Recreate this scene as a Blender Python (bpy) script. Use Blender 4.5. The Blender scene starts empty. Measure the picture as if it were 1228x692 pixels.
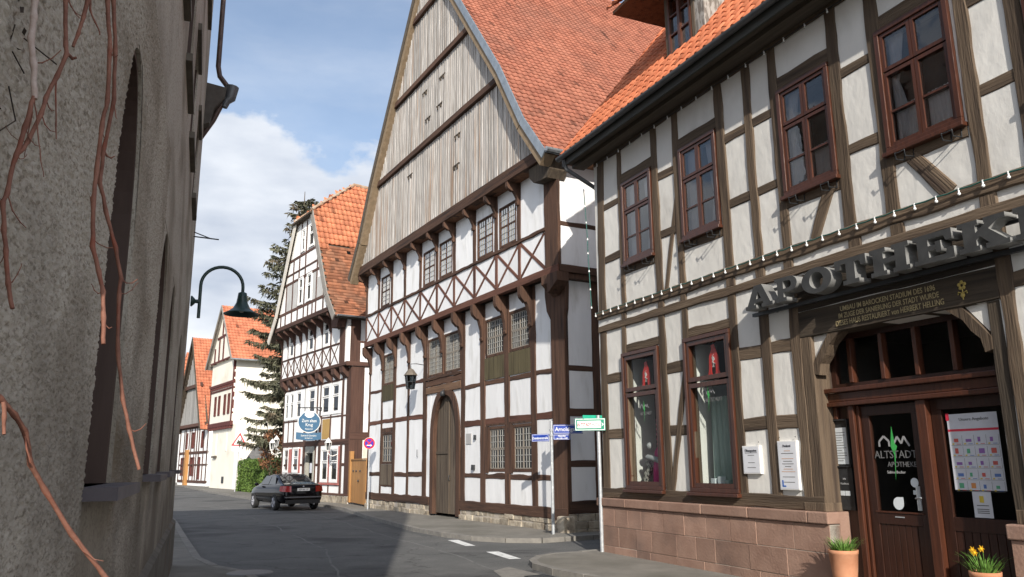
import bpy, bmesh, math, random
from mathutils import Vector, Matrix, noise
random.seed(7)
R = math.radians
scene = bpy.context.scene

# ------------------------------------------------------------------ camera
FPX = 960.0
PITCH, ROLL = R(12.4172), R(0.5196)
cp, sp, cr, sr = math.cos(PITCH), math.sin(PITCH), math.cos(ROLL), math.sin(ROLL)
_fwd = Vector((0, cp, sp)); _dn = Vector((0, sp, -cp)); _rt = Vector((1, 0, 0))
_r2 = cr * _rt + sr * _dn
_d2 = -sr * _rt + cr * _dn
cam_data = bpy.data.cameras.new('camera')
cam = bpy.data.objects.new('camera', cam_data)
scene.collection.objects.link(cam)
cam.matrix_world = Matrix(((_r2.x, -_d2.x, -_fwd.x, 0), (_r2.y, -_d2.y, -_fwd.y, 0), (_r2.z, -_d2.z, -_fwd.z, 1.65), (0, 0, 0, 1)))
cam_data.sensor_width = 36.0
cam_data.lens = FPX / 1228 * 36
cam_data.clip_start = 0.05
cam_data.clip_end = 3000
scene.camera = cam

# ------------------------------------------------------------------ sun, sky, exposure
SUN_AZ, SUN_EL = R(174.2), R(27)
sun_data = bpy.data.lights.new('sun', 'SUN')
sun_data.energy = 4.3
sun_data.angle = R(0.53)
sun_data.color = (1.0, 0.94, 0.85)
sun = bpy.data.objects.new('sun', sun_data)
scene.collection.objects.link(sun)
_sd = Vector((math.sin(SUN_AZ) * math.cos(SUN_EL), math.cos(SUN_AZ) * math.cos(SUN_EL), math.sin(SUN_EL)))
sun.rotation_euler = _sd.to_track_quat('Z', 'Y').to_euler()
sun.location = (0, -20, 40)

world = bpy.data.worlds.new('World')
scene.world = world
world.use_nodes = True
wn, wl = world.node_tree.nodes, world.node_tree.links
wn.clear()
w_out = wn.new('ShaderNodeOutputWorld'); w_bg = wn.new('ShaderNodeBackground')
sky = wn.new('ShaderNodeTexSky'); sky.sky_type = 'NISHITA'; sky.sun_disc = False
sky.sun_elevation = SUN_EL; sky.sun_rotation = SUN_AZ
sky.air_density = 1.0; sky.dust_density = 1.8; sky.ozone_density = 1.3
w_bg.inputs['Strength'].default_value = 0.14
tc = wn.new('ShaderNodeTexCoord'); sep = wn.new('ShaderNodeSeparateXYZ')
wl.new(tc.outputs['Generated'], sep.inputs[0])
mp = wn.new('ShaderNodeMapping'); mp.inputs['Scale'].default_value = (1.0, 1.0, 1.7); mp.inputs['Location'].default_value = (3.2, 0.35, 0.1)
wl.new(tc.outputs['Generated'], mp.inputs[0])
cn = wn.new('ShaderNodeTexNoise'); cn.inputs['Scale'].default_value = 3.1; cn.inputs['Detail'].default_value = 9; cn.inputs['Roughness'].default_value = 0.56
wl.new(mp.outputs[0], cn.inputs['Vector'])
def wmath(op, a, b=None, c=None, clamp=False):
    n = wn.new('ShaderNodeMath'); n.operation = op; n.use_clamp = clamp
    for i, v in enumerate((a, b, c)):
        if v is None: continue
        if isinstance(v, (int, float)): n.inputs[i].default_value = v
        else: wl.new(v, n.inputs[i])
    return n.outputs[0]
# clouds bank up below about 24 degrees, thin wisps higher
elev = sep.outputs['Z']
bank = wn.new('ShaderNodeMapRange'); bank.inputs[1].default_value = 0.30; bank.inputs[2].default_value = 0.50; bank.inputs[3].default_value = 0.30; bank.inputs[4].default_value = -0.20
wl.new(elev, bank.inputs[0])
dens = wmath('ADD', cn.outputs['Fac'], bank.outputs[0])
cover = wn.new('ShaderNodeMapRange'); cover.interpolation_type = 'SMOOTHSTEP'
cover.inputs[1].default_value = 0.50; cover.inputs[2].default_value = 0.58; cover.inputs[3].default_value = 0.0; cover.inputs[4].default_value = 0.97
wl.new(dens, cover.inputs[0])
# thin high wisps
mp2 = wn.new('ShaderNodeMapping'); mp2.inputs['Scale'].default_value = (1.4, 1.0, 5.0); mp2.inputs['Rotation'].default_value = (0, 0.5, 0)
wl.new(tc.outputs['Generated'], mp2.inputs[0])
cn3 = wn.new('ShaderNodeTexNoise'); cn3.inputs['Scale'].default_value = 2.2; cn3.inputs['Detail'].default_value = 7; cn3.inputs['Roughness'].default_value = 0.6
wl.new(mp2.outputs[0], cn3.inputs['Vector'])
wisp = wn.new('ShaderNodeMapRange'); wisp.inputs[1].default_value = 0.42; wisp.inputs[2].default_value = 0.8; wisp.inputs[3].default_value = 0.20; wisp.inputs[4].default_value = 0.48
wl.new(cn3.outputs['Fac'], wisp.inputs[0])
allc = wmath('MAXIMUM', cover.outputs[0], wisp.outputs[0], clamp=True)
# sunlit tops and grey bellies of the cumulus
cn2 = wn.new('ShaderNodeTexNoise'); cn2.inputs['Scale'].default_value = 4.2; cn2.inputs['Detail'].default_value = 7; cn2.inputs['Roughness'].default_value = 0.5
mp3 = wn.new('ShaderNodeMapping'); mp3.inputs['Location'].default_value = (0.6, 1.9, -0.4); mp3.inputs['Scale'].default_value = (1, 1, 2.6)
wl.new(tc.outputs['Generated'], mp3.inputs[0]); wl.new(mp3.outputs[0], cn2.inputs['Vector'])
tone = wn.new('ShaderNodeMapRange'); tone.inputs[1].default_value = 0.36; tone.inputs[2].default_value = 0.62
wl.new(cn2.outputs['Fac'], tone.inputs[0])
ccol = wn.new('ShaderNodeMix'); ccol.data_type = 'RGBA'
ccol.inputs[6].default_value = (3.0, 3.35, 4.0, 1); ccol.inputs[7].default_value = (5.3, 5.5, 5.8, 1)
wl.new(tone.outputs[0], ccol.inputs[0])
# clouds shine brighter towards the sun
dt = wn.new('ShaderNodeVectorMath'); dt.operation = 'DOT_PRODUCT'; dt.inputs[1].default_value = _sd
wl.new(tc.outputs['Generated'], dt.inputs[0])
glow = wmath('MULTIPLY_ADD', wmath('POWER', wmath('MAXIMUM', dt.outputs['Value'], 0.0), 1.6), 1.5, 1.0)
csc = wn.new('ShaderNodeVectorMath'); csc.operation = 'SCALE'
wl.new(ccol.outputs[2], csc.inputs[0]); wl.new(glow, csc.inputs['Scale'])
smix = wn.new('ShaderNodeMix'); smix.data_type = 'RGBA'
wl.new(allc, smix.inputs[0]); wl.new(sky.outputs[0], smix.inputs[6]); wl.new(csc.outputs[0], smix.inputs[7])
wl.new(smix.outputs[2], w_bg.inputs['Color'])
wl.new(w_bg.outputs[0], w_out.inputs[0])

scene.view_settings.view_transform = 'Standard'
scene.view_settings.look = 'None'
scene.view_settings.exposure = 0.42
scene.view_settings.gamma = 1.0
scene.view_settings.use_curve_mapping = False

# ------------------------------------------------------------------ materials
MATS = {}
def mat(name, c1, c2=None, scale=3.0, rough=0.85, bump=0.0, bscale=40.0, stretch=(1, 1, 1), rnd=0.0, objrnd=0.0,
        spec=0.3, metal=0.0, detail=6.0, lo=0.35, hi=0.65, c3=None, s3=1.0, lo3=.55, hi3=.7, bstretch=None, coat=0.0):
    if name in MATS: return MATS[name]
    m = bpy.data.materials.new(name); m.use_nodes = True
    n, l = m.node_tree.nodes, m.node_tree.links
    b = n['Principled BSDF']
    b.inputs['Roughness'].default_value = rough
    b.inputs['Specular IOR Level'].default_value = spec
    b.inputs['Metallic'].default_value = metal
    if coat: b.inputs['Coat Weight'].default_value = coat; b.inputs['Coat Roughness'].default_value = .08
    c2 = c2 or c1
    t = n.new('ShaderNodeTexCoord'); oi = n.new('ShaderNodeObjectInfo')
    off = n.new('ShaderNodeVectorMath'); off.operation = 'MULTIPLY_ADD'
    comb = n.new('ShaderNodeCombineXYZ')
    for i in range(3): l.new(oi.outputs['Random'], comb.inputs[i])
    off.inputs[1].default_value = (17, 31, 43)
    l.new(comb.outputs[0], off.inputs[0]); l.new(t.outputs['Object'], off.inputs[2])
    mpg = n.new('ShaderNodeMapping'); mpg.inputs['Scale'].default_value = stretch
    l.new(off.outputs[0], mpg.inputs[0])
    ns = n.new('ShaderNodeTexNoise'); ns.inputs['Scale'].default_value = scale; ns.inputs['Detail'].default_value = detail; ns.inputs['Roughness'].default_value = .6
    l.new(mpg.outputs[0], ns.inputs['Vector'])
    mr = n.new('ShaderNodeMapRange'); mr.inputs[1].default_value = lo; mr.inputs[2].default_value = hi
    l.new(ns.outputs['Fac'], mr.inputs[0])
    mx = n.new('ShaderNodeMix'); mx.data_type = 'RGBA'
    mx.inputs[6].default_value = (*c1, 1); mx.inputs[7].default_value = (*c2, 1)
    l.new(mr.outputs[0], mx.inputs[0])
    col = mx.outputs[2]
    if c3:
        n3 = n.new('ShaderNodeTexNoise'); n3.inputs['Scale'].default_value = s3; n3.inputs['Detail'].default_value = 5
        l.new(mpg.outputs[0], n3.inputs['Vector'])
        m3 = n.new('ShaderNodeMapRange'); m3.inputs[1].default_value = lo3; m3.inputs[2].default_value = hi3
        l.new(n3.outputs['Fac'], m3.inputs[0])
        x3 = n.new('ShaderNodeMix'); x3.data_type = 'RGBA'; x3.inputs[7].default_value = (*c3, 1)
        l.new(m3.outputs[0], x3.inputs[0]); l.new(col, x3.inputs[6]); col = x3.outputs[2]
    def vary(col, fac, amp):
        hm = n.new('ShaderNodeMapRange'); hm.clamp = False; hm.inputs[3].default_value = 1 - amp; hm.inputs[4].default_value = 1 + amp
        l.new(fac, hm.inputs[0])
        vm = n.new('ShaderNodeVectorMath'); vm.operation = 'SCALE'
        l.new(col, vm.inputs[0]); l.new(hm.outputs[0], vm.inputs['Scale'])
        return vm.outputs[0]
    if rnd:
        at = n.new('ShaderNodeAttribute'); at.attribute_name = 'rnd'
        col = vary(col, at.outputs['Fac'], rnd)
    if objrnd: col = vary(col, oi.outputs['Random'], objrnd)
    l.new(col, b.inputs['Base Color'])
    if bump:
        nb = n.new('ShaderNodeTexNoise'); nb.inputs['Scale'].default_value = bscale; nb.inputs['Detail'].default_value = 5
        if bstretch:
            mb_ = n.new('ShaderNodeMapping'); mb_.inputs['Scale'].default_value = bstretch
            l.new(off.outputs[0], mb_.inputs[0]); l.new(mb_.outputs[0], nb.inputs['Vector'])
        else: l.new(mpg.outputs[0], nb.inputs['Vector'])
        bp = n.new('ShaderNodeBump'); bp.inputs['Strength'].default_value = 1.0; bp.inputs['Distance'].default_value = bump
        l.new(nb.outputs['Fac'], bp.inputs['Height']); l.new(bp.outputs[0], b.inputs['Normal'])
    MATS[name] = m
    return m
def glass(name, tint=(0.75, 0.8, 0.8), refl=1.6, rough=0.01):
    m = bpy.data.materials.new(name); m.use_nodes = True
    n, l = m.node_tree.nodes, m.node_tree.links
    n.remove(n['Principled BSDF'])
    tr = n.new('ShaderNodeBsdfTransparent'); tr.inputs[0].default_value = (*tint, 1)
    gl = n.new('ShaderNodeBsdfGlossy'); gl.inputs['Roughness'].default_value = rough
    fr = n.new('ShaderNodeFresnel'); fr.inputs['IOR'].default_value = 1.5
    mu = n.new('ShaderNodeMath'); mu.operation = 'MULTIPLY'; mu.inputs[1].default_value = refl; mu.use_clamp = True
    tcx = n.new('ShaderNodeTexCoord'); nz = n.new('ShaderNodeTexNoise'); nz.inputs['Scale'].default_value = 2.5
    bp = n.new('ShaderNodeBump'); bp.inputs['Distance'].default_value = 0.006; bp.inputs['Strength'].default_value = 0.5
    l.new(tcx.outputs['Object'], nz.inputs['Vector']); l.new(nz.outputs['Fac'], bp.inputs['Height']); l.new(bp.outputs[0], gl.inputs['Normal'])
    mx = n.new('ShaderNodeMixShader')
    l.new(fr.outputs[0], mu.inputs[0]); l.new(mu.outputs[0], mx.inputs[0]); l.new(tr.outputs[0], mx.inputs[1]); l.new(gl.outputs[0], mx.inputs[2])
    l.new(mx.outputs[0], n['Material Output'].inputs[0])
    return m
GR = (9, 9, .55)
def wood(name, c1, c2, c3, rough=.85, bump=.012, objrnd=.22, **k):
    return mat(name, c1, c2, scale=2.2, stretch=GR, rough=rough, bump=bump, bscale=5, objrnd=objrnd, c3=c3, s3=1.1, lo=.3, hi=.7, lo3=.5, hi3=.68, **k)
W_PH = wood('weathered_oak', (.082, .056, .037), (.155, .113, .076), (.052, .036, .026), bump=.014)
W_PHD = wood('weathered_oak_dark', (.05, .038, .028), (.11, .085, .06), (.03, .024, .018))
W_BG = wood('brown_oak', (.065, .034, .022), (.115, .062, .040), (.034, .02, .015), bump=.014)
W_BGR = wood('red_brown_oak', (.10, .042, .028), (.145, .068, .046), (.06, .028, .02), bump=.01)
W_DOOR = wood('old_gate_boards', (.085, .062, .044), (.13, .105, .078), (.05, .036, .027))
W_RS = wood('dark_brown_paint', (.075, .038, .028), (.11, .06, .045), (.045, .025, .02))
W_CLAD = mat('silvered_boards', (.25, .225, .20), (.50, .475, .445), scale=2.6, stretch=(14, 14, .5), rnd=.30, bump=.01, bscale=6, c3=(.27, .165, .095), s3=.5, lo3=.56, hi3=.76, rough=.9)
W_CLADG = mat('grey_boards', (.22, .21, .195), (.34, .33, .31), scale=2.6, stretch=(10, 10, .5), rnd=.2, rough=.9)
W_SOFF = wood('soffit_boards', (.16, .075, .04), (.22, .11, .06), (.10, .05, .03))
W_EAVE = mat('dark_eave_board', (.045, .047, .043), (.07, .07, .062), scale=3, stretch=(.4, 6, 6), rough=.7)
W_EAVE2 = mat('brown_eave_board', (.075, .06, .045), (.11, .09, .068), scale=3, stretch=(.4, 6, 6), rough=.75)
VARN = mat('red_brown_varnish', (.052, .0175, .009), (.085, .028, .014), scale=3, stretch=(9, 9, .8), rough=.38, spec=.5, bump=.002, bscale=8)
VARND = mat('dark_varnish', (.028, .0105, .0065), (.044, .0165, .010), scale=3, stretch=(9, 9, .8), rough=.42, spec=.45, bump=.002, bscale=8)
P_PH = mat('cream_lime_plaster', (.69, .67, .625), (.76, .74, .69), scale=1.3, bump=.012, bscale=5, c3=(.58, .555, .51), s3=1.6, lo3=.56, hi3=.8, stretch=(1.2, 1.2, .7), rnd=.045)
P_BG = mat('white_lime_plaster', (.74, .74, .735), (.80, .80, .80), scale=1.1, bump=.012, bscale=4, c3=(.60, .59, .565), s3=2.0, lo3=.55, hi3=.80, stretch=(1.7, 1.7, .5), rnd=.05)
P_RS = mat('white_wall_paint', (.80, .795, .775), (.85, .84, .82), scale=1.5, bump=.004, bscale=12)
P_CREAM = mat('cream_wall_paint', (.76, .72, .62), (.81, .77, .67), scale=.9, bump=.004, bscale=10, c3=(.62, .56, .44), s3=.5, lo3=.58, hi3=.8)
P_LB = mat('rough_grey_render', (.235, .20, .155), (.43, .385, .315), scale=85, detail=2.5, lo=.33, hi=.50, rough=.95, bump=.004, bscale=110, c3=(.165, .13, .088), s3=1.3, lo3=.46, hi3=.72, stretch=(.45, 1, .9))
SANDST = mat('red_sandstone', (.265, .16, .118), (.345, .22, .165), scale=2.2, bump=.006, bscale=30, rnd=.2, c3=(.19, .125, .10), s3=1.4, lo3=.5, hi3=.75)
RUBBLE = mat('rubble_stone', (.26, .215, .16), (.42, .37, .29), scale=5, bump=.03, bscale=9, rnd=.25, c3=(.14, .11, .085), s3=3)
MORTAR = mat('pale_mortar', (.36, .32, .27), (.44, .39, .33), scale=10)
TILE_PH = mat('orange_pantiles', (.47, .135, .060), (.57, .19, .09), scale=2.5, rnd=.18, rough=.75, bump=.004, bscale=30, c3=(.33, .10, .05), s3=.9, lo3=.6, hi3=.8)
TILE_BG = mat('red_brown_tiles', (.25, .088, .054), (.32, .122, .075), scale=1.6, rnd=.16, rough=.8, bump=.004, bscale=30, c3=(.22, .095, .065), s3=.5, lo3=.5, hi3=.8)
TILE_RS = mat('bright_orange_tiles', (.42, .145, .075), (.52, .20, .10), scale=2.0, rnd=.2, rough=.8)
TILE_RSO = mat('old_brown_tiles', (.22, .09, .05), (.33, .135, .07), scale=2.2, rnd=.38, rough=.85, c3=(.15, .09, .06), s3=.7, lo3=.5, hi3=.7)
TILE_WH = mat('plain_orange_tiles', (.42, .14, .075), (.50, .185, .10), scale=1.0, rnd=.2, rough=.8)
ZINC = mat('zinc', (.30, .33, .35), (.40, .43, .45), scale=4, rough=.45, spec=.5, metal=.7)
ZINCD = mat('dark_zinc', (.09, .095, .10), (.13, .135, .14), scale=4, rough=.5, spec=.5, metal=.4)
IRON = mat('dark_iron', (.02, .022, .024), (.035, .037, .04), scale=8, rough=.5, spec=.5)
GREENP = mat('dark_green_paint', (.015, .04, .035), (.022, .055, .048), scale=5, rough=.35, spec=.5)
GALV = mat('galvanised_steel', (.42, .44, .46), (.55, .57, .58), scale=14, rough=.5, metal=.5)
ASPHALT = mat('asphalt', (.092, .092, .089), (.122, .12, .115), scale=1.1, rough=.9, bump=.004, bscale=90, c3=(.058, .058, .058), s3=.28, lo3=.54, hi3=.62)
PAVE = mat('pavement_slabs', (.16, .15, .13), (.21, .195, .17), scale=2.3, rough=.9, bump=.006, bscale=40, c3=(.11, .105, .085), s3=.6, lo3=.5, hi3=.75)
KERB = mat('kerb_stone', (.17, .16, .145), (.24, .225, .20), scale=5, rough=.9, bump=.006, bscale=40)
EARTH = mat('ground_earth', (.12, .11, .09), (.16, .15, .12), scale=.5, rough=.95)
LINE = mat('white_road_paint', (.62, .62, .60), (.74, .74, .72), scale=8, rough=.8, c3=(.40, .40, .38), s3=7, lo3=.56, hi3=.7)
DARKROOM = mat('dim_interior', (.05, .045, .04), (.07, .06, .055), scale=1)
WHITEP = mat('white_gloss_paint', (.78, .77, .74), (.82, .81, .78), scale=4, rough=.45, spec=.45)
CURT = mat('white_net_curtain', (.84, .85, .87), (.90, .91, .93), scale=3, rough=.9)
LEAD = mat('pale_lead_bars', (.34, .33, .30), (.44, .43, .40), scale=9, rough=.6)
OLIVE = wood('olive_panel_boards', (.075, .062, .032), (.115, .095, .052), (.05, .04, .022))
GLASS = glass('window_glass', (.88, .92, .91), .30); GLASSD = glass('leaded_glass', (.24, .27, .28), .85, .06)
GLASSB = glass('upper_window_glass', (.93, .95, .97), 2.4, .01)
_n, _l = ASPHALT.node_tree.nodes, ASPHALT.node_tree.links
_b = _n['Principled BSDF']; _src = _b.inputs['Base Color'].links[0].from_socket
_t = _n.new('ShaderNodeTexCoord')
_v = _n.new('ShaderNodeTexVoronoi'); _v.feature = 'DISTANCE_TO_EDGE'; _v.inputs['Scale'].default_value = .23
_w = _n.new('ShaderNodeTexNoise'); _w.inputs['Scale'].default_value = 1.4; _w.inputs['Detail'].default_value = 6
_m = _n.new('ShaderNodeVectorMath'); _m.operation = 'MULTIPLY_ADD'; _m.inputs[1].default_value = (1.6, 1.6, 0)
_l.new(_t.outputs['Object'], _w.inputs['Vector']); _l.new(_w.outputs['Color'], _m.inputs[0]); _l.new(_t.outputs['Object'], _m.inputs[2]); _l.new(_m.outputs[0], _v.inputs['Vector'])
_r = _n.new('ShaderNodeMapRange'); _r.inputs[1].default_value = .0; _r.inputs[2].default_value = .006; _r.inputs[3].default_value = .55; _r.inputs[4].default_value = 1.0
_l.new(_v.outputs['Distance'], _r.inputs[0])
_g = _n.new('ShaderNodeTexNoise'); _g.inputs['Scale'].default_value = 75; _g.inputs['Detail'].default_value = 2; _l.new(_t.outputs['Object'], _g.inputs['Vector'])
_q = _n.new('ShaderNodeMapRange'); _q.inputs[1].default_value = .35; _q.inputs[2].default_value = .65; _q.inputs[3].default_value = .78; _q.inputs[4].default_value = 1.25
_l.new(_g.outputs['Fac'], _q.inputs[0])
_x = _n.new('ShaderNodeMath'); _x.operation = 'MULTIPLY'; _l.new(_r.outputs[0], _x.inputs[0]); _l.new(_q.outputs[0], _x.inputs[1])
_s = _n.new('ShaderNodeVectorMath'); _s.operation = 'SCALE'; _l.new(_src, _s.inputs[0]); _l.new(_x.outputs[0], _s.inputs['Scale']); _l.new(_s.outputs[0], _b.inputs['Base Color'])
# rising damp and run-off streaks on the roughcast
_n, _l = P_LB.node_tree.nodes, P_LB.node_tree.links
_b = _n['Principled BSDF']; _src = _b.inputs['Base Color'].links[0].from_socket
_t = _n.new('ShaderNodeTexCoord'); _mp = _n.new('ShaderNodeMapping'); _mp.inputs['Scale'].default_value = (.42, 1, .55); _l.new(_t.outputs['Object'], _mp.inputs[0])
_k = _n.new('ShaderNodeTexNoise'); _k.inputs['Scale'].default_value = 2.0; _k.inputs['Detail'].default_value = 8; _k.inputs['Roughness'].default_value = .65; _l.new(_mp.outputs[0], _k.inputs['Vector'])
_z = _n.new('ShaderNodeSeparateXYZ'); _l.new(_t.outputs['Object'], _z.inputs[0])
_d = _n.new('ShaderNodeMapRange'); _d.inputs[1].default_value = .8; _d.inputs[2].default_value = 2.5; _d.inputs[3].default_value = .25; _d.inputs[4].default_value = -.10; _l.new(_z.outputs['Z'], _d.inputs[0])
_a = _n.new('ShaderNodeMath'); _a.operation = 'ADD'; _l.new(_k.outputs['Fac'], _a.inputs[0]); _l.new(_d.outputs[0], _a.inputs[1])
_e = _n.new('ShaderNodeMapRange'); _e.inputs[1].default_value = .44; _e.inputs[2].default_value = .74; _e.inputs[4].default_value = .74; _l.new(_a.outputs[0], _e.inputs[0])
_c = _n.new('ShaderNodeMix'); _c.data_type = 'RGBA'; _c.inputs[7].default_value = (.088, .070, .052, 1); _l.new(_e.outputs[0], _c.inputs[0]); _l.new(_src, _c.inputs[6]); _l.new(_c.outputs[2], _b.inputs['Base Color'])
def flat(name, c, rough=.5, spec=.4, metal=0.0, coat=0.0):
    return mat(name, c, tuple(min(1, x * 1.12 + .002) for x in c), scale=5, rough=rough, spec=spec, metal=metal, coat=coat)

# ------------------------------------------------------------------ builders
class MB:
    def __init__(s): s.v = []; s.f = []; s.r = []; s.mi = []; s.mats = []; s.cur = 0; s.smooth = []
    def use(s, m):
        if m not in s.mats: s.mats.append(m)
        s.cur = s.mats.index(m); return s
    def face(s, pts, r=None, sm=False):
        b = len(s.v); s.v += [tuple(p) for p in pts]; s.f.append(tuple(range(b, b + len(pts))))
        s.r.append(random.random() if r is None else r); s.mi.append(s.cur); s.smooth.append(sm)
    def grid(s, rows, r=None, sm=True, close=False):
        b = len(s.v); w = len(rows[0])
        for q in rows: s.v += [tuple(p) for p in q]
        for i in range(len(rows) - 1):
            for j in range(w if close else w - 1):
                k = (j + 1) % w
                s.f.append((b + i * w + j, b + i * w + k, b + (i + 1) * w + k, b + (i + 1) * w + j))
                s.r.append(random.random() if r is None else r); s.mi.append(s.cur); s.smooth.append(sm)
    def box(s, x0, x1, y0, y1, z0, z1, r=None, M=None):
        r = random.random() if r is None else r
        c = [(x, y, z) for z in (z0, z1) for y in (y0, y1) for x in (x0, x1)]
        if M is not None: c = [tuple(M @ Vector(p)) for p in c]
        b = len(s.v); s.v += c
        for q in ((0, 2, 3, 1), (4, 5, 7, 6), (0, 1, 5, 4), (2, 6, 7, 3), (0, 4, 6, 2), (1, 3, 7, 5)):
            s.f.append(tuple(b + i for i in q)); s.r.append(r); s.mi.append(s.cur); s.smooth.append(False)
        return s
    def prism(s, pts, a, b_, axis='y', r=None):
        """extrude the 2-D polygon between a and b_ along axis; pts are the two other coordinates in x,y,z order"""
        r = random.random() if r is None else r
        def P(p, t):
            return (p[0], t, p[1]) if axis == 'y' else ((t, p[0], p[1]) if axis == 'x' else (p[0], p[1], t))
        n = len(pts)
        ar = sum(pts[i][0] * pts[(i + 1) % n][1] - pts[(i + 1) % n][0] * pts[i][1] for i in range(n))
        if (ar < 0) != (axis == 'y'): pts = pts[::-1]
        if axis == 'y': pts = pts[::-1]
        lo = [P(p, a) for p in pts]; hi = [P(p, b_) for p in pts]
        if axis == 'y': s.face(lo, r); s.face(hi[::-1], r)
        else: s.face(lo[::-1], r); s.face(hi, r)
        for i in range(n):
            j = (i + 1) % n
            q = [lo[i], lo[j], hi[j], hi[i]]
            s.face(q[::-1] if axis == 'y' else q, r)
        return s
    def tube(s, path, rad, seg=8, cap=True, r=None):
        path = [Vector(p) for p in path]
        n = len(path); rads = rad if isinstance(rad, (list, tuple)) else [rad] * n
        up = Vector((0, 0, 1)); rows = []; prev = None
        for i, p in enumerate(path):
            d = (path[min(i + 1, n - 1)] - path[max(i - 1, 0)]).normalized()
            a = prev if prev is not None else (up if abs(d.z) < .9 else Vector((1, 0, 0)))
            x = (a - d * a.dot(d))
            if x.length < 1e-4: x = d.orthogonal()
            x.normalize(); y = d.cross(x); prev = x
            rows.append([p + (x * math.cos(t) + y * math.sin(t)) * rads[i] for t in [2 * math.pi * k / seg for k in range(seg)]])
        s.grid(rows, r=r, close=True)
        if cap: s.face(rows[0][::-1], r); s.face(rows[-1], r)
        return s
    def lathe(s, prof, c=(0, 0, 0), seg=24, r=None, sm=True):
        rows = [[(c[0] + q * math.cos(2 * math.pi * k / seg), c[1] + q * math.sin(2 * math.pi * k / seg), c[2] + z) for k in range(seg)] for q, z in prof]
        s.grid(rows, r=r, close=True, sm=sm); return s
    def ball(s, c, rad, seg=10, rings=6, r=None, sc=(1, 1, 1)):
        rows = [[(c[0] + sc[0] * rad * math.sin(math.pi * i / rings) * math.cos(2 * math.pi * k / seg), c[1] + sc[1] * rad * math.sin(math.pi * i / rings) * math.sin(2 * math.pi * k / seg), c[2] - sc[2] * rad * math.cos(math.pi * i / rings)) for k in range(seg)] for i in range(rings + 1)]
        s.grid(rows, r=r, close=True); return s
    def build(s, name, m=None, parent=None, loc=None, mtx=None, bevel=0):
        me = bpy.data.meshes.new(name)
        me.from_pydata(s.v, [], s.f)
        if m is not None and not s.mats: s.mats = [m]
        for q in s.mats: me.materials.append(q)
        if len(s.mats) > 1: me.polygons.foreach_set('material_index', s.mi)
        me.polygons.foreach_set('use_smooth', s.smooth)
        at = me.attributes.new('rnd', 'FLOAT', 'FACE'); at.data.foreach_set('value', s.r)
        me.update()
        o = bpy.data.objects.new(name, me); scene.collection.objects.link(o)
        if parent: o.parent = parent
        if loc is not None: o.location = loc
        if mtx is not None: o.matrix_basis = mtx
        if bevel:
            bv = o.modifiers.new('bevel', 'BEVEL'); bv.width = bevel; bv.segments = 2; bv.limit_method = 'ANGLE'; bv.angle_limit = R(40)
        return o
def tag(o, label, cat, group=None, kind=None):
    if label: o['label'] = label
    if cat: o['category'] = cat
    if group: o['group'] = group
    if kind: o['kind'] = kind
    return o
def thing(name, label, cat, loc=(0, 0, 0), rz=0.0, group=None):
    o = bpy.data.objects.new(name, None); scene.collection.objects.link(o)
    o.empty_display_size = .3; o.location = loc; o.rotation_euler = (0, 0, rz)
    return tag(o, label, cat, group)
def structure(o): o['kind'] = 'structure'; return o
def frame(o, az):
    """origin and rotation of a facade whose far end lies in direction az; local x runs right, y into the house"""
    a = R(az); return (o[0], o[1], 0.0), math.atan2(-math.cos(a), -math.sin(a))
def text_mesh(name, s, size, m, parent, loc, rot=(R(90), 0, 0), extrude=.002, align='CENTER', sx=1.0, bold=0.0):
    cu = bpy.data.curves.new(name, 'FONT'); cu.body = s; cu.size = size; cu.extrude = extrude; cu.align_x = align; cu.offset = bold
    cu.resolution_u = 3
    t = bpy.data.objects.new(name + '_tmp', cu); scene.collection.objects.link(t)
    dg = bpy.context.evaluated_depsgraph_get(); dg.update()
    me = bpy.data.meshes.new_from_object(t.evaluated_get(dg)); bpy.data.objects.remove(t)
    me.materials.clear(); me.materials.append(m); me.name = name
    o = bpy.data.objects.new(name, me); scene.collection.objects.link(o); o.parent = parent
    o.location = loc; o.rotation_euler = rot; o.scale = (sx, 1, 1)
    return o
def timber(parent, name, p0, p1, w, m, prot=.02, dep=.1, y=0.0, jit=.008, ch=.012, bow=0.0):
    """hewn beam between two points (x,z) of a facade, with wandering edges; grain along local z"""
    a = Vector((p0[0], 0, p0[1])); b = Vector((p1[0], 0, p1[1])); d = b - a; L = d.length; d.normalize()
    yv = Vector((0, 1, 0)); xv = yv.cross(d)
    pr = prot + random.uniform(-.0025, .0025)
    n = max(2, int(L / .22)); rows = []
    sd = random.random() * 100
    for i in range(n + 1):
        t = L * i / n
        jl = noise.noise((sd, t * 1.9, 0)) * jit * 2 + noise.noise((sd, t * 6, 3)) * jit
        jr = noise.noise((sd + 9, t * 1.9, 0)) * jit * 2 + noise.noise((sd + 9, t * 6, 3)) * jit
        jf = noise.noise((sd + 4, t * 2.5, 0)) * jit * .5
        bw = bow * math.sin(math.pi * i / n)
        x0, x1 = -w / 2 + jl + bw, w / 2 + jr + bw
        c = min(ch, w * .2)
        rows.append([(x0, dep, t), (x0, -pr + c - jf, t), (x0 + c, -pr - jf, t), (x1 - c, -pr - jf, t), (x1, -pr + c - jf, t), (x1, dep, t)])
    mb = MB(); r = random.random()
    mb.grid(rows, r=r, sm=False)
    mb.face(rows[0], r); mb.face(rows[-1][::-1], r)
    # orient: grid winding faces outwards when columns run left to right seen from -y
    M = Matrix(((xv.x, 0, d.x, a.x), (xv.y, 1, d.y, y), (xv.z, 0, d.z, a.z), (0, 0, 0, 1)))
    return mb.build(name, m, parent, mtx=M)
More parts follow.
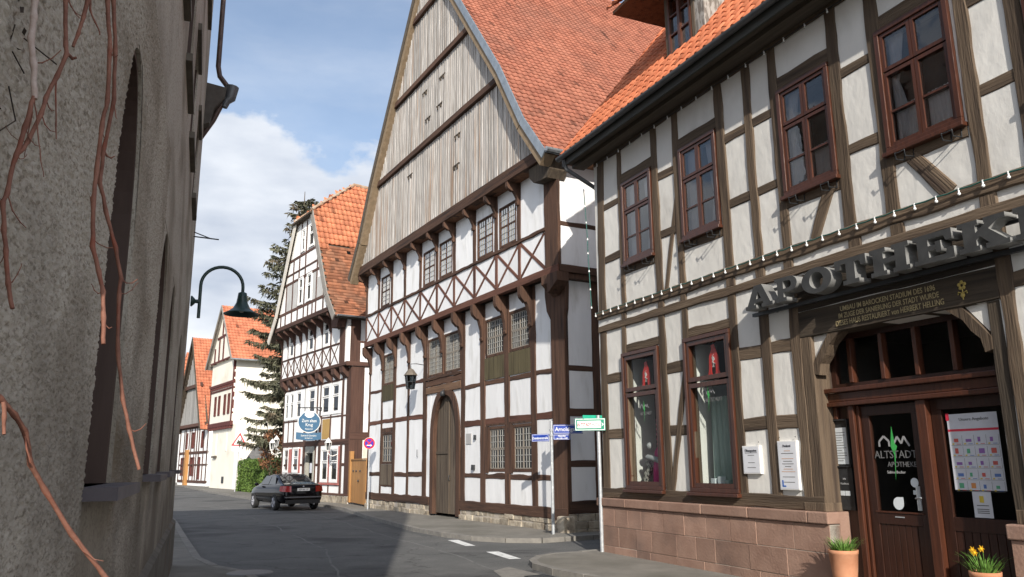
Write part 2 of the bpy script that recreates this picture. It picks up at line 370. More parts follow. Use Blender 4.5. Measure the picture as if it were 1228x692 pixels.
def wall_holes(mb, x0, x1, z0, z1, holes, y=0.0, th=.18, sx=(), sz=(), pid=None):
    """front sheet of a wall with rectangular openings and their reveals"""
    xs = sorted({x0, x1, *[h[0] for h in holes], *[h[1] for h in holes], *sx}); zs = sorted({z0, z1, *[h[2] for h in holes], *[h[3] for h in holes], *sz})
    xs = [x for x in xs if x0 <= x <= x1]; zs = [z for z in zs if z0 <= z <= z1]
    for i in range(len(xs) - 1):
        for j in range(len(zs) - 1):
            cx, cz = (xs[i] + xs[i + 1]) / 2, (zs[j] + zs[j + 1]) / 2
            if any(h[0] < cx < h[1] and h[2] < cz < h[3] for h in holes): continue
            rr = .5
            if sx:   # each infill panel its own tone
                zz = pid(cx) if pid else sz
                rr = random.Random(sum(cx > q for q in sx) * 131 + sum(cz > q for q in zz) * 17 + 3).random()
            mb.face([(xs[i], y, zs[j]), (xs[i + 1], y, zs[j]), (xs[i + 1], y, zs[j + 1]), (xs[i], y, zs[j + 1])], rr)
            mb.face([(xs[i], y + th, zs[j]), (xs[i], y + th, zs[j + 1]), (xs[i + 1], y + th, zs[j + 1]), (xs[i + 1], y + th, zs[j])], .5)
    for a, b, c, d in holes:
        mb.face([(a, y, c), (a, y, d), (a, y + th, d), (a, y + th, c)], .5)
        mb.face([(b, y, c), (b, y + th, c), (b, y + th, d), (b, y, d)], .5)
        mb.face([(a, y, c), (a, y + th, c), (b, y + th, c), (b, y, c)], .5)
        mb.face([(a, y, d), (b, y, d), (b, y + th, d), (a, y + th, d)], .5)
    return mb
def bars(mb, x0, x1, z0, z1, y0, y1, w):
    """a rectangular frame of four bars, butted"""
    mb.box(x0, x1, y0, y1, z0, z0 + w); mb.box(x0, x1, y0, y1, z1 - w, z1)
    mb.box(x0, x0 + w, y0, y1, z0 + w, z1 - w); mb.box(x1 - w, x1, y0, y1, z0 + w, z1 - w)
def tiles(name, f, L, T, cw, chh, amp, lip, m, parent, smp=6, keep=None, plain=False):
    """rows of roof tiles as real relief; f(s,t) gives a point and normal of the roof plane, t counted from the eave"""
    nC, nR = max(1, round(L / cw)), max(1, round(T / chh))
    mb = MB(); cw = L / nC; chh = T / nR
    prof = []
    for k in range(smp):
        ph = k / smp
        prof.append(amp * ((.5 + .5 * math.cos(2 * math.pi * (ph - .25))) ** 1.4) if not plain else 0.0)
    for r in range(nR):
        off = 0.0 if not plain else (r % 2) * cw * .5
        c = 0
        while c < nC:
            if keep and not keep((c + .5) * cw, (r + .5) * chh): c += 1; continue
            c1 = c
            while c1 < nC and (not keep or keep((c1 + .5) * cw, (r + .5) * chh)): c1 += 1
            lo, mid, hi = [], [], []
            rr = []
            dj = [random.uniform(-1, 1) * lip * .16 for _ in range(c, c1 + 1)]
            for i in range(c * smp, c1 * smp + 1):
                s = min(L, max(0, i * cw / smp + off)); h = prof[i % smp]
                t0, t1 = r * chh, min(T, (r + 1) * chh + chh * .06)
                p0, n0 = f(s, t0); p1, n1 = f(s, t1)
                j = dj[min(i // smp - c, c1 - c)]; 
                lo.append(p0 + n0 * (h * .4 - .004)); mid.append(p0 + n0 * (h + lip + j)); hi.append(p1 + n1 * (h + .002))
            b = len(mb.v); w = len(lo)
            mb.v += [tuple(q) for q in lo + mid + hi]
            hs = [random.random() if random.random() > .025 else random.uniform(-1.2, -.3) for _ in range(c1 - c + 1)]
            for i in range(w - 1):
                rv = hs[i // smp]
                mb.f.append((b + i, b + i + 1, b + w + i + 1, b + w + i)); mb.r.append(rv); mb.mi.append(0); mb.smooth.append(False)
                mb.f.append((b + w + i, b + w + i + 1, b + 2 * w + i + 1, b + 2 * w + i)); mb.r.append(rv); mb.mi.append(0); mb.smooth.append(True)
            c = c1
    return mb.build(name, m, parent)
def polyline_f(prof, fn):
    """prof: list of (a,z) from eave to ridge; fn(s,a,z) -> local point. Returns f(s,t) and length"""
    ls = [0.0]
    for i in range(len(prof) - 1): ls.append(ls[-1] + math.hypot(prof[i + 1][0] - prof[i][0], prof[i + 1][1] - prof[i][1]))
    def at(t):
        for i in range(len(prof) - 1):
            if t <= ls[i + 1] or i == len(prof) - 2:
                k = (t - ls[i]) / (ls[i + 1] - ls[i]); a = prof[i][0] + (prof[i + 1][0] - prof[i][0]) * k; z = prof[i][1] + (prof[i + 1][1] - prof[i][1]) * k
                return a, z
    def f(s, t):
        a, z = at(t); a2, z2 = at(min(t + .05, ls[-1])); a1, z1 = at(max(t - .05, 0))
        p = Vector(fn(s, a, z)); q = Vector(fn(s, a2, z2)) - Vector(fn(s, a1, z1)); e = Vector(fn(s + .1, a, z)) - Vector(fn(s - .1, a, z))
        n = e.cross(q).normalized()
        if n.z < 0: n = -n
        return p, n
    return f, ls[-1], at
def leaves(mb, n, fpos, size, squash=1.0):
    for _ in range(n):
        p, k = fpos()
        p = Vector(p); a = Vector((random.gauss(0, 1), random.gauss(0, 1), random.gauss(0, 1) * squash)).normalized()
        b = a.orthogonal().normalized(); b.rotate(Matrix.Rotation(random.random() * 6.28, 3, a)); c = a.cross(b)
        s = size * random.uniform(.6, 1.3) * k
        mb.face([p - b * s, p + c * s * .45, p + b * s, p - c * s * .45])

# ================================================================== setting: ground, road, pavements
def sheet(name, pts, z, m, label=None):
    mb = MB(); mb.face([(x, y, z if not callable(z) else z(x, y)) for x, y in pts])
    o = mb.build(name, m); structure(o)
    if label: o['label'] = label
    return o
sheet('ground', [(-900, -300), (900, -300), (900, 1500), (-900, 1500)], -.09, EARTH)
road_pts = [(-3.2, -30), (13, -30), (14, 4), (11.5, 6.2), (6, 14), (40, 30), (38, 38), (.5, 24), (-5.5, 36.5), (-12, 50), (-36, 90), (-60, 130), (-80, 130), (-44, 80), (-12.5, 30), (-4, 10)]
sheet('road', road_pts, -.06, ASPHALT)
def pavement(name, edge, back, h, m=PAVE, kerb=True, kw=.14):
    """edge: kerb line; back: the line it closes along; a slab with a kerb of separate stones along the edge"""
    mb = MB()
    n = min(len(edge), len(back))
    ring = edge + back[::-1]
    # inset the edge by the kerb width
    ins = []
    for i, p in enumerate(edge):
        a = Vector(edge[max(0, i - 1)]); b = Vector(edge[min(len(edge) - 1, i + 1)]); d = (b - a).normalized()
        nn = Vector((-d.y, d.x)); bk = Vector(back[min(len(back) - 1, int(i * len(back) / len(edge)))]) - Vector(p)
        if nn.dot(bk) < 0: nn = -nn
        ins.append(tuple(Vector(p) + nn * kw))
    pts = ins + back[::-1]
    bm = bmesh.new()
    vs = [bm.verts.new((x, y, h)) for x, y in pts]
    f = bm.faces.new(vs); bmesh.ops.triangulate(bm, faces=[f]); bmesh.ops.recalc_face_normals(bm, faces=bm.faces)
    for q in bm.faces:
        if q.normal.z < 0: q.normal_flip()
    me = bpy.data.meshes.new(name); bm.to_mesh(me); bm.free(); me.materials.append(m)
    o = bpy.data.objects.new(name, me); scene.collection.objects.link(o); structure(o)
    kb = MB()
    for i in range(len(edge) - 1):
        a, b = Vector(edge[i]), Vector(edge[i + 1]); ia, ib = Vector(ins[i]), Vector(ins[i + 1])
        k = max(1, round((b - a).length / .9))
        for j in range(k):
            g = .012 / max(.2, (b - a).length / k)
            u0, u1 = (j + g) / k, (j + 1 - g) / k
            zt = h + .004 + random.uniform(-.004, .004)
            A, B, Cc, D = a.lerp(b, u0), a.lerp(b, u1), ib.lerp(ia, 1 - u1), ib.lerp(ia, 1 - u0)
            r = random.random()
            ctr = (A + B + Cc + D) / 4
            q = [A, B, Cc, D]
            if (B - A).cross(D - A) < 0: q = q[::-1]
            kb.face([(p.x, p.y, zt) for p in q], r)
            for e in range(4):
                p, s_ = q[e], q[(e + 1) % 4]
                kb.face([(p.x, p.y, -.08), (s_.x, s_.y, -.08), (s_.x, s_.y, zt), (p.x, p.y, zt)], r)
    k = kb.build('kerb', KERB); structure(k)
    return o
# pavement before the restaurant and the big gabled house, turning into the side street
pavement('pavement', [(-60, 124), (-30.5, 75.8), (-21.1, 57.0), (-13.55, 43.2), (-8.32, 36.0), (-6.83, 33.1), (-5.05, 28.0), (-2.66, 22.06), (-1.77, 20.41), (-.99, 19.3), (-.2, 18.75), (.62, 18.6), (1.15, 18.95), (3.2, 20.15), (12, 25.2), (26, 33.0)],
         [(-50, 124), (-25, 76), (-17, 60), (-10, 45), (-6, 36), (0, 23), (2, 21.6), (26, 35)], .04)
# pavement before the pharmacy
pavement('pavement', [(9.8, 4.0), (7.0, 5.5), (3.4, 9.4), (1.9, 11.3), (1.03, 12.6), (.6, 13.3), (.30, 14.1), (.25, 14.6), (.38, 15.2), (.68, 15.65), (1.2, 15.95), (2.0, 16.5), (8, 20.0), (24, 28.5)],
         [(14, 2), (12, 4), (6, 10.5), (3.5, 13), (1.9, 15.9), (6, 18.5), (24, 26.5)], .035)
# narrow pavement along the rendered building on the left
pavement('pavement', [(-3.6, -6), (-2.4, 3.0), (-2.95, 9.0), (-3.7, 12.4), (-4.3, 13.5), (-5.0, 14.2), (-5.75, 15.4), (-7.4, 19.0), (-10.2, 25.2), (-20, 46), (-40, 83)],
         [(-3.7, -6), (-2.8, 2), (-6, 14), (-8, 17.5), (-22, 44), (-44, 83)], .035)
# old repairs and seams in the asphalt
PATCHM = mat('asphalt_patch', (.078, .078, .077), (.098, .098, .095), scale=2, rough=.9, bump=.004, bscale=90); SEAM = mat('asphalt_seam', (.13, .13, .125), (.17, .168, .16), scale=4, rough=.95, c3=(.08, .08, .08), s3=2)
for k, pts in enumerate(([(-2.2, 20.6), (-1.9, 20.7), (-3.9, 25.4), (-4.3, 25.2)],)):
    sheet('road_patch', pts, -.0565, PATCHM)
def seam(pts, w):
    mb = MB(); L_, R_ = [], []
    for i in range(len(pts) - 1):
        a, c = Vector(pts[i]), Vector(pts[i + 1]); n = 14
        for k in range(n):
            t = k / n; p = a.lerp(c, t); d = (c - a).normalized(); nn = Vector((-d.y, d.x)); j = noise.noise((p.x * .8, p.y * .8, 2)) * .12
            L_.append((p.x + nn.x * (w + j), p.y + nn.y * (w + j), -.0572)); R_.append((p.x + nn.x * j, p.y + nn.y * j, -.0572))
    mb.grid([L_, R_], sm=False); structure(mb.build('road_seam', SEAM))
seam([(.6, 11.6), (-1.2, 16.6), (-2.6, 19.6), (-5.6, 26.6), (-9.0, 34.0)], .05); seam([(-2.2, 11.5), (-3.9, 17.5), (-8.2, 27.0), (-14, 39)], .04); seam([(-.5, 17.0), (1.2, 16.6), (4, 18)], .05)
# paved apron with a drain at the pharmacy corner and gutters along the kerbs
mb = MB(); mb.face([(-.1, 14.4, -.054), (.30, 13.6, -.054), (1.6, 11.3, -.054), (1.0, 10.9, -.054), (-.1, 12.6, -.054), (-.35, 13.9, -.054)])
structure(mb.build('gutter_paving', KERB))
def dash(pts):
    mb = MB(); mb.face([(x * 1.036, y * 1.036, -.055) for x, y in pts]); o = mb.build('road_marking', LINE); structure(o); return o
dash([(-1.50, 18.83), (-1.02, 17.47), (-.81, 17.50), (-1.27, 18.89)])
dash([(-.55, 16.28), (-.10, 15.03), (.12, 15.06), (-.31, 16.33)])
dash([(.35, 13.75), (.80, 12.5), (1.0, 12.55), (.57, 13.8)]) if False else None
mb = MB(); mb.lathe([(0, .012), (.30, .012), (.33, .010), (.36, .0)], c=(-4.15, 13.2, .032), seg=20, sm=False)
tag(mb.build('manhole_cover', ZINCD), 'round metal cover set in the left pavement near the kerb', 'manhole cover')
mb = MB(); bars(mb, -.22, .22, -.16, .16, 0, .012, .03)
dr = thing('drain', 'small iron drain grate in the paved gutter at the pharmacy corner', 'drain', (.42, 13.0, -.05), R(-62))
g_ = MB()
g_.box(-.24, .24, -.18, -.15, 0, .012); g_.box(-.24, .24, .15, .18, 0, .012); g_.box(-.24, -.21, -.15, .15, 0, .012); g_.box(.21, .24, -.15, .15, 0, .012)
g_.build('grate_frame', IRON, dr)
g_ = MB()
for k in range(8): g_.box(-.19 + k * .05, -.165 + k * .05, -.15, .15, 0, .009)
g_.build('grate', IRON, dr)

# ================================================================== pharmacy (right)
PHo, PHr = frame((1.7133, 15.9398), -24.211)
ph = thing('half_timbered_house', 'cream half-timbered pharmacy house on a sandstone plinth with an orange tiled roof', 'house', PHo, PHr)
def window_unit(parent, x0, x1, z0, z1, y, m, msash, layout, glassm, fw=.06, name='window', proud=.05, sill=True, label=None, curtain=0.0, lattice=0.0, depth=.10, py=.02):
    """casing, sashes and panes. layout: list of (xa,xb,za,zb) sash rectangles in 0..1; each pane may carry glazing bars"""
    mb = MB(); bars(mb, x0, x1, z0, z1, y - proud, y + depth, fw)
    w = mb.build(name, m, parent, bevel=.006)
    if label: w['label'] = label
    ix0, ix1, iz0, iz1 = x0 + fw, x1 - fw, z0 + fw, z1 - fw
    sb = MB(); gb = MB(); lb = MB()
    for q in layout:
        a, b, c, d = ix0 + (ix1 - ix0) * q[0], ix0 + (ix1 - ix0) * q[1], iz0 + (iz1 - iz0) * q[2], iz0 + (iz1 - iz0) * q[3]
        sw = .045 if len(q) < 6 else q[5]
        g = .004
        bars(sb, a + g, b - g, c + g, d - g, y - proud + .022, y + .05, sw)
        if len(q) > 4 and q[4]:
            for h in q[4]:
                zz = c + (d - c) * h; sb.box(a + g + sw, b - g - sw, y - proud + .03, y + .045, zz - .014, zz + .014)
        gb.face([(a + sw * .6, y + py, c + sw * .6), (b - sw * .6, y + py, c + sw * .6), (b - sw * .6, y + py, d - sw * .6), (a + sw * .6, y + py, d - sw * .6)])
        if lattice:
            nx = max(2, round((b - a - 2 * sw) / lattice)); nz = max(2, round((d - c - 2 * sw) / (lattice * 1.25)))
            for k in range(1, nx):
                xx = a + sw + (b - a - 2 * sw) * k / nx; lb.box(xx - .007, xx + .007, y + py - .016, y + py - .004, c + sw, d - sw)
            for k in range(1, nz):
                zz = c + sw + (d - c - 2 * sw) * k / nz; lb.box(a + sw, b - sw, y + py - .018, y + py - .006, zz - .007, zz + .007)
    sb.build('sash', msash, w)
    gb.build('pane', glassm, w)
    if lattice: lb.build('glazing_bars', LEAD, w)
    if sill:
        s = MB(); s.box(x0 - .03, x1 + .03, y - proud - .05, y + .02, z0 - .055, z0 - .002); s.build('sill', m, w, bevel=.008)
    if curtain:
        zt = iz0 + (iz1 - iz0) * curtain
        cb = MB()
        for (ca, cb_) in ((ix0 + .05, (ix0 + ix1) / 2 - .05), ((ix0 + ix1) / 2 + .05, ix1 - .05)):
            rows = []
            for zz in (iz0 + .02, zt):
                rows.append([(ca + (cb_ - ca) * k / 24, y + .055 + .012 * math.sin(k * 1.75 + ca) + .006 * math.sin(k * .6), zz) for k in range(25)])
            cb.grid(rows, sm=True)
        cb.build('curtain', CURT, w)
    return w
def curtain_drape(w, x0, x1, z0, z1, y, frac=.28):
    mb = MB(); rows = []
    for i in range(9):
        t = i / 8; ww = (x1 - x0) * (frac * (.45 + .55 * abs(2 * t - .75) ** .8))
        rows.append([(x0 + ww * k / 10, y + .012 * math.sin(k * 2.1), z0 + (z1 - z0) * t) for k in range(11)])
    mb.grid(rows); mb.build('curtain', CURT, w)

HW = 11.6
up_win = [(1.14, 2.15), (3.03, 4.03), (5.47, 6.46), (7.25, 8.28), (9.10, 10.12)]
shop_win = [(.93, 2.12), (2.87, 4.06)]
holes = [(a + .02, b - .02, 5.37, 6.99) for a, b in up_win] + [(a + .03, b - .03, 1.22, 3.66) for a, b in shop_win] + [(5.70, 8.24, -.1, 3.31)]
mb = MB(); wall_holes(mb, .06, HW, 0.0, 7.9, holes, 0.0, .3, sx=(1.03, 2.26, 2.925, 4.14, 4.82, 5.41, 6.56, 7.22, 8.39, 8.97, 10.22, 10.85), sz=(1.1, 2.2, 3.25, 4.265, 4.545, 5.64, 6.73))
mb.face([(.06, 0, 0), (.06, 0, 7.9), (.06, 9, 7.9), (.06, 9, 0)]); mb.face([(HW, 0, 0), (HW, 9, 0), (HW, 9, 7.9), (HW, 0, 7.9)])
mb.face([(.06, 9, 0), (.06, 9, 7.9), (HW, 9, 7.9), (HW, 9, 0)])
mb.prism([(0.0, 7.9), (9.0, 7.9), (4.5, 14.0)], .06, .2, 'x'); mb.prism([(0.0, 7.9), (9.0, 7.9), (4.5, 14.0)], HW - .14, HW, 'x')
mb.build('wall', P_PH, ph)
mb = MB(); mb.box(.2, HW - .1, .32, 8.8, 4.05, 4.2); mb.box(.2, HW - .1, .32, 8.8, 7.55, 7.65); mb.box(.2, HW - .1, 2.6, 2.7, 0, 4.0); mb.box(.2, HW - .1, 2.6, 2.7, 4.3, 7.5)
mb.build('inner_wall', mat('room_paint', (.16, .15, .14), (.2, .19, .18)), ph)
# --- timber frame
def tim(name, p0, p1, w, m=W_PH, prot=.018, jit=.011, **k): return timber(ph, name, p0, p1, w, m, prot=prot, jit=jit, **k)
tim('post', (.19, 1.2), (.24, 4.2), .25); tim('post', (.24, 4.63), (.33, 7.74), .26)
for x, w in ((1.0, .15), (2.25, .19), (2.92, .17), (4.14, .17), (4.82, .20), (5.42, .19)): tim('post', (x, 1.2), (x + .0, 4.2), w, prot=.024)
for x, w in ((1.06, .14), (2.26, .19), (2.93, .17), (4.14, .2), (4.82, .18), (5.40, .17), (6.56, .19), (7.22, .2), (8.39, .17), (8.97, .17), (10.22, .18), (10.85, .18), (11.5, .2)):
    tim('post', (x + random.uniform(-.015, .015), 4.63), (x, 7.74), w, prot=.026, bow=random.uniform(-.012, .012))
for x, w in ((1.03, .15), (2.26, .18), (2.92, .15), (4.15, .2), (4.82, .19), (5.40, .18), (6.60, .2), (7.25, .2), (8.42, .2), (10.0, .2), (11.45, .2)): tim('post', (x, 4.33), (x, 4.46), w, prot=.03)
tim('sill_beam', (.1, 4.545), (HW, 4.545), .17, prot=.045); tim('sill_beam', (.1, 4.265), (HW, 4.265), .135, prot=.04)
tim('sill_beam', (.06, 1.115), (5.70, 1.115), .19, prot=.03); tim('sill_beam', (8.4, 1.115), (HW, 1.115), .19, prot=.03)
tim('wall_plate', (.1, 7.80), (HW, 7.80), .16, prot=.03)
def rails(bays, zs, w=.16):
    for a, b in bays:
        for z in zs: tim('rail', (a - .04, z + random.uniform(-.012, .012)), (b + .04, z + random.uniform(-.012, .012)), w * random.uniform(.92, 1.08), prot=.015)
rails([(.36, .93), (2.34, 2.85), (4.22, 4.73), (4.92, 5.33)], [3.25, 2.20], .185)
rails([(8.56, 9.3), (9.5, 10.2), (10.4, 11.4)], [3.5, 2.2], .17)
rails([(.46, .98), (2.36, 2.84), (4.25, 4.72), (4.92, 5.30), (6.66, 7.12), (8.47, 8.88), (10.3, 10.76), (10.94, 11.4)], [6.73, 5.64], .15)
for a, b in up_win:
    tim('rail', (a - .02, 7.11), (b + .02, 7.11), .20, prot=.016); tim('rail', (a - .02, 5.26), (b + .02, 5.24), .14, prot=.016)
for a, b in shop_win: tim('rail', (a + .10, 3.765), (b + .02, 3.765), .15, prot=.018)
tim('brace', (2.33, 1.2), (2.86, 3.18), .12, prot=.022, jit=.012); tim('brace', (2.44, 4.62), (2.90, 6.25), .11, prot=.022)
tim('brace', (5.92, 4.62), (6.25, 5.22), .17, prot=.022, jit=.014); tim('brace', (7.55, 5.22), (8.0, 4.62), .2, prot=.022, jit=.016)
tim('post', (8.64, 1.2), (8.46, 1.25), .02) if False else None
tim('post', (8.48, 1.2), (8.48, 4.2), .16, prot=.03); tim('post', (9.4, 1.2), (9.4, 4.2), .18, prot=.024); tim('post', (10.3, 1.2), (10.3, 4.2), .18, prot=.024); tim('post', (11.5, 1.2), (11.5, 4.2), .2, prot=.024)
# --- doorway timbers
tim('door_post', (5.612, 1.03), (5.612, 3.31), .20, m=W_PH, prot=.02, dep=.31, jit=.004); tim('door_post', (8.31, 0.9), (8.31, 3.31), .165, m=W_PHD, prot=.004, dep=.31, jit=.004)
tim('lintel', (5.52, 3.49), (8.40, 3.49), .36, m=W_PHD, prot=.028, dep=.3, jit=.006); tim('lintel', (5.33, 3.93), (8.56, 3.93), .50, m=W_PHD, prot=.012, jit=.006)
def knee(x0, sx):
    mb = MB(); o = []
    for k in range(11):
        t = k / 10 * math.pi / 2
        o.append((x0 + sx * (.02 + .46 * (1 - math.cos(t))), 2.98 + .34 * math.sin(t)))
    inner = [(x0 + sx * .02, 2.78), (x0 + sx * .09, 2.80)]
    lower = [(x0 + sx * (.10 + .50 * (1 - math.cos(k / 10 * math.pi / 2))), 2.90 + .37 * math.sin(k / 10 * math.pi / 2)) for k in range(11)]
    pts = [(x0, 2.80), (x0 + sx * .09, 2.78)] + [(x0 + sx * .12, 2.93), (x0 + sx * .22, 3.03), (x0 + sx * .30, 3.16), (x0 + sx * .50, 3.31), (x0 + sx * .30, 3.31), (x0, 2.94)]
    mb.prism(pts, -.012, .16, 'y'); mb.build('knee_brace', W_PH, ph, bevel=.006)
knee(5.70, 1); knee(8.24, -1)
mb = MB(); mb.prism([(5.7, 2.96), (5.98, 3.308), (5.7, 3.308)], .03, .12, 'y'); mb.build('infill_panel', P_PH, ph)
mb = MB(); mb.prism([(8.24, 2.96), (7.96, 3.308), (8.24, 3.308)], .03, .12, 'y'); mb.build('infill_panel', P_PH, ph)
# --- sandstone plinth: coursed blocks and a projecting capping
def plinth(xa, xb, name='plinth'):
    mb = MB()
    zs = [-.05, .16, .51, .865]
    for i in range(3):
        x = xa + (.0 if i % 2 else .0); k = 0
        while x < xb - .01:
            w = min(random.uniform(.42, .78), xb - x)
            if xb - x - w < .2: w = xb - x
            e = .006
            mb.box(x + e * .5, x + w - e * .5, -.085 + random.uniform(-.006, .004), .1, zs[i] + e * .5, zs[i + 1] - e * .5); x += w
    o = mb.build(name, SANDST, ph, bevel=.007)
    mb = MB(); mb.box(xa + .003, xb - .003, -.079, .09, -.05, .862); mb.build('mortar', MORTAR, ph)
    x = xa - .02; mb = MB()
    while x < xb - .01:
        w = min(random.uniform(.9, 1.3), xb + .02 - x)
        mb.box(x + .003, x + w - .003, -.125 + random.uniform(-.004, .004), .1, .87, 1.02); x += w
    mb.build('plinth_capping', SANDST, ph, bevel=.016)
plinth(-.02, 5.80); plinth(8.20, HW)
mb = MB(); mb.box(5.5, 5.797, .102, .31, -.05, 1.02); mb.build('plinth_return', SANDST, ph)
mb = MB(); mb.box(8.205, 8.5, .102, .31, -.05, 1.02); mb.build('plinth_return', SANDST, ph)
mb = MB(); mb.box(5.34, 5.72, -.04, .3, 1.02, 1.13); mb.build('post_base', W_PH, ph, bevel=.008)
mb = MB(); mb.box(8.26, 8.58, -.04, .1, 1.02, 1.16); mb.build('post_base', W_PH, ph, bevel=.008)
# --- upper windows: transom, two top lights, two casements with one glazing bar
LAY = [(0, .5, .655, 1), (.5, 1, .655, 1), (0, .5, 0, .645, (.46,)), (.5, 1, 0, .645, (.46,))]
for i, (a, b) in enumerate(up_win):
    w = window_unit(ph, a, b, 5.36, 7.0, 0.0, VARN, VARN, LAY, GLASSB, fw=.065, proud=.055, py=-.008, curtain=(.34 if i >= 2 else 0))
    if i < 2: curtain_drape(w, a + .12, b - .1, 5.45, 6.9, .075, .5); curtain_drape(w, b - .16, a + .2, 5.45, 6.9, .08, .35)
    if i == 2 or i == 3: curtain_drape(w, a + .1, b, 5.9, 6.9, .08, .22)
    rb = MB(); rb.box(a + .1, b - .1, .6, .62, 5.35, 7.0); rb.build('dark_backing', mat('dim_room_depth', (.10, .10, .10), (.14, .14, .14)), w)  # dark sheet standing in for the unlit depth of the room
SLAY = [(0, 1, .715, 1, None, .07), (0, 1, 0, .705, None, .07)]
shops = []
for a, b in shop_win:
    shops.append(window_unit(ph, a, b, 1.20, 3.68, 0.0, VARN, VARN, SLAY, GLASS, fw=.065, proud=.06, depth=.16))
    s = MB(); s.box(a - .02, b + .02, -.075, .2, 1.13, 1.195)
    # display niche behind the glass
    nb = MB(); nb.box(a + .03, b - .03, .28, .95, 1.2, 1.235); nb.box(a + .03, b - .03, .93, .96, 1.235, 3.9); nb.box(a - .1, a - .05, .3, .96, 1.2, 3.9); lw_ = MB(); lw_.box(a + .035, a + .055, .17, .62, 1.236, 3.6); lw_.build('niche_side', P_PH, shops[-1]); nb.box(b + .05, b + .1, .3, .96, 1.2, 3.9)
    nb.build('display_niche', mat('dark_display', (.028, .03, .03), (.045, .047, .046)), shops[-1])
# flower box holders below the upper windows
for a, b in up_win[:4]:
    for x in (a + .22, b - .18):
        mb = MB()
        for dx in (0, .13):
            mb.tube([(x + dx, -.01, 5.36), (x + dx, -.022, 5.20), (x + dx, -.17, 5.19), (x + dx, -.178, 5.27)], .008, 6)
        mb.tube([(x, -.176, 5.262), (x + .065, -.19, 5.25), (x + .13, -.176, 5.262)], .006, 6)
        mb.build('flower_box_holder', IRON, ph)
# --- eaves, gutter, roof
pit = math.tan(R(52))
mb = MB(); mb.box(-.33, HW + .3, -.50, .0, 7.88, 7.93); mb.box(-.33, HW + .3, -.30, -.02, 7.80, 7.878); mb.build('soffit', W_EAVE2, ph)
mb = MB(); mb.box(-.35, HW + .3, -.535, -.503, 7.80, 8.02); mb.build('eave_board', W_EAVE, ph)
mb = MB()
gp = [(-.60 - .068 + .068 * math.cos(t), 7.985 + .068 * math.sin(t)) for t in [math.pi + math.pi * k / 10 for k in range(11)]]
mb.grid([[(x, y + .06, z) for y, z in gp] for x in (-.38, HW + .3)]); mb.face([(-.38, y + .06, z) for y, z in gp])
mb.build('gutter', ZINCD, ph)
mb = MB(); mb.tube([(-.22, -.56, 7.92), (-.22, -.50, 7.72), (.0, -.05, 7.36), (-.02, .30, 7.2), (-.02, .34, 7.0), (-.02, .34, .05)], .045, 10)
mb.build('downpipe', ZINCD, ph)
f, T, at = polyline_f([(-.56, 8.02), (4.5, 8.02 + 5.06 * pit)], lambda s, a, z: (-.34 + s, a, z))
DX0, DX1 = 2.40, 3.52
def keep(s, t):
    x = -.34 + s; a, z = at(t)
    return not (DX0 < x < DX1 and .28 < a < 2.2)
tiles('roof', f, HW + .65, T, .222, .335, .05, .022, TILE_PH, ph, smp=8, keep=keep)
mb = MB(); mb.face([(-.3, -.5, 7.99), (HW + .3, -.5, 7.99), (HW + .3, 4.5, 7.99 + 5.0 * pit), (-.3, 4.5, 7.99 + 5.0 * pit)]); mb.face([(-.3, 4.5, 7.99 + 5 * pit), (HW + .3, 4.5, 7.99 + 5 * pit), (HW + .3, 9.5, 7.99), (-.3, 9.5, 7.99)])
mb.box(-.36, -.30, 4.4, 4.6, 14.2, 14.5)
mb.build('roof_deck', W_EAVE2, ph)
mb = MB()
for k in range(42): mb.tube([(-.34 + k * .3, 4.5, 14.46), (-.34 + k * .3 + .33, 4.5, 14.475)], .11, 10)
mb.build('ridge_tiles', TILE_PH, ph)
# --- dormer
zb, yb = 9.10, .30
mb = MB()
mb.box(DX0, DX0 + .10, yb, yb + .1, zb - .12, 10.42); mb.box(DX1 - .32, DX1 - .24, yb, yb + .1, zb - .05, 10.42); mb.box(DX0 + .1, DX1 - .32, yb, yb + .1, 10.32, 10.42)
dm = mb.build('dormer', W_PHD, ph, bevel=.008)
mb = MB(); mb.box(DX1 - .238, DX1 - .02, yb + .02, yb + .09, zb - .05, 10.40); mb.box(DX1 - .02, DX1 + .02, yb + .02, 2.0, zb, 10.4); mb.box(DX0 - .005, DX0 + .04, yb + .102, 2.0, zb, 10.4)
mb.build('cheek', mat('peeling_grey_paint', (.35, .33, .30), (.16, .14, .12), scale=14, stretch=(1, 1, .3), lo=.45, hi=.55), dm)
mb = MB(); bars(mb, DX0 + .11, DX1 - .33, zb, 10.31, yb - .02, yb + .08, .05)
xm = (DX0 + DX1 - .22) / 2
mb.box(xm - .035, xm + .035, yb - .03, yb + .07, zb + .05, 10.26)
for zz in (zb + .42, zb + .8): mb.box(DX0 + .16, xm - .035, yb - .005, yb + .05, zz - .014, zz + .014); mb.box(xm + .035, DX1 - .38, yb - .005, yb + .05, zz - .014, zz + .014)
mb.build('window_frame', VARN, dm)
mb = MB(); mb.face([(DX0 + .15, yb + .03, zb + .04), (DX1 - .37, yb + .03, zb + .04), (DX1 - .37, yb + .03, 10.28), (DX0 + .15, yb + .03, 10.28)]); mb.build('pane', GLASSB, dm)
mb = MB(); mb.box(DX0, DX1, yb - .12, yb + .06, zb - .16, zb - .1); mb.build('flashing', ZINC, dm)
mb = MB(); mb.box(DX0 - .95, DX1 + .9, -.26, 1.6, 10.45, 10.52); mb.build('dormer_soffit', W_SOFF, dm)
fd, Td, _ = polyline_f([(-.34, 10.55), (2.6, 12.9)], lambda s, a, z: (DX0 - 1.02 + s, a, z))
tiles('dormer_roof', fd, DX1 - DX0 + 1.98, Td, .222, .335, .05, .022, TILE_PH, dm, smp=8)
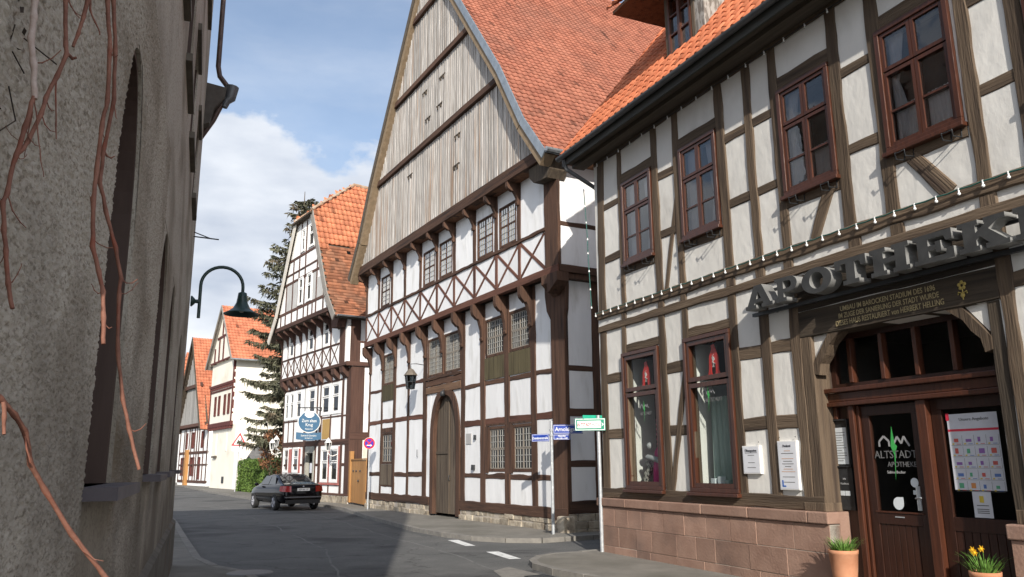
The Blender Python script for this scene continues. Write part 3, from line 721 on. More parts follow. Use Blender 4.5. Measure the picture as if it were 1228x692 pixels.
# --- entrance: recessed joinery at y .28
Y = .28
mb = MB()
mb.box(5.70, 8.24, Y - .10, Y + .10, 2.42, 2.54); mb.box(5.70, 8.24, Y - .16, Y - .1, 2.54, 2.60); mb.box(5.70, 8.24, Y - .13, Y + .09, 2.36, 2.418)
mb.build('transom', VARN, ph, bevel=.01)
mb = MB(); mb.box(5.70, 5.79, Y, Y + .09, 2.60, 3.31); mb.box(8.15, 8.24, Y, Y + .09, 2.6, 3.31); mb.box(5.79, 8.15, Y, Y + .09, 3.24, 3.31); mb.box(5.79, 8.15, Y, Y + .09, 2.60, 2.66)
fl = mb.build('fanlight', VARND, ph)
for x in (6.07, 6.58, 7.08, 7.58): q = MB(); q.box(x - .03, x + .03, Y - .03, Y + .07, 2.66, 3.24); q.build('mullion', VARN, fl, bevel=.006)
mb = MB(); mb.face([(5.75, Y + .04, 2.62), (8.2, Y + .04, 2.62), (8.2, Y + .04, 3.28), (5.75, Y + .04, 3.28)]); mb.build('pane', GLASS, fl)
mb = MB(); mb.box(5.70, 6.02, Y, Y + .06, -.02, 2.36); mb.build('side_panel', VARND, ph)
for x in (5.76, 5.99): q = MB(); q.box(x - .03, x + .03, Y - .05, Y, 2.2, 2.36) ; q.build('moulding', VARN, ph, bevel=.008)
mb = MB(); mb.box(6.02, 6.10, Y - .09, Y + .08, -.02, 2.36); mb.box(7.04, 7.17, Y - .09, Y + .08, -.02, 2.36); mb.box(6.11, 6.15, Y - .05, Y + .08, -.02, 2.36)
mb.build('door_frame', VARN, ph, bevel=.008)
mb = MB(); bars(mb, 6.16, 7.03, .0, 2.34, Y - .02, Y + .04, .12); mb.box(6.28, 6.91, Y - .02, Y + .04, .9, 1.03)
n = 7
for k in range(n):
    xa = 6.28 + .63 * k / n; mb.box(xa + .004, xa + .086, Y - .008, Y + .03, .12, .9)
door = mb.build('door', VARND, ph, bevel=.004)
mb = MB(); mb.box(6.25, 6.94, Y - .03, Y + .0, 1.035, 1.055); mb.build('bead', VARN, door)
mb = MB(); mb.face([(6.27, Y + .015, 1.02), (6.92, Y + .015, 1.02), (6.92, Y + .015, 2.23), (6.27, Y + .015, 2.23)]); mb.build('pane', GLASS, door)
mb = MB(); mb.box(6.15, 7.02, Y - .12, Y - .05, 2.36, 2.385); mb.build('door_closer', GALV, door)
mb = MB(); mb.box(6.875, 6.925, Y - .035, Y - .02, 1.08, 1.36); mb.tube([(6.90, Y - .03, 1.22), (6.90, Y - .085, 1.22), (6.98, Y - .09, 1.23)], .010, 8); mb.build('handle', GALV, door)
STK = flat('sticker_white', (.62, .66, .68)); INK = flat('dark_ink', (.05, .05, .06)); INKG = flat('grey_letters', (.13, .13, .13)); SIL = flat('silver_letters', (.30, .30, .30)); LIME = flat('bright_green', (.05, .36, .08)); REDP = flat('red_print', (.55, .03, .06)); GOLD = flat('gilt_letters', (.36, .29, .15))
def disc(name, x, z, r, y, m, parent, teardrop=False):
    mb = MB(); pts = [(x + r * math.cos(2 * math.pi * k / 20), z + r * math.sin(2 * math.pi * k / 20)) for k in range(20)]
    if teardrop: pts = [(x + r * math.cos(t), z + r * math.sin(t)) for t in [math.pi / 2 + 1.5 * math.pi * k / 18 for k in range(19)]] + [(x + r, z + r)]
    mb.prism(pts, y, y + .002, 'y'); return mb.build(name, m, parent)
disc('sticker', 6.84, 1.40, .055, Y - .002, STK, door); disc('sticker', 6.58, 1.15, .075, Y - .002, STK, door, True)
q = MB(); q.box(6.81, 6.87, Y - .004, Y - .002, 1.26, 1.31); q.build('sticker', STK, door)
q = MB(); q.box(6.53, 6.66, Y - .026, Y - .021, .985, .998); q.build('letter_plate', GALV, door)
# logo on the door pane
def logo(parent, x, z, s, y, small=True, msil=SIL, mgrey=INKG):
    mb = MB()
    def strip(pts, w):
        for i in range(len(pts) - 1):
            a = Vector((pts[i][0], 0, pts[i][1])); b = Vector((pts[i + 1][0], 0, pts[i + 1][1])); d = (b - a).normalized(); nn = Vector((d.z, 0, -d.x)) * w
            q = [a + nn, b + nn, b - nn, a - nn]
            mb.face([(x + s * p.x, y - .0005 * (i % 2), z + s * p.z) for p in q])
    strip([(-.20, 0), (-.20, .06), (-.13, .12), (-.06, .06), (-.06, 0)], .013)
    strip([(.0, .02), (.06, .11), (.11, .03), (.15, .11), (.22, .0)], .013)
    mb.build('logo_mark', msil, parent)
    mb = MB(); mb.prism([(x + s * p[0], z + s * p[1]) for p in ((-.015, -.38), (.0, -.1), (-.04, .0), (-.005, .23), (.02, .03), (.05, .0), (.02, -.06))], y - .003, y - .0015, 'y'); mb.build('logo_stroke', LIME, parent)
    if small:
        text_mesh('logo_lettering', 'ALTSTADT', .125 * s, mgrey, parent, (x + .01 * s, y - .001, z - .135 * s), sx=.98)
        text_mesh('logo_lettering', 'APOTHEKE', .085 * s, mgrey, parent, (x + .09 * s, y - .001, z - .235 * s), sx=.95)
        text_mesh('logo_lettering', 'Sabine Becker', .045 * s, msil, parent, (x, y - .001, z - .31 * s))
logo(door, 6.60, 1.83, 1.05, Y - .004)
# narrow glazed notice case beside the door
mb = MB(); bars(mb, 5.665, 5.94, 1.58, 2.20, Y - .05, Y - .002, .018); mb.box(5.683, 5.922, Y - .02, Y - .002, 1.598, 2.182); mb.box(5.665, 5.94, Y - .035, Y - .002, 1.04, 1.57)
case = mb.build('notice_case', IRON, ph)
q = MB(); q.box(5.69, 5.90, Y - .026, Y - .021, 1.62, 2.09); q.build('paper', STK, case)
q = MB()
for k in range(12): q.box(5.71, 5.71 + random.uniform(.09, .17), Y - .0275, Y - .0262, 1.66 + k * .033, 1.667 + k * .033)
q.build('print_lines', INKG, case)
for zz, s_ in ((1.42, '24h'), (1.36, 'Notdienst')): text_mesh('print_lines', s_, .035, SIL, case, (5.80, Y - .037, zz))
q = MB(); q.box(5.72, 5.79, Y - .038, Y - .0355, 1.22, 1.28); q.box(5.80, 5.88, Y - .038, Y - .0355, 1.22, 1.28); q.build('sticker', STK, case)
# glazed sidelight with posters
mb = MB(); bars(mb, 7.18, 8.22, 0, 2.36, Y - .01, Y + .05, .13); mb.box(7.31, 8.09, Y - .01, Y + .05, .88, 1.03)
for k in range(8): xa = 7.31 + .78 * k / 8; mb.box(xa + .004, xa + .093, Y + .0, Y + .04, .13, .88)
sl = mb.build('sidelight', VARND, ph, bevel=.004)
mb = MB(); mb.face([(7.3, Y + .02, 1.02), (8.1, Y + .02, 1.02), (8.1, Y + .02, 2.24), (7.3, Y + .02, 2.24)]); mb.build('pane', GLASS, sl)
PAP = flat('poster_paper', (.55, .56, .60)); 
mb = MB(); mb.box(7.37, 7.98, Y - .002, Y + .0, 1.33, 2.17); po = mb.build('poster', PAP, sl)
mb = MB(); mb.box(7.37, 7.98, Y - .004, Y - .0022, 1.975, 2.00); mb.box(7.36, 7.40, Y - .004, Y - .0022, 2.10, 2.18); mb.build('red_band', REDP, sl)
text_mesh('print_lines', 'Unsere Angebote', .05, INKG, sl, (7.7, Y - .003, 2.09))
PC = [flat('print_' + n_, c) for n_, c in (('red', (.5, .1, .08)), ('blue', (.10, .18, .42)), ('orange', (.6, .25, .08)), ('green', (.1, .35, .2)), ('violet', (.25, .12, .35)), ('yellow', (.6, .45, .06)))]
mb = MB(); gl_ = MB()
for i in range(5):
    for j in range(4):
        x = 7.40 + j * .145; z = 1.87 - i * .126
        gl_.box(x - .01, x + .128, Y - .0035, Y - .0022, z - .052, z - .049); gl_.box(x + .13, x + .132, Y - .0035, Y - .0022, z - .05, z + .06)
        mb.use(PC[random.randrange(5)]); w_ = random.uniform(.03, .075); h_ = random.uniform(.03, .06); mb.box(x + .03, x + .03 + w_, Y - .0035, Y - .0022, z - .015, z - .015 + h_)
        mb.use(PC[5]); mb.box(x + .005, x + .028, Y - .0035, Y - .0022, z - .042, z - .028)
        mb.use(PC[random.randrange(2)]); mb.box(x + .06, x + .11, Y - .0035, Y - .0022, z - .04, z - .034)
mb.build('printed_goods', None, sl); gl_.build('print_lines', INKG, sl)
mb = MB(); mb.box(7.57, 7.79, Y - .002, Y + .0, 1.04, 1.32); mb.build('poster', PAP, sl)
mb = MB(); mb.use(PC[5]); mb.box(7.65, 7.70, Y - .004, Y - .0022, 1.20, 1.27); mb.use(INKG)
for zz in (1.165, 1.125, 1.105, 1.085): mb.box(7.61, 7.75, Y - .004, Y - .0022, zz, zz + .009)
mb.build('print_lines', None, sl)
# dark entrance hall behind
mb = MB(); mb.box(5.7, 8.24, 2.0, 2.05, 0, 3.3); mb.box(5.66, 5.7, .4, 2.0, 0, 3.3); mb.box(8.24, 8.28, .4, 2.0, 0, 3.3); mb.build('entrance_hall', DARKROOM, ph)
mb = MB(); mb.box(5.6, 8.3, -.02, .5, -.05, .10); mb.build('doorstep', SANDST, ph)
# --- inscription on the lintel, with a gilt flower
for s_, z, x0, sz, ss in (('UMBAU IM BAROCKEN STADIUM DES 1696', 3.555, 6.97, .092, .80), ('IM ZUGE DER SANIERUNG DER STADT WURDE', 3.465, 6.97, .092, .76), ('DIESES HAUS RESTAURIERT von HERBERT HELLING', 3.372, 6.97, .098, .72)):
    text_mesh('inscription', s_, sz, GOLD, ph, (x0, -.036, z), sx=ss, extrude=.001, bold=.0008)
mb = MB()
for a in range(5):
    t = a * 1.257 + .3; mb.ball((8.0 + .035 * math.cos(t), -.036, 3.54 + .035 * math.sin(t)), .022, 8, 5, sc=(1, .3, 1))
mb.ball((8.0, -.038, 3.43), .03, 8, 5, sc=(1, .3, 1)); mb.tube([(8.0, -.034, 3.50), (8.0, -.036, 3.38)], .007, 6)
for sx in (-1, 1): mb.tube([(8.0, -.034, 3.45), (8.0 + sx * .05, -.036, 3.47), (8.0 + sx * .055, -.036, 3.44)], .008, 6)
mb.build('painted_flower', flat('gilt_paint', (.38, .29, .08)), ph)

# --- APOTHEKE: slab-serif metal letters on a rail
def L_pts(ch):
    """outline(s) of a slab-serif capital in a 1 x 1 box"""
    if ch == 'A': return [[(0, 0), (.40, 0), (.40, .16), (.33, .16), (.36, .26), (.64, .26), (.67, .16), (.60, .16), (.60, 0), (1, 0), (1, .16), (.92, .16), (.64, 1), (.36, 1), (.08, .16), (0, .16)], [(.41, .40), (.50, .72), (.59, .40)]]
    if ch == 'P':
        o = [(0, 0), (.48, 0), (.48, .16), (.36, .16), (.36, .36), (.62, .36)] + [(.62 + .34 * math.sin(t), .68 - .32 * math.cos(t)) for t in [math.pi * k / 12 for k in range(13)]] + [(0, 1), (0, .84), (.10, .84), (.10, .16), (0, .16)]
        i = [(.36, .52), (.58, .52)] + [(.58 + .13 * math.sin(t), .68 - .16 * math.cos(t)) for t in [math.pi * k / 8 for k in range(9)]] + [(.36, .84)]
        return [o, i]
    if ch == 'O':
        return [[(.5 + .5 * math.cos(t), .5 + .52 * math.sin(t)) for t in [2 * math.pi * k / 32 for k in range(32)]], [(.5 + .23 * math.cos(t), .5 + .33 * math.sin(t)) for t in [2 * math.pi * k / 28 for k in range(28)]]]
    if ch == 'T': return [[(.24, 0), (.76, 0), (.76, .16), (.64, .16), (.64, .82), (.80, .82), (.84, .62), (1, .62), (1, 1), (0, 1), (0, .62), (.16, .62), (.20, .82), (.36, .82), (.36, .16), (.24, .16)]]
    if ch == 'H': return [[(0, 0), (.42, 0), (.42, .16), (.35, .16), (.35, .42), (.65, .42), (.65, .16), (.58, .16), (.58, 0), (1, 0), (1, .16), (.92, .16), (.92, .84), (1, .84), (1, 1), (.58, 1), (.58, .84), (.65, .84), (.65, .60), (.35, .60), (.35, .84), (.42, .84), (.42, 1), (0, 1), (0, .84), (.08, .84), (.08, .16), (0, .16)]]
    if ch == 'E': return [[(0, 0), (1, 0), (1, .38), (.84, .38), (.80, .18), (.38, .18), (.38, .42), (.56, .42), (.56, .32), (.70, .32), (.70, .68), (.56, .68), (.56, .58), (.38, .58), (.38, .82), (.78, .82), (.82, .64), (.98, .64), (.98, 1), (0, 1), (0, .84), (.10, .84), (.10, .16), (0, .16)]]
    if ch == 'K': return [[(0, 0), (.42, 0), (.42, .16), (.36, .16), (.36, .34), (.44, .44), (.62, .16), (.54, .16), (.54, 0), (1, 0), (1, .16), (.94, .16), (.62, .62), (.82, .84), (.96, .84), (.96, 1), (.54, 1), (.54, .84), (.58, .84), (.36, .58), (.36, .84), (.42, .84), (.42, 1), (0, 1), (0, .84), (.10, .84), (.10, .16), (0, .16)]]
def letter_mesh(ch, w, h, dep):
    cu = bpy.data.curves.new('letter_' + ch, 'CURVE'); cu.dimensions = '2D'; cu.fill_mode = 'BOTH'; cu.extrude = dep / 2
    for pts in L_pts(ch):
        s_ = cu.splines.new('POLY'); s_.points.add(len(pts) - 1); s_.use_cyclic_u = True
        for p, q in zip(s_.points, pts): p.co = (q[0] * w, q[1] * h, 0, 1)
    t = bpy.data.objects.new('letter_tmp', cu); scene.collection.objects.link(t)
    dg = bpy.context.evaluated_depsgraph_get(); dg.update()
    me = bpy.data.meshes.new_from_object(t.evaluated_get(dg)); bpy.data.objects.remove(t)
    return me
SIGN = mat('dark_sign_face', (.040, .040, .039), (.062, .062, .060), scale=5, rough=.55, metal=.1, spec=.4, stretch=(1, 1, 1))
SIGNS = mat('pale_sign_sides', (.22, .22, .212), (.30, .30, .29), scale=6, rough=.5, metal=.3)  # letter sides a paler grey than the front faces
sign = thing('shop_sign', 'raised grey metal capital letters spelling APOTHEKE above the shop door', 'sign', Matrix.Translation(PHo) @ Matrix.Rotation(PHr, 4, 'Z') @ Vector((4.8, -.2, 3.8)), PHr)
x = 0.0
for ch, w in zip('APOTHEKE', (.56, .44, .52, .49, .55, .50, .56, .50)):
    me = letter_mesh(ch, w, .33, .19); me.name = 'letter'; me.materials.clear(); me.materials.append(SIGN); me.materials.append(SIGNS)
    for pg in me.polygons: pg.material_index = 0 if pg.normal.z > .9 else 1
    o = bpy.data.objects.new('letter', me); scene.collection.objects.link(o); o.parent = sign
    o.location = (x, -.02, 0); o.rotation_euler = (R(90), 0, 0); x += w + .062
mb = MB(); mb.box(-.1, x + .05, .085, .14, -.06, -.012); 
for k in range(6): xx = .3 + k * .75; mb.box(xx, xx + .03, .142, .19, -.055, -.02)
mb.box(-.1, x + .05, .085, .115, .24, .28)
mb.build('rail', IRON, sign)

# --- notices on the wall, left of the door
def loc_ph(x, y, z): return Matrix.Translation(PHo) @ Matrix.Rotation(PHr, 4, 'Z') @ Vector((x, y, z))
def notice(x0, x1, z0, z1, label, logo_=False):
    t = thing('notice_board', label, 'notice', loc_ph((x0 + x1) / 2, -.02, z0), PHr); w = (x1 - x0) / 2; h = z1 - z0
    mb = MB(); mb.box(-w, w, -.028, .02, 0, h); mb.build('backing_board', WHITEP, t, bevel=.003)
    mb = MB(); mb.box(-w + .015, w - .015, -.031, -.0285, .015, h - .015); mb.build('paper', flat('notice_paper', (.68, .69, .72)), t)
    q = MB(); q.use(INKG)
    n = int(h / .035)
    for k in range(2, n - 1):
        if random.random() < .25: continue
        ww = random.uniform(.3, .75) * w
        if logo_ and random.random() < .5: q.use(flat('pale_orange_ink', (.55, .33, .22)))
        else: q.use(INKG)
        q.box(-ww, ww, -.0325, -.0312, h - k * .035, h - k * .035 + .008)
    q.build('print_lines', None, t)
    text_mesh('heading', 'Öffnungszeiten' if not logo_ else 'Denkmal', .05, INK, t, (0, -.032, h - .085), sx=.85)
    if logo_:
        q = MB(); q.box(-w + .05, -w + .075, -.033, -.0312, .04, .13); q.box(-w + .075, -w + .12, -.033, -.0312, .04, .06); q.build('emblem', flat('blue_ink', (.03, .12, .4)), t)
    for sx in (-1, 1): q = MB(); q.ball((sx * (w - .03), -.005, h + .05), .008, 6, 4); q.build('hook', IRON, t)
notice(4.19, 4.56, 1.49, 1.89, 'smaller white notice with one block of grey print, nearer the shop windows')
notice(4.93, 5.30, 1.28, 1.94, 'taller white notice with orange print and a blue emblem, beside the door post', True)

# ================================================================== big gabled house (middle)
BGo, BGr = frame((.9453, 20.854), -29.0903)
bg = thing('gabled_house', 'tall white half-timbered house with a weathered board gable and an arched gate', 'house', BGo, BGr)
def tb(name, p0, p1, w, m=W_BG, prot=.02, y=0.0, **k):
    k.setdefault('jit', .014)
    return timber(bg, name, p0, p1, w, m, prot=prot, y=y, **k)
XL, XR = -14.12, .82          # lower walls
OU, SU = .30, .22             # jetty of the upper floor, front and side
UXL, UXR = -13.95, 1.06
DEP = 20.0
low_w = [(-12.46, -11.30, 4.74, 5.95), (-8.02, -5.32, 4.62, 5.95), (-3.60, -2.42, 4.78, 5.95), (-2.10, -.93, 4.78, 5.95),
         (-12.46, -11.30, 1.72, 2.90), (-3.42, -2.36, 1.46, 2.74), (-1.96, -.86, 1.46, 2.74)]
gate_hole = (-7.72, -5.32, -.1, 4.2)
mb = MB(); wall_holes(mb, XL, XR, 0.0, 6.62, low_w + [gate_hole], 0, .25, sx=(-12.53, -11.2, -9.76, -8.21, -5.16, -3.78, -2.26, -.78), sz=(1.34, 2.89, 3.33, 4.03, 4.575), pid=lambda x: (1.34, 3.33, 4.575) if x < -6.5 else (1.34, 2.89, 4.03))
mb.face([(XR, 0, 0), (XR, DEP, 0), (XR, DEP, 6.62), (XR, 0, 6.62)], .5); mb.face([(XL, 0, 0), (XL, 0, 6.62), (XL, DEP, 6.62), (XL, DEP, 0)], .5)
mb.face([(XL, DEP, 0), (XL, DEP, 9.7), (XR, DEP, 9.7), (XR, DEP, 0)], .5)
mb.build('lower_wall', P_BG, bg)
up_w = [(-12.16, -11.18, 7.79, 9.02), (-7.84, -6.82, 7.79, 9.02), (-6.44, -5.40, 7.79, 9.02), (-3.56, -2.52, 7.79, 9.02), (-2.13, -1.12, 7.79, 9.02)]
mb = MB(); wall_holes(mb, UXL, UXR, 6.6, 9.9, up_w, -OU, .25, sx=(-12.40, -10.95, -9.58, -8.08, -6.63, -5.24, -3.76, -2.32, -.95), sz=(7.72,))
mb.face([(UXR, -OU, 6.6), (UXR, DEP, 6.6), (UXR, DEP, 9.9), (UXR, -OU, 9.9)], .5); mb.face([(UXL, -OU, 6.6), (UXL, -OU, 9.9), (UXL, DEP, 9.9), (UXL, DEP, 6.6)], .5)
mb.build('upper_wall', P_BG, bg)
ROOM = MATS['room_paint']
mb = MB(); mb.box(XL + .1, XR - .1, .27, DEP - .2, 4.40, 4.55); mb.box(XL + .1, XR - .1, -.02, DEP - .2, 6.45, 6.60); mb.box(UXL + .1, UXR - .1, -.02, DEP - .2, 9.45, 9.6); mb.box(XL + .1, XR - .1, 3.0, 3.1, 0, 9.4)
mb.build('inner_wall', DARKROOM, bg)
mb = MB(); mb.box(UXL + .02, UXR - .02, -OU + .01, 0.0, 6.5, 6.595); mb.build('jetty_soffit', W_BG, bg)
# lower posts and rails
for x, w in ((-14.05, .16), (-12.56, .15), (-11.17, .24), (-9.76, .18), (-8.21, .34), (-5.16, .27), (-3.78, .32), (-2.26, .29), (-.78, .27)):
    z1 = 6.0
    tb('post', (x, .55), (x + random.uniform(-.02, .02), z1 + .45), w, prot=.03)
cpst = MB(); cpst.prism([(.22, .3), (.845, .3), (.845, 5.35), (.90, 5.55), (.94, 6.1), (.94, 6.45), (-.08, 6.45), (-.06, 6.0), (.02, 5.6), (.20, 5.35)], -.05, .07, 'y')
cpst.build('corner_post', W_BG, bg, bevel=.02)
def railb(a, b, z, w, m=W_BG, prot=.02, **k): tb('rail', (a, z + random.uniform(-.015, .015)), (b, z + random.uniform(-.015, .015)), w, m, prot=prot, **k)
for a, b in ((-14.0, -12.6), (-12.5, -11.25), (-11.1, -9.8), (-9.7, -8.33)):
    railb(a, b, 3.33, .16, W_BGR); railb(a, b, 1.345, .16) if not (a == -12.5) else None
for a, b in ((-14.0, -12.6), (-11.1, -9.8), (-9.7, -8.33)): railb(a, b, 4.575, .11, W_BGR)
for a, b in ((-5.05, -3.9), (-3.66, -2.36), (-2.16, -.88), (-.68, .22)):
    railb(a, b, 4.03, .13); railb(a, b, 2.89, .18, W_BGR); railb(a, b, 1.33, .14)
tb('sole_plate', (-14.1, .50), (-7.74, .50), .27, prot=.06); tb('sole_plate', (-5.30, .46), (.82, .46), .27, prot=.06)
# upper posts, rails and the crossed braces under the windows
UP = [-13.86, -12.40, -10.95, -9.58, -8.08, -6.63, -5.24, -3.76, -2.32, -.95]
for x in UP: tb('post', (x, 7.70), (x, 9.60), .20, y=-OU, prot=.026); tb('post', (x, 6.66), (x, 7.66), .15, W_BGR, y=-OU, prot=.022)
tb('corner_post', (.765, 6.64), (.765, 9.65), .66, y=-OU, prot=.04, dep=.05, jit=.014)
tb('rail', (-13.92, 7.72), (.5, 7.72), .10, y=-OU, prot=.05); tb('jetty_beam', (-13.98, 6.54), (1.08, 6.54), .20, W_BGR, y=-OU, prot=.045, jit=.004)
E_ = UP + [.44]
for a, b in zip(E_, E_[1:]):
    tb('brace', (a + .06, 6.68), (b - .06, 7.64), .10, W_BGR, y=-OU, prot=.012, jit=.004); tb('brace', (a + .06, 7.64), (b - .06, 6.68), .10, W_BGR, y=-OU, prot=.017, jit=.004)
# carved brackets under the jetty and under the gable
def bracket(x, y, zb, zt, out, w, m):
    mb = MB(); pts = []
    h = zt - zb
    prof = [(0.02, zb), (-.05, zb - .02), (-.07, zb + .05), (-.045, zb + .10), (-.06, zb + .30 * h), (-.40 * out, zb + .55 * h), (-.55 * out, zb + .62 * h), (-.60 * out, zb + .58 * h), (-.98 * out, zb + .70 * h), (-1.06 * out, zb + .78 * h), (-1.06 * out, zt), (.02, zt)]
    mb.prism([(y + a, b) for a, b in prof], x - w / 2, x + w / 2, 'x')
    mb.build('bracket', m, bg, bevel=.012)
for x in (-13.95, -12.52, -11.10, -9.72, -8.2, -6.75, -5.2, -3.78, -2.28, -.85): bracket(x, -.03, 5.35, 6.43, OU + .05, .16, W_BG)
mb = MB()
mb.prism([(-.04, 5.9), (-.12, 5.95), (-.42, 6.2), (-.42, 6.43), (-.04, 6.43)], .38, .66, 'x'); mb.build('bracket', W_BG, bg, bevel=.01)
mb = MB(); mb.prism([(.66, 5.95), (.74, 5.97), (1.14, 6.2), (1.14, 6.43), (.66, 6.43)], -.42, -.06, 'y'); mb.build('bracket', W_BG, bg, bevel=.01)
OG = .70
for i, x in enumerate(UP):
    bracket(x, -OU - .03, 8.80, 9.42, OG - OU - .04, .12, W_BG)
mb = MB()
mb.prism([(.44, 8.95), (1.1, 8.9), (1.25, 9.1), (1.28, 9.42), (.2, 9.42), (.22, 9.15)], -OG + .06, -.1, 'y'); mb.build('corner_head', W_PHD, bg, bevel=.02)
mb = MB(); mb.box(-14.2, 1.1, -OG + .05, .2, 9.43, 9.47); mb.build('gable_soffit', W_SOFF, bg)
# side wall towards the side street
def side(name, y0, z0, y1, z1, w, x, m=W_BG, prot=.02):
    o = timber(bg, name, (y0, z0), (y1, z1), w, m, prot=prot)
    o.matrix_basis = Matrix.Translation((x, 0, 0)) @ Matrix.Rotation(R(90), 4, 'Z') @ o.matrix_basis
    return o
for y0 in (.97, 2.9, 4.6, 6.3, 8.0, 9.7, 11.4, 13.1, 14.8):
    side('post', y0, .4, y0, 6.4, .32, XR); side('post', y0 + .12, 6.7, y0 + .12, 9.5, .28, UXR)
for z, w in ((4.03, .14), (2.92, .20), (1.66, .15)): side('rail', .04, z, 15, z, w, XR, prot=.014)
side('sole_plate', .0, .62, 16, .62, .3, XR, prot=.04)
side('rail', -.24, 7.74, 15, 7.74, .13, UXR, prot=.014); side('jetty_beam', -.3, 6.54, 16, 6.54, .2, UXR, prot=.05)
mb = MB(); mb.box(XR + .001, UXR - .01, 0.0, 16, 6.30, 6.43); mb.build('jetty_soffit', W_BG, bg)
# stone base
for (a, b) in ((-14.15, -7.70), (-5.32, .86)):
    mb = MB(); x = a
    while x < b - .02:
        w = min(random.uniform(.25, .7), b - x)
        hb = .17 + random.uniform(-.02, .03) if a < -8 or True else 0
        mb.box(x + .01, x + w - .01, -.06 + random.uniform(-.05, .03), .2, -.05, hb); x += w
    x = a + .1
    while x < b - .02:
        w = min(random.uniform(.2, .55), b - x); mb.box(x + .008, x + w - .008, -.03 + random.uniform(-.03, .02), .2, .2, .355); x += w
    mb.build('stone_base', RUBBLE, bg, bevel=.02)
mb = MB(); mb.box(-14.14, -7.72, -.02, .19, -.05, .352); mb.box(-5.30, .84, -.02, .19, -.05, .352); mb.build('mortar', MORTAR, bg)
mb = MB()
for r_ in range(4):
    y = -.05
    while y < 14:
        w = random.uniform(.25, .6); mb.box(XR - .1, XR + .06 + random.uniform(-.03, .03), y + .01, y + w - .01, -.25 + r_ * .18, -.075 + r_ * .18); y += w
mb.build('stone_base', RUBBLE, bg, bevel=.015)
mb = MB(); mb.box(.55, .95, -.22, .1, -.05, .42); mb.build('corner_stone', RUBBLE, bg, bevel=.05)
# windows: pale leaded casements
L4 = [(0, .5, .5, 1, None, .026), (.5, 1, .5, 1, None, .026), (0, .5, 0, .5, None, .026), (.5, 1, 0, .5, None, .026)]
GLASSU = glass('blue_grey_leaded_glass', (.4, .45, .48), 6.0, .10)
SASH = mat('pale_old_sash', (.21, .185, .155), (.32, .285, .24), scale=8, stretch=(6, 6, .8))
def bgw(x0, x1, z0, z1, y=0.0, fw=.08, lat=.11, m=W_BG, **k): return window_unit(bg, x0, x1, z0, z1, y + .06, m, SASH, L4, GLASSD, fw=fw, proud=.075, sill=False, lattice=lat, py=-.036, **k)
bgw(*low_w[0]); bgw(-8.02, -6.72, 4.62, 5.95); bgw(-6.62, -5.32, 4.62, 5.95); bgw(*low_w[2]); bgw(*low_w[3])
q = MB(); q.box(-6.72, -6.62, -.05, .2, 4.62, 5.95); q.build('mullion', W_BG, bg)
bgw(*low_w[4], lat=.2); bgw(*low_w[5], lat=.13); bgw(*low_w[6], lat=.13)
for a in up_w: window_unit(bg, *a, -OU + .06, W_BG, W_BG, L4, GLASSU, fw=.05, proud=.075, sill=False, py=-.042, lattice=.13)
def panel(x0, x1, z0, z1, m, n, name='boarded_panel', y=-.03):
    mb = MB(); w = (x1 - x0) / n
    for k in range(n): mb.box(x0 + k * w + .003, x0 + (k + 1) * w - .003, y + random.uniform(-.003, .003), .02, z0, z1)
    return mb.build(name, m, bg)
panel(-12.50, -11.28, 4.12, 4.73, OLIVE, 5); panel(-3.64, -2.40, 4.12, 4.77, OLIVE, 5); panel(-2.13, -.90, 4.12, 4.77, OLIVE, 5)
panel(-12.50, -11.28, .95, 1.71, W_DOOR, 4); panel(-12.50, -11.28, 2.91, 3.08, W_BG, 1)
railb(-12.5, -11.25, .92, .10)
panel(-3.56, -.80, 2.76, 2.815, W_BG, 1, 'window_head'); panel(-2.35, -1.97, 1.42, 2.755, W_BG, 1, 'mullion'); panel(-3.60, -3.43, 1.42, 2.755, W_BG, 1, 'jamb'); panel(-.85, -.70, 1.42, 2.755, W_BG, 1, 'jamb')
# carved head above the gate
tb('carved_lintel', (-8.06, 4.16), (-5.28, 4.16), .24, wood('carved_oak', (.15, .085, .05), (.24, .145, .09), (.085, .05, .033)), prot=.05); tb('lintel', (-8.1, 4.40), (-5.25, 4.40), .20, prot=.035); tb('lintel', (-8.1, 4.55), (-5.25, 4.55), .10, prot=.06)
# gate: pointed arch frame and boarded leaves
gx, gw = -6.52, 1.16
def arch(w, zs, za, n=16):
    pts = []
    for k in range(n + 1):
        t = k / n; pts.append((gx - w + w * (1 - math.cos(t * math.pi / 2)) ** 1.0 if False else gx - w * math.cos(t * math.pi / 2) ** .82, zs + (za - zs) * math.sin(t * math.pi / 2) ** .92))
    return pts + [(2 * gx - x, z) for x, z in pts[-2::-1]]
outer = [(gx - gw, .1)] + arch(gw, 2.5, 4.16) + [(gx + gw, .1)]
inner = [(gx - gw + .26, .1)] + arch(gw - .26, 2.45, 3.92) + [(gx + gw - .26, .1)]
mb = MB()
n_ = len(outer)
for y, fl_ in ((-.045, False), ):
    for i in range(n_ - 1):
        mb.face([(outer[i][0], y, outer[i][1]), (inner[i][0], y, inner[i][1]), (inner[i + 1][0], y, inner[i + 1][1]), (outer[i + 1][0], y, outer[i + 1][1])][::-1], .5)
for i in range(n_ - 1):
    mb.face([(inner[i][0], -.045, inner[i][1]), (inner[i][0], .2, inner[i][1]), (inner[i + 1][0], .2, inner[i + 1][1]), (inner[i + 1][0], -.045, inner[i + 1][1])], .5)
    mb.face([(outer[i][0], -.045, outer[i][1]), (outer[i + 1][0], -.045, outer[i + 1][1]), (outer[i + 1][0], .2, outer[i + 1][1]), (outer[i][0], .2, outer[i][1])], .5)
mb.build('gate_arch', W_BG, bg)
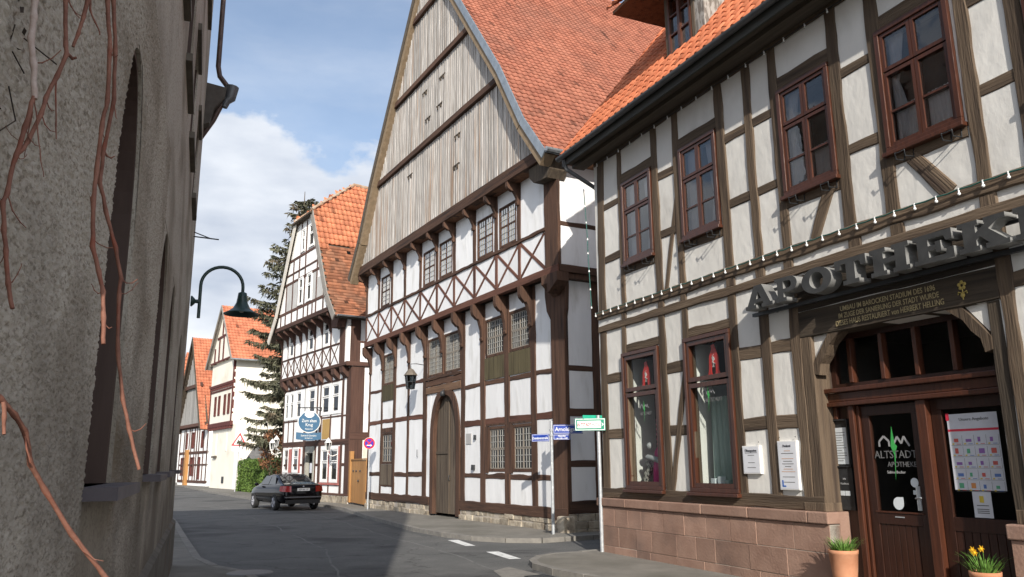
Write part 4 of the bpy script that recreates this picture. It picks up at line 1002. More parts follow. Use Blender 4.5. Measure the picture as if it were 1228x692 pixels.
for sx, mm in ((-1, P_BG), (1, P_BG)):
    pts = [p for p in arch(gw + .004, 2.5, 4.165) if (p[0] - gx) * sx >= -.001]
    pts = pts if sx < 0 else pts
    cx = gx + sx * (gw + .06)
    poly = ([(cx, 2.5)] + pts + [(cx, 4.2)]) if sx < 0 else ([(cx, 4.2)] + pts + [(cx, 2.5)])
    q = MB(); q.prism(poly, .006, .2, 'y'); q.build('infill_panel', mm, bg)
def leaf(xa, xb):
    mb = MB(); n = 5; w = (xb - xa) / n
    ins = arch(gw - .24, 2.45, 3.94, 24)
    def top(x):
        for (x0, z0), (x1, z1) in zip(ins, ins[1:]):
            if min(x0, x1) - 1e-6 <= x <= max(x0, x1) + 1e-6: return z0 + (z1 - z0) * ((x - x0) / (x1 - x0) if abs(x1 - x0) > 1e-6 else 0)
        return 2.45
    for k in range(n):
        a, b = xa + k * w + .004, xa + (k + 1) * w - .004
        y = .10 + random.uniform(-.006, .006)
        mb.prism([(a, .14), (b, .14), (b, max(2.45, top(b))), ((a + b) / 2, max(2.45, top((a + b) / 2))), (a, max(2.45, top(a)))], y, y + .06, 'y')
    return mb.build('gate_leaf', W_DOOR, bg)
l1 = leaf(gx - gw + .24, gx + .12); l2 = leaf(gx + .13, gx + gw - .24)
q = MB(); q.box(gx - .9, gx + .12, .07, .1, 2.02, 2.10); q.build('ledge', W_DOOR, l1)
q = MB(); q.box(gx + .09, gx + .16, .06, .1, .14, 3.7); q.build('cover_strip', W_DOOR, l2)
q = MB(); q.tube([(gx + .2, .09, 1.32), (gx + .2, .04, 1.32), (gx + .2, .04, 1.18), (gx + .2, .09, 1.18)], .014, 8); q.build('handle', IRON, l2)
# small fittings on the wall
q = MB(); q.box(-4.92, -4.56, -.02, .01, 2.28, 2.60); q.build('stone_plaque', flat('grey_plaque', (.38, .37, .36)), bg)
q = MB(); q.box(-4.33, -4.25, -.06, .01, 2.40, 2.54); q.build('bell_plate', IRON, bg)
q = MB(); q.box(-4.46, -4.33, -.07, .01, 1.50, 1.66); q.build('mail_slot', IRON, bg)
q = MB(); q.tube([(-8.78, -.02, 1.95), (-8.78, -.05, 1.95), (-8.78, -.05, 2.2)], .012, 6); q.build('iron_hook', IRON, bg)
# --- gable cladding in three jettied tiers
AP = 20.35
def half(z):
    pts = [(9.35, 8.05), (9.75, 7.72), (10.7, 6.92), (12.8, 5.62), (AP, .0)]
    for (z0, h0), (z1, h1) in zip(pts, pts[1:]):
        if z <= z1: return h0 + (h1 - h0) * (z - z0) / (z1 - z0)
    return 0
GX = -6.50
# three tiers of boards, each board clipped by the rake
tiers = [(9.80, 12.66, OG - .06), (12.88, 15.28, OG + .0), (15.50, 17.86, OG + .06), (18.08, AP, OG + .12)]
for z0, z1, o in tiers:
    mb = MB(); w = .165; hb = half(z0) - .22
    x = GX - hb
    while x < GX + hb:
        xa, xb = x + .006, min(x + w - .006, GX + hb)
        def tp(xx): # height of the rake at xx
            lo, hi = z0, AP
            d = abs(xx - GX)
            if half(hi) - .2 > d: return z1
            for _ in range(24):
                mid = (lo + hi) / 2
                if half(mid) - .2 > d: lo = mid
                else: hi = mid
            return min(z1, lo)
        y = -o + random.uniform(-.012, .008); r = random.random()
        ta, tbb = tp(xa), tp(xb)
        zb = z0 - .05 + random.uniform(-.015, .015)
        if max(ta, tbb) > z0 + .02:
            mb.prism([(xa, zb), (xb, zb), (xb, max(zb + .01, tbb)), (xa, max(zb + .01, ta))], y, y + .028, 'y', r=r)
            mb.prism([(xb - .012, zb), (xb + .028, zb), (xb + .028, max(zb + .01, tbb - .02)), (xb - .012, max(zb + .01, tbb - .02))], y - .018, y - .001, 'y', r=min(1, r * .6 + .35))
        x += w
    mb.build('board_cladding', W_CLAD, bg)
# backing of the gable and rear gable
def gable_poly(inset, zlo): return [(GX - half(zlo) + inset, zlo)] + [(GX - half(z) + inset, z) for z in (9.75, 10.7, 12.8) if z > zlo] + [(GX, AP - inset * 1.3)] + [(GX + half(z) - inset, z) for z in (12.8, 10.7, 9.75) if z > zlo] + [(GX + half(zlo) - inset, zlo)]
mb = MB(); mb.prism(gable_poly(.3, 9.62), -OG + .10, -.35, 'y'); mb.build('gable_wall', W_BG, bg)
mb = MB(); mb.prism(gable_poly(.3, 9.62), DEP - .3, DEP, 'y'); mb.build('rear_gable', P_BG, bg)
# moulded beams between the tiers
for z, o in ((9.60, OG + .02), ):
    tb('gable_beam', (-14.22, z), (1.2, z), .34, y=-o + .05, prot=.05, dep=.2, jit=.004)
for z, o in ((12.77, OG + .0), (15.39, OG + .06), (17.97, OG + .12)):
    h = half(z) - .1; tb('gable_beam', (GX - h, z), (GX + h, z), .21, W_BG, y=-o, prot=.06, dep=.12, jit=.003)
# little vent openings in the boards
HOOD = W_PHD
for x, z, o in ((-6.95, 14.75, OG), (-5.45, 14.7, OG), (-6.65, 13.62, OG), (-5.65, 13.72, OG), (-4.30, 12.12, OG - .06), (-4.40, 11.1, OG - .06), (-8.4, 12.08, OG - .06)):
    mb = MB()
    mb.box(x - .24, x + .24, -o - .035, -o + .0, z, z + .035); mb.box(x - .16, x - .09, -o - .045, -o, z - .12, z - .003); mb.box(x + .07, x + .14, -o - .045, -o, z - .12, z - .003)
    mb.build('vent', HOOD, bg)
# --- roof: two tiled slopes with a flared foot, front verges boarded
prof = [(8.05, 9.40), (7.72, 9.80), (6.92, 10.78), (5.62, 12.88), (.0, AP + .10)]
LR = DEP + 1.1
for sx, nm in ((1, 'roof_slope'), (-1, 'roof_slope')):
    f, T, at = polyline_f(prof, lambda s, a, z, sx=sx: (GX + sx * a, -OG - .22 + s, z))
    tiles(nm, f, LR, T, .20, .215 if sx > 0 else .3, .032, .022, TILE_BG, bg, smp=5 if sx > 0 else 3)
    mb = MB()
    for (a0, z0), (a1, z1) in zip(prof, prof[1:]):
        mb.face([(GX + sx * a0, -OG - .2, z0 - .06), (GX + sx * a0, DEP + .3, z0 - .06), (GX + sx * a1, DEP + .3, z1 - .06), (GX + sx * a1, -OG - .2, z1 - .06)])
    mb.build('roof_deck', W_EAVE2, bg)
    # verge: zinc-edged barge boards
    mb = MB()
    for (a0, z0), (a1, z1) in zip(prof, prof[1:]):
        nx, nz = (z1 - z0), (a0 - a1); ln = math.hypot(nx, nz); nx, nz = nx / ln, nz / ln
        def q(a, z, k): return (GX + sx * (a + nx * k), z + nz * k)
        mb.prism([q(a0, z0, .03), q(a1, z1, .03), q(a1, z1, -.20), q(a0, z0, -.20)], -OG - .27, -OG - .23, 'y')
    mb.build('barge_board', ZINC if sx > 0 else W_EAVE2, bg)
    mb = MB()
    for (a0, z0), (a1, z1) in zip(prof, prof[1:]):
        nx, nz = (z1 - z0), (a0 - a1); ln = math.hypot(nx, nz); nx, nz = nx / ln, nz / ln
        def q(a, z, k): return (GX + sx * (a + nx * k), z + nz * k)
        mb.prism([q(a0, z0, -.06), q(a1, z1, -.06), q(a1, z1, -.42), q(a0, z0, -.42)], -OG - .225, -OG + .09, 'y')
    mb.build('verge_board', mat('tan_verge_boards', (.20, .145, .09), (.28, .205, .13), scale=3, stretch=(2, 2, 2)), bg)
mb = MB()
for k in range(60): mb.tube([(GX, -OG - .2 + k * .35, AP + .1), (GX, -OG - .2 + k * .35 + .38, AP + .115)], .12, 8)
mb.build('ridge_tiles', TILE_BG, bg)
# eaves on the side street
mb = MB(); mb.box(UXR, GX + 8.0, -OG, DEP, 9.36, 9.40); mb.build('eave_soffit', W_SOFF, bg)
mb = MB(); ge = GX + 8.09
gp = [(ge + .075 + .075 * math.cos(t), 9.44 + .075 * math.sin(t)) for t in [math.pi + math.pi * k / 10 for k in range(11)]]
mb.grid([[(x, y, z) for x, z in gp] for y in (-OG - .28, DEP)]); mb.face([(x, -OG - .28, z) for x, z in gp])
mb.box(ge - .03, ge, -OG - .25, DEP, 9.36, 9.52)
mb.build('gutter', ZINC, bg)
mb = MB(); mb.tube([(ge + .07, 1.25, 9.38), (ge - .1, 1.3, 9.1), (UXR + .08, 1.45, 8.8), (UXR + .08, 1.45, 6.7)], .045, 8); mb.build('downpipe', ZINC, bg)
# --- wall lantern hanging near the gate
def loc_bg(x, y, z): return Matrix.Translation(BGo) @ Matrix.Rotation(BGr, 4, 'Z') @ Vector((x, y, z))
ln = thing('wall_lantern', 'six-sided old iron lantern hung left of the arched gate', 'lantern', loc_bg(-8.25, -.55, 4.25), BGr)
mb = MB()
for k in range(6):
    a = k * math.pi / 3; mb.tube([(.14 * math.cos(a), .14 * math.sin(a), 0), (.20 * math.cos(a), .20 * math.sin(a), .46)], .012, 5)
for r_, z in ((.14, 0), (.20, .46), (.17, .23)):
    mb.tube([(r_ * math.cos(k * math.pi / 3), r_ * math.sin(k * math.pi / 3), z) for k in range(7)], .013, 5)
mb.build('cage', IRON, ln)
mb = MB(); mb.lathe([(.25, .46), (.10, .66), (.04, .70), (.0, .72)], seg=6, sm=False); mb.build('cap', mat('lantern_cap', (.12, .10, .08), (.18, .15, .12), scale=5), ln)
mb = MB(); mb.lathe([(.135, .01), (.19, .45)], seg=6, sm=False); mb.build('pane', GLASSD, ln)
mb = MB(); mb.tube([(0, 0, .70), (0, .0, .86), (0, .2, .88), (0, .56, .84)], .014, 6); mb.build('arm', IRON, ln)
# spotlight-like door lamp at the head of the gate
q = MB(); q.lathe([(.0, .0), (.09, .0), (.07, .14), (.03, .17), (0, .17)], c=(-6.5, -.12, 3.88), seg=12); q.tube([(-6.5, -.12, 4.05), (-6.5, -.05, 4.1)], .015, 6); q.build('gate_lamp', IRON, bg)

# ================================================================== restaurant house (beyond the gabled house)
RSo, RSr = frame((-7.4867, 36.627), -34.328)
rs = thing('gabled_house', 'narrow white half-timbered inn with crossed braces and an orange half-hipped roof', 'house', RSo, RSr)
def tr(name, p0, p1, w, m=W_RS, prot=.025, y=0.0, **k): return timber(rs, name, p0, p1, w, m, prot=prot, y=y, jit=.004, **k)
RX0, RX1 = -8.75, .30
RD = 15.0
lw = [(-3.05, -2.13, .92, 2.50), (-1.90, -.92, .92, 2.50), (-8.48, -7.62, 1.35, 2.62), (-7.05, -6.15, 1.35, 2.62)]
fw_ = [(-8.62, -7.98, 4.05, 5.52), (-7.86, -7.2, 4.05, 5.52), (-6.90, -6.05, 4.05, 5.52), (-5.1, -4.1, 4.05, 5.52), (-3.25, -2.2, 4.05, 5.52), (-1.95, -1.0, 4.05, 5.52)]
mb = MB(); wall_holes(mb, RX0, RX1, 0, 6.2, lw + fw_ + [(-5.16, -3.95, -.05, 2.62)], 0, .2)
mb.face([(RX1, 0, 0), (RX1, RD, 0), (RX1, RD, 6.2), (RX1, 0, 6.2)]); mb.face([(RX0, 0, 0), (RX0, 0, 6.2), (RX0, RD, 6.2), (RX0, RD, 0)]); mb.face([(RX0, RD, 0), (RX0, RD, 9), (RX1, RD, 9), (RX1, RD, 0)])
mb.build('lower_wall', P_RS, rs)
uw = [(-7.55, -6.75, 7.28, 8.55), (-4.70, -3.85, 7.28, 8.55), (-2.60, -1.80, 7.28, 8.55)]
mb = MB(); wall_holes(mb, -8.68, .36, 6.18, 8.68, uw, -.3, .2)
mb.face([(.36, -.3, 6.18), (.36, RD, 6.18), (.36, RD, 8.68), (.36, -.3, 8.68)]); mb.face([(-8.68, -.3, 6.18), (-8.68, -.3, 8.68), (-8.68, RD, 8.68), (-8.68, RD, 6.18)])
mb.build('upper_wall', P_RS, rs)
mb = MB(); mb.box(-8.6, .2, .25, RD - .2, 2.8, 2.9); mb.box(-8.6, .2, -.05, RD - .2, 6.05, 6.18); mb.box(-8.6, .2, -.2, RD - .2, 8.52, 8.6); mb.box(-8.6, .2, 2.2, 2.3, 0, 8.5); mb.build('inner_wall', ROOM, rs)
def stone_row(parent, x0, x1, h, m=RUBBLE, name='stone_base', y=-.05):
    mb = MB(); x = x0
    while x < x1 - .02:
        w = min(random.uniform(.4, .9), x1 - x); mb.box(x + .008, x + w - .008, y + random.uniform(-.02, .02), .15, -.05, h + random.uniform(-.015, .015)); x += w
    return mb.build(name, m, parent, bevel=.015)
stone_row(rs, RX0, -5.2, .34); stone_row(rs, -3.9, RX1, .34)
for x, w in ((-8.68, .16), (-7.92, .1), (-7.1, .1) , (-5.45, .26), (-5.28, .12), (-3.82, .14), (-3.3, .30), (-2.02, .12), (-.62, .22), (.06, .50)): tr('post', (x, .38), (x, 6.1), w, prot=.03)
tr('rail', (-8.7, 2.78), (.3, 2.74), .26, prot=.04); tr('rail', (-8.7, 1.73), (-5.3, 1.73), .10, prot=.02); tr('rail', (-3.75, 1.73), (-3.1, 1.73), .12); tr('rail', (-.9, 1.73), (.2, 1.73), .12)
tr('rail', (-3.2, .83), (-.7, .83), .08); tr('sole_plate', (-8.7, .41), (-5.2, .41), .10, prot=.03); tr('sole_plate', (-3.9, .41), (.3, .41), .10, prot=.03)
tr('rail', (-8.7, 3.98), (.2, 3.92), .07, prot=.03)
q = MB(); q.box(-3.04, -2.1, -.02, .05, 2.93, 3.86); q.build('wooden_panel', mat('ochre_board', (.36, .22, .07), (.45, .29, .11), scale=3, stretch=(5, 5, .6)), rs)
# white windows with side panels
LW = [(0, 1, .62, 1, None, .05), (0, 1, 0, .60, None, .05)]
RGL = glass('inn_glass', (.45, .48, .48), 1.3, .03)
def rsw(a, y=0.0, red=False, lay=LW):
    w = window_unit(rs, *a, y, WHITEP, WHITEP, lay, RGL, fw=.10, proud=.04, sill=False, curtain=.0)
    return w
for a in lw:
    rsw(a)
PINK = mat('faded_red_paint', (.36, .12, .10), (.45, .17, .15), scale=4)
for a, b in ((-2.13, -1.90), (-.92, -.72), (-7.62, -7.05), (-6.15, -5.9)):
    q = MB(); q.box(a + .01, b - .01, -.03, .03, lw[0][2] if a > -5 else 1.35, 2.55); q.build('window_jamb', PINK, rs)
q = MB(); q.box(-3.12, -.7, -.07, .02, .82, .90); q.build('sill', PINK, rs)
SHUT = WHITEP
for a in fw_: rsw(a)
for a, b in ((-7.98, -7.86), (-7.2, -6.93), (-5.5, -5.12), (-4.08, -3.9), (-2.2, -1.97), (-.98, -.75)): q = MB(); q.box(a + .01, b - .01, -.035, .02, 4.05, 5.55); q.build('shutter', SHUT, rs)
for a in uw: rsw(a, -.3)
# door: dark green in a grey porch
mb = MB(); mb.box(-5.16, -5.02, -.04, .15, 0, 2.62); mb.box(-4.09, -3.95, -.04, .15, 0, 2.62); mb.box(-5.02, -4.09, -.04, .15, 2.30, 2.62); mb.build('door_frame', mat('grey_door_frame', (.30, .29, .25), (.36, .35, .31), scale=4), rs)
q = MB(); q.box(-5.02, -4.09, .5, .56, 0, 2.3); d_ = q.build('door', flat('dark_green_door', (.01, .06, .035), .4), rs)
q = MB(); q.box(-4.9, -4.2, .49, .50, 1.4, 2.1); q.box(-4.9, -4.2, .48, .50, .2, 1.1); q.build('panel', flat('green_door_panel', (.012, .085, .05), .4), d_)
q = MB(); q.box(-4.38, -4.12, -.06, -.045, 1.35, 1.82); q.build('menu_card', PAP, rs)
q = MB(); q.box(-5.16, -3.95, -.3, .5, -.05, .15); q.build('doorstep', RUBBLE, rs)
# jetty: beam, dentil blocks, brackets
tr('jetty_beam', (-8.72, 6.22), (.38, 6.22), .15, y=-.3, prot=.04)
for k in range(9):
    x = -8.45 + k * 1.03
    q = MB(); q.prism([(-.02, 5.62), (-.10, 5.66), (-.30, 5.86), (-.34, 6.12), (-.02, 6.12)], x - .2, x + .2, 'x'); q.build('bracket', W_RS, rs, bevel=.02)
q = MB(); q.box(-8.68, .3, -.295, 0.0, 6.125, 6.175); q.build('jetty_soffit', W_PHD, rs)
tr('rail', (-8.7, 5.64), (-.7, 5.60), .10, prot=.035)
UX = [-8.62, -7.62, -6.66, -5.68, -4.76, -3.70, -2.66, -1.62, -.62]
for x in UX[:-1]: tr('post', (x, 6.3), (x, 8.66), .14, y=-.3, prot=.03)
tr('corner_post', (-.18, 6.3), (-.18, 8.66), .60, y=-.3, prot=.035)
tr('rail', (-8.65, 7.24), (-.4, 7.24), .08, y=-.3, prot=.036)
for a, b in zip(UX, UX[1:]): tr('brace', (a + .05, 6.32), (b - .05, 7.2), .085, y=-.3, prot=.012); tr('brace', (a + .05, 7.2), (b - .05, 6.32), .085, y=-.3, prot=.018)
for x in UX:
    q = MB(); q.prism([(-.32, 7.9), (-.38, 7.95), (-.46, 8.25), (-.95, 8.52), (-.95, 8.65), (-.32, 8.65)], x - .07, x + .07, 'x'); q.build('bracket', W_RS, rs, bevel=.01)
q = MB(); q.prism([(-.45, 7.9), (.15, 7.9), (.36, 8.25), (.42, 8.65), (-.6, 8.65), (-.58, 8.3)], -.75, -.34, 'y'); q.build('corner_head', W_RS, rs, bevel=.03)
# gable: half-timbered, half-hipped
GC, GOF = -3.98, .95
def rh(z): return 1.20 + (14.30 - z) / 1.93
gz0 = 8.70
mb = MB()
pts = [(GC - rh(gz0) + .12, gz0), (GC + rh(gz0) - .12, gz0), (GC + 1.2, 14.25), (GC - 1.2, 14.25)]
ghol = [(-4.60, -3.96, 9.6, 11.05), (-3.42, -2.74, 9.6, 11.05), (-4.46, -3.94, 12.38, 13.62), (-3.42, -2.64, 12.38, 13.62)]
mb.prism(pts, -GOF, -GOF + .2, 'y'); mb.build('gable_wall', P_RS, rs)
mb = MB(); mb.prism([(GC - rh(gz0), gz0), (GC + rh(gz0), gz0), (GC + 1.2, 14.25), (GC, 16.3), (GC - 1.2, 14.25)], RD - .2, RD, 'y'); mb.build('rear_gable', P_RS, rs)
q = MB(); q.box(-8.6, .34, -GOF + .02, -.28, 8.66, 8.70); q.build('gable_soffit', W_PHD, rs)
for a in ghol:
    w = window_unit(rs, *a, -GOF - .01, WHITEP, WHITEP, LW, RGL, fw=.08, proud=.05, sill=False, depth=.0)
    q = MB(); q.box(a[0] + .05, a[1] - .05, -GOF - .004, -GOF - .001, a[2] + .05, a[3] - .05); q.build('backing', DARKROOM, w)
def ghalf(name, z, w=.12): h = rh(z) - .15; tr(name, (GC - h, z), (GC + h, z), w, y=-GOF, prot=.03)
h = rh(8.80) - .05; tr('gable_beam', (GC - h, 8.79), (GC + h, 8.79), .22, y=-GOF, prot=.05)
for z, w in ((9.52, .15), (11.04, .14), (11.5, .10), (12.24, .14)): ghalf('rail', z, w)
for x, z0, z1 in ((-3.80, 8.9, 13.95), (-5.54, 8.9, 12.2), (-4.68, 8.9, 12.2), (-2.12, 8.9, 12.2), (-6.5, 8.9, 11.0), (-2.6, 8.9, 9.5), (-1.16, 8.9, 10.7), (-4.55, 12.2, 14.0), (-2.5, 12.2, 13.3), (-7.2, 8.9, 9.5), (-3.2, 8.9, 9.5), (-.6, 8.9, 9.5)): tr('post', (x, z0), (x, z1), .15, y=-GOF, prot=.022)
GREYB = mat('weathered_grey_panel', (.40, .39, .37), (.55, .54, .52), scale=3, stretch=(6, 6, .6))
for a, b, c, d in ((-2.64, -2.2, 9.6, 10.95), (-2.04, -1.3, 9.6, 10.6), (-5.46, -4.76, 9.6, 10.95), (-6.4, -5.62, 9.6, 10.95)): q = MB(); q.box(a, b, -GOF - .012, -GOF, c, d); q.build('boarded_panel', GREYB, rs)
tr('gable_beam', (GC - 1.3, 14.12), (GC + 1.3, 14.12), .22, y=-GOF, prot=.08)
# roof slopes with a half hip
AP2 = 16.35
prof2 = [(4.75, 8.30), (1.2 + (14.30 - 9.5) / 1.93, 9.5), (1.20, 14.33), (0.0, AP2)]
hipd = 2.5
for sx in (1, -1):
    f, T, at = polyline_f(prof2, lambda s, a, z, sx=sx: (GC + sx * a, -GOF - .15 + s, z))
    def keep2(s, t, at=at):
        a, z = at(t)
        return z < 14.30 or s > (z - 14.30) / (AP2 - 14.30) * hipd
    zt = 12.0
    def kl(s, t, at=at): return keep2(s, t) and at(t)[1] < zt + .25 * math.sin(s * .9)
    def ku(s, t, at=at): return keep2(s, t) and not at(t)[1] < zt + .25 * math.sin(s * .9)
    tiles('roof_slope', f, RD + .9, T, .20, .19, .0, .024, TILE_RSO, rs, smp=2, keep=kl, plain=True)
    tiles('roof_slope', f, RD + .9, T, .24, .36, .055, .035, TILE_RS, rs, smp=5, keep=ku)
    mb = MB()
    for (a0, z0), (a1, z1) in zip(prof2[:2], prof2[1:3]):
        mb.face([(GC + sx * a0, -GOF - .1, z0 - .06), (GC + sx * a0, RD + .3, z0 - .06), (GC + sx * a1, RD + .3, z1 - .06), (GC + sx * a1, -GOF - .1, z1 - .06)])
    mb.face([(GC + sx * 1.2, -GOF - .1, 14.25), (GC + sx * 1.2, RD + .3, 14.25), (GC, RD + .3, AP2 - .08), (GC, -GOF + hipd, AP2 - .08)])
    mb.build('roof_deck', W_EAVE2, rs)
    mb = MB()
    for (a0, z0), (a1, z1) in zip(prof2[:2], prof2[1:3]):
        nx, nz = (z1 - z0), (a0 - a1); ln_ = math.hypot(nx, nz); nx, nz = nx / ln_, nz / ln_
        def q(a, z, k): return (GC + sx * (a + nx * k), z + nz * k)
        mb.prism([q(a0, z0, .04), q(a1, z1, .04), q(a1, z1, -.30), q(a0, z0, -.30)], -GOF - .2, -GOF - .15, 'y')
    mb.build('barge_board', mat('pale_barge_board', (.52, .48, .42), (.60, .57, .51), scale=3) if sx < 0 else mat('grey_barge_board', (.22, .20, .18), (.28, .26, .23), scale=3), rs)
f, T, at = polyline_f([(-.25, 14.07), (hipd, AP2)], lambda s, a, z: (GC - 1.35 + s, -GOF + a, z))
tiles('half_hip', f, 2.7, T, .24, .34, .05, .03, TILE_RS, rs, smp=5, keep=lambda s, t: abs(s - 1.35) < 1.42 * (1 - t / T) + .1)
mb = MB(); mb.box(GC - 1.35, GC + 1.35, -GOF - .32, -GOF - .05, 14.01, 14.09); mb.build('hip_soffit', W_PHD, rs)
mb = MB()
for k in range(36): mb.tube([(GC, -GOF + hipd + k * .36, AP2 + .03 - .12 * math.sin(min(k, 18) / 18 * math.pi)), (GC, -GOF + hipd + k * .36 + .4, AP2 + .045 - .12 * math.sin(min(k + 1, 18) / 18 * math.pi))], .12, 8)
for sx in (1, -1):
    a = Vector((GC + sx * 1.3, -GOF - .2, 14.20)); b = Vector((GC, -GOF + hipd, AP2 + .02))
    for k in range(9): mb.tube([a.lerp(b, k / 9), a.lerp(b, (k + 1.12) / 9)], .10, 8)
mb.build('ridge_tiles', mat('ridge_tile_mossy', (.30, .17, .10), (.38, .32, .24), scale=2.5), rs)
mb = MB(); ge = GC + 4.83
gp = [(ge + .07 + .07 * math.cos(t), 8.32 + .07 * math.sin(t)) for t in [math.pi + math.pi * k / 8 for k in range(9)]]
mb.grid([[(x, y, z) for x, z in gp] for y in (-GOF - .1, RD)]); mb.build('gutter', ZINC, rs)
q = MB(); q.box(.37, GC + 4.8, -GOF, RD, 8.24, 8.30); q.build('eave_soffit', W_PHD, rs)
# right flank
def rside(name, y0, z0, y1, z1, w, x, prot=.02):
    o = timber(rs, name, (y0, z0), (y1, z1), w, W_RS, prot=prot, jit=.004); o.matrix_basis = Matrix.Translation((x, 0, 0)) @ Matrix.Rotation(R(90), 4, 'Z') @ o.matrix_basis
rside('rail', 0, 2.98, 8, 2.98, .34, RX1, .03); rside('post', .32, .3, .32, 6.1, .6, RX1, .02); rside('jetty_beam', -.3, 6.22, 9, 6.22, .2, .36, .04); rside('post', .1, 6.3, .1, 8.8, .5, .36); rside('rail', .2, 7.24, 8, 7.24, .1, .36)
for y_ in (3.3, 6.2): rside('post', y_, .3, y_, 6.1, .25, RX1); rside('post', y_, 6.3, y_, 8.8, .2, .36)
q = MB(); q.box(RX1, RX1 + .012, .65, 3.1, .2, 2.8); q.build('peeling_panel', mat('peeling_plaster', (.62, .57, .47), (.74, .71, .63), scale=2.4), rs)
# --- hanging sign
def loc_rs(x, y, z): return Matrix.Translation(RSo) @ Matrix.Rotation(RSr, 4, 'Z') @ Vector((x, y, z))
hs = thing('hanging_sign', 'blue round-bellied inn sign with a ribbon panel hanging over the green door', 'sign', loc_rs(-3.2, -.62, 2.92), RSr + R(84)); hs.scale = (.70, .70, .80)
SBL = flat('sign_blue', (.045, .115, .20), .5); SWH = flat('sign_white', (.70, .70, .68), .5)
sh = [(.74 * math.cos(t), 1.05 + .62 * math.sin(t)) for t in [math.pi * k / 24 for k in range(49)]]
sh = [(x * (.92 if z > 1.35 else 1), z if z < 1.62 else 1.62 + (z - 1.62) * .4) for x, z in sh]
q = MB(); q.prism(sh, -.03, .03, 'y'); q.build('shield', SBL, hs)
q = MB(); q.prism([(x * 1.07, 1.05 + (z - 1.05) * 1.07) for x, z in sh], -.022, .022, 'y'); q.build('rim', SWH, hs)
for yy in (-.034, ):
    q = MB(); q.prism([(-.33, 1.42), (-.16, 1.30), (0, 1.28), (.16, 1.30), (.33, 1.42), (.30, 1.60), (.12, 1.66), (0, 1.58), (-.12, 1.66), (-.30, 1.60)], yy, yy + .003, 'y'); q.build('emblem', SWH, hs)
    text_mesh('sign_lettering', 'Zum alten', .26, SWH, hs, (0, yy, 1.02), sx=.95); text_mesh('sign_lettering', 'Krug', .26, SWH, hs, (0, yy, .78)); text_mesh('sign_lettering', 'Restaurant', .12, SWH, hs, (0, yy, .58))
q = MB(); rows = [[(x, -.03 + .0, z + .08 * abs(x) ** 1.5) for x in [-.85 + 1.7 * k / 16 for k in range(17)]] for z in (-.06, .36)]
q.grid(rows, sm=False); q.grid([[(x, .03, z) for x, y, z in r_] for r_ in rows][::-1], sm=False); q.build('ribbon_panel', SBL, hs)
text_mesh('sign_lettering', 'Speisen & Getränke', .14, SWH, hs, (0, -.036, .18), sx=.95); text_mesh('sign_lettering', 'durchgehend', .10, SWH, hs, (0, -.036, .05))
q = MB(); q.tube([(-.8, 0, 1.86), (.9, 0, 1.9)], .03, 6); q.tube([(-.3, 0, 1.7), (-.3, 0, 1.87)], .015, 5); q.tube([(.3, 0, 1.7), (.3, 0, 1.87)], .015, 5)
q.tube([(.45, 0, 1.88), (.6, 0, 1.75), (.75, 0, 1.70), (.85, 0, 1.78), (.8, 0, 1.88)], .03, 6); q.build('bracket', IRON, hs)
# --- white lanterns on the inn front
def inn_lantern(x, y, z, label):
    t = thing('wall_lantern', label, 'lantern', loc_rs(x, y, z), RSr, 'white lanterns on the inn front'); t.scale = (.68, .68, .72)
    mb = MB(); mb.lathe([(.0, -.3), (.03, -.28), (.03, -.12), (.11, -.02), (.13, .0)], seg=6, sm=False); mb.lathe([(.25, .5), (.16, .62), (.10, .7), (.03, .78), (0, .82)], seg=6, sm=False)
    mb.lathe([(.13, 0), (.14, .01), (.14, .03), (.12, .03)], seg=6, sm=False)
    for k in range(6): a = k * math.pi / 3; mb.tube([(.13 * math.cos(a), .13 * math.sin(a), 0), (.22 * math.cos(a), .22 * math.sin(a), .5)], .018, 4)
    mb.build('cage', WHITEP, t)
    mb = MB(); mb.lathe([(.12, .02), (.20, .49)], seg=6, sm=False); mb.build('pane', RGL, t)
    mb = MB(); mb.tube([(0, 0, -.12), (0, .15, -.3), (0, .35, -.34), (0, -y / .68 - .02, -.2)], .03, 6); mb.lathe([(.0, .0), (.07, .0), (.0, .1)], c=(0, -y / .68 - .04, -.25), seg=8); mb.build('arm', WHITEP, t)
inn_lantern(-.95, -.5, 2.35, 'white wall lantern between the inn window and the wooden fence')
inn_lantern(-8.95, -.5, 2.55, 'nearer white lantern at the hedge-side corner of the inn')
inn_lantern(-9.5, -.1, 2.75, 'rear white lantern half behind another at the inn corner')
# --- wooden fence between the two houses
fa, fb = Vector((-7.12, 36.1)), Vector((-5.98, 33.35))
fd_ = (fb - fa); fl_ = fd_.length; rz_ = math.atan2(fd_.y, fd_.x)
fe = thing('wooden_gate', 'tall honey-coloured board gate closing the gap between inn and gabled house', 'gate', (fa.x, fa.y, .1), rz_)
HONEY = mat('honey_boards', (.36, .17, .055), (.44, .23, .08), scale=2.5, stretch=(8, 8, .6), rnd=.14, rough=.65)
mb = MB(); n = 12; w = fl_ / n
for k in range(n): mb.box(k * w + .004, (k + 1) * w - .004, -.015, .012, 0.02, 1.80 + random.uniform(-.004, .004))
mb.build('board_panel', HONEY, fe, bevel=.004)
q = MB(); q.box(-.02, fl_ + .02, -.05, .05, 1.81, 1.86); q.build('cap_rail', HONEY, fe)
q = MB(); q.box(-.34, -.06, -.08, .1, 0, 2.2); q.build('gate_post', HONEY, fe, bevel=.01)
for xx in (.5, 1.1, 1.9): 
    q = MB(); q.ball((xx, -.03, 1.35), .045, 8, 5); q.build('bolt', IRON, fe)
q = MB(); q.ball((1.6, -.04, .95), .05, 8, 5); q.build('knob', IRON, fe)

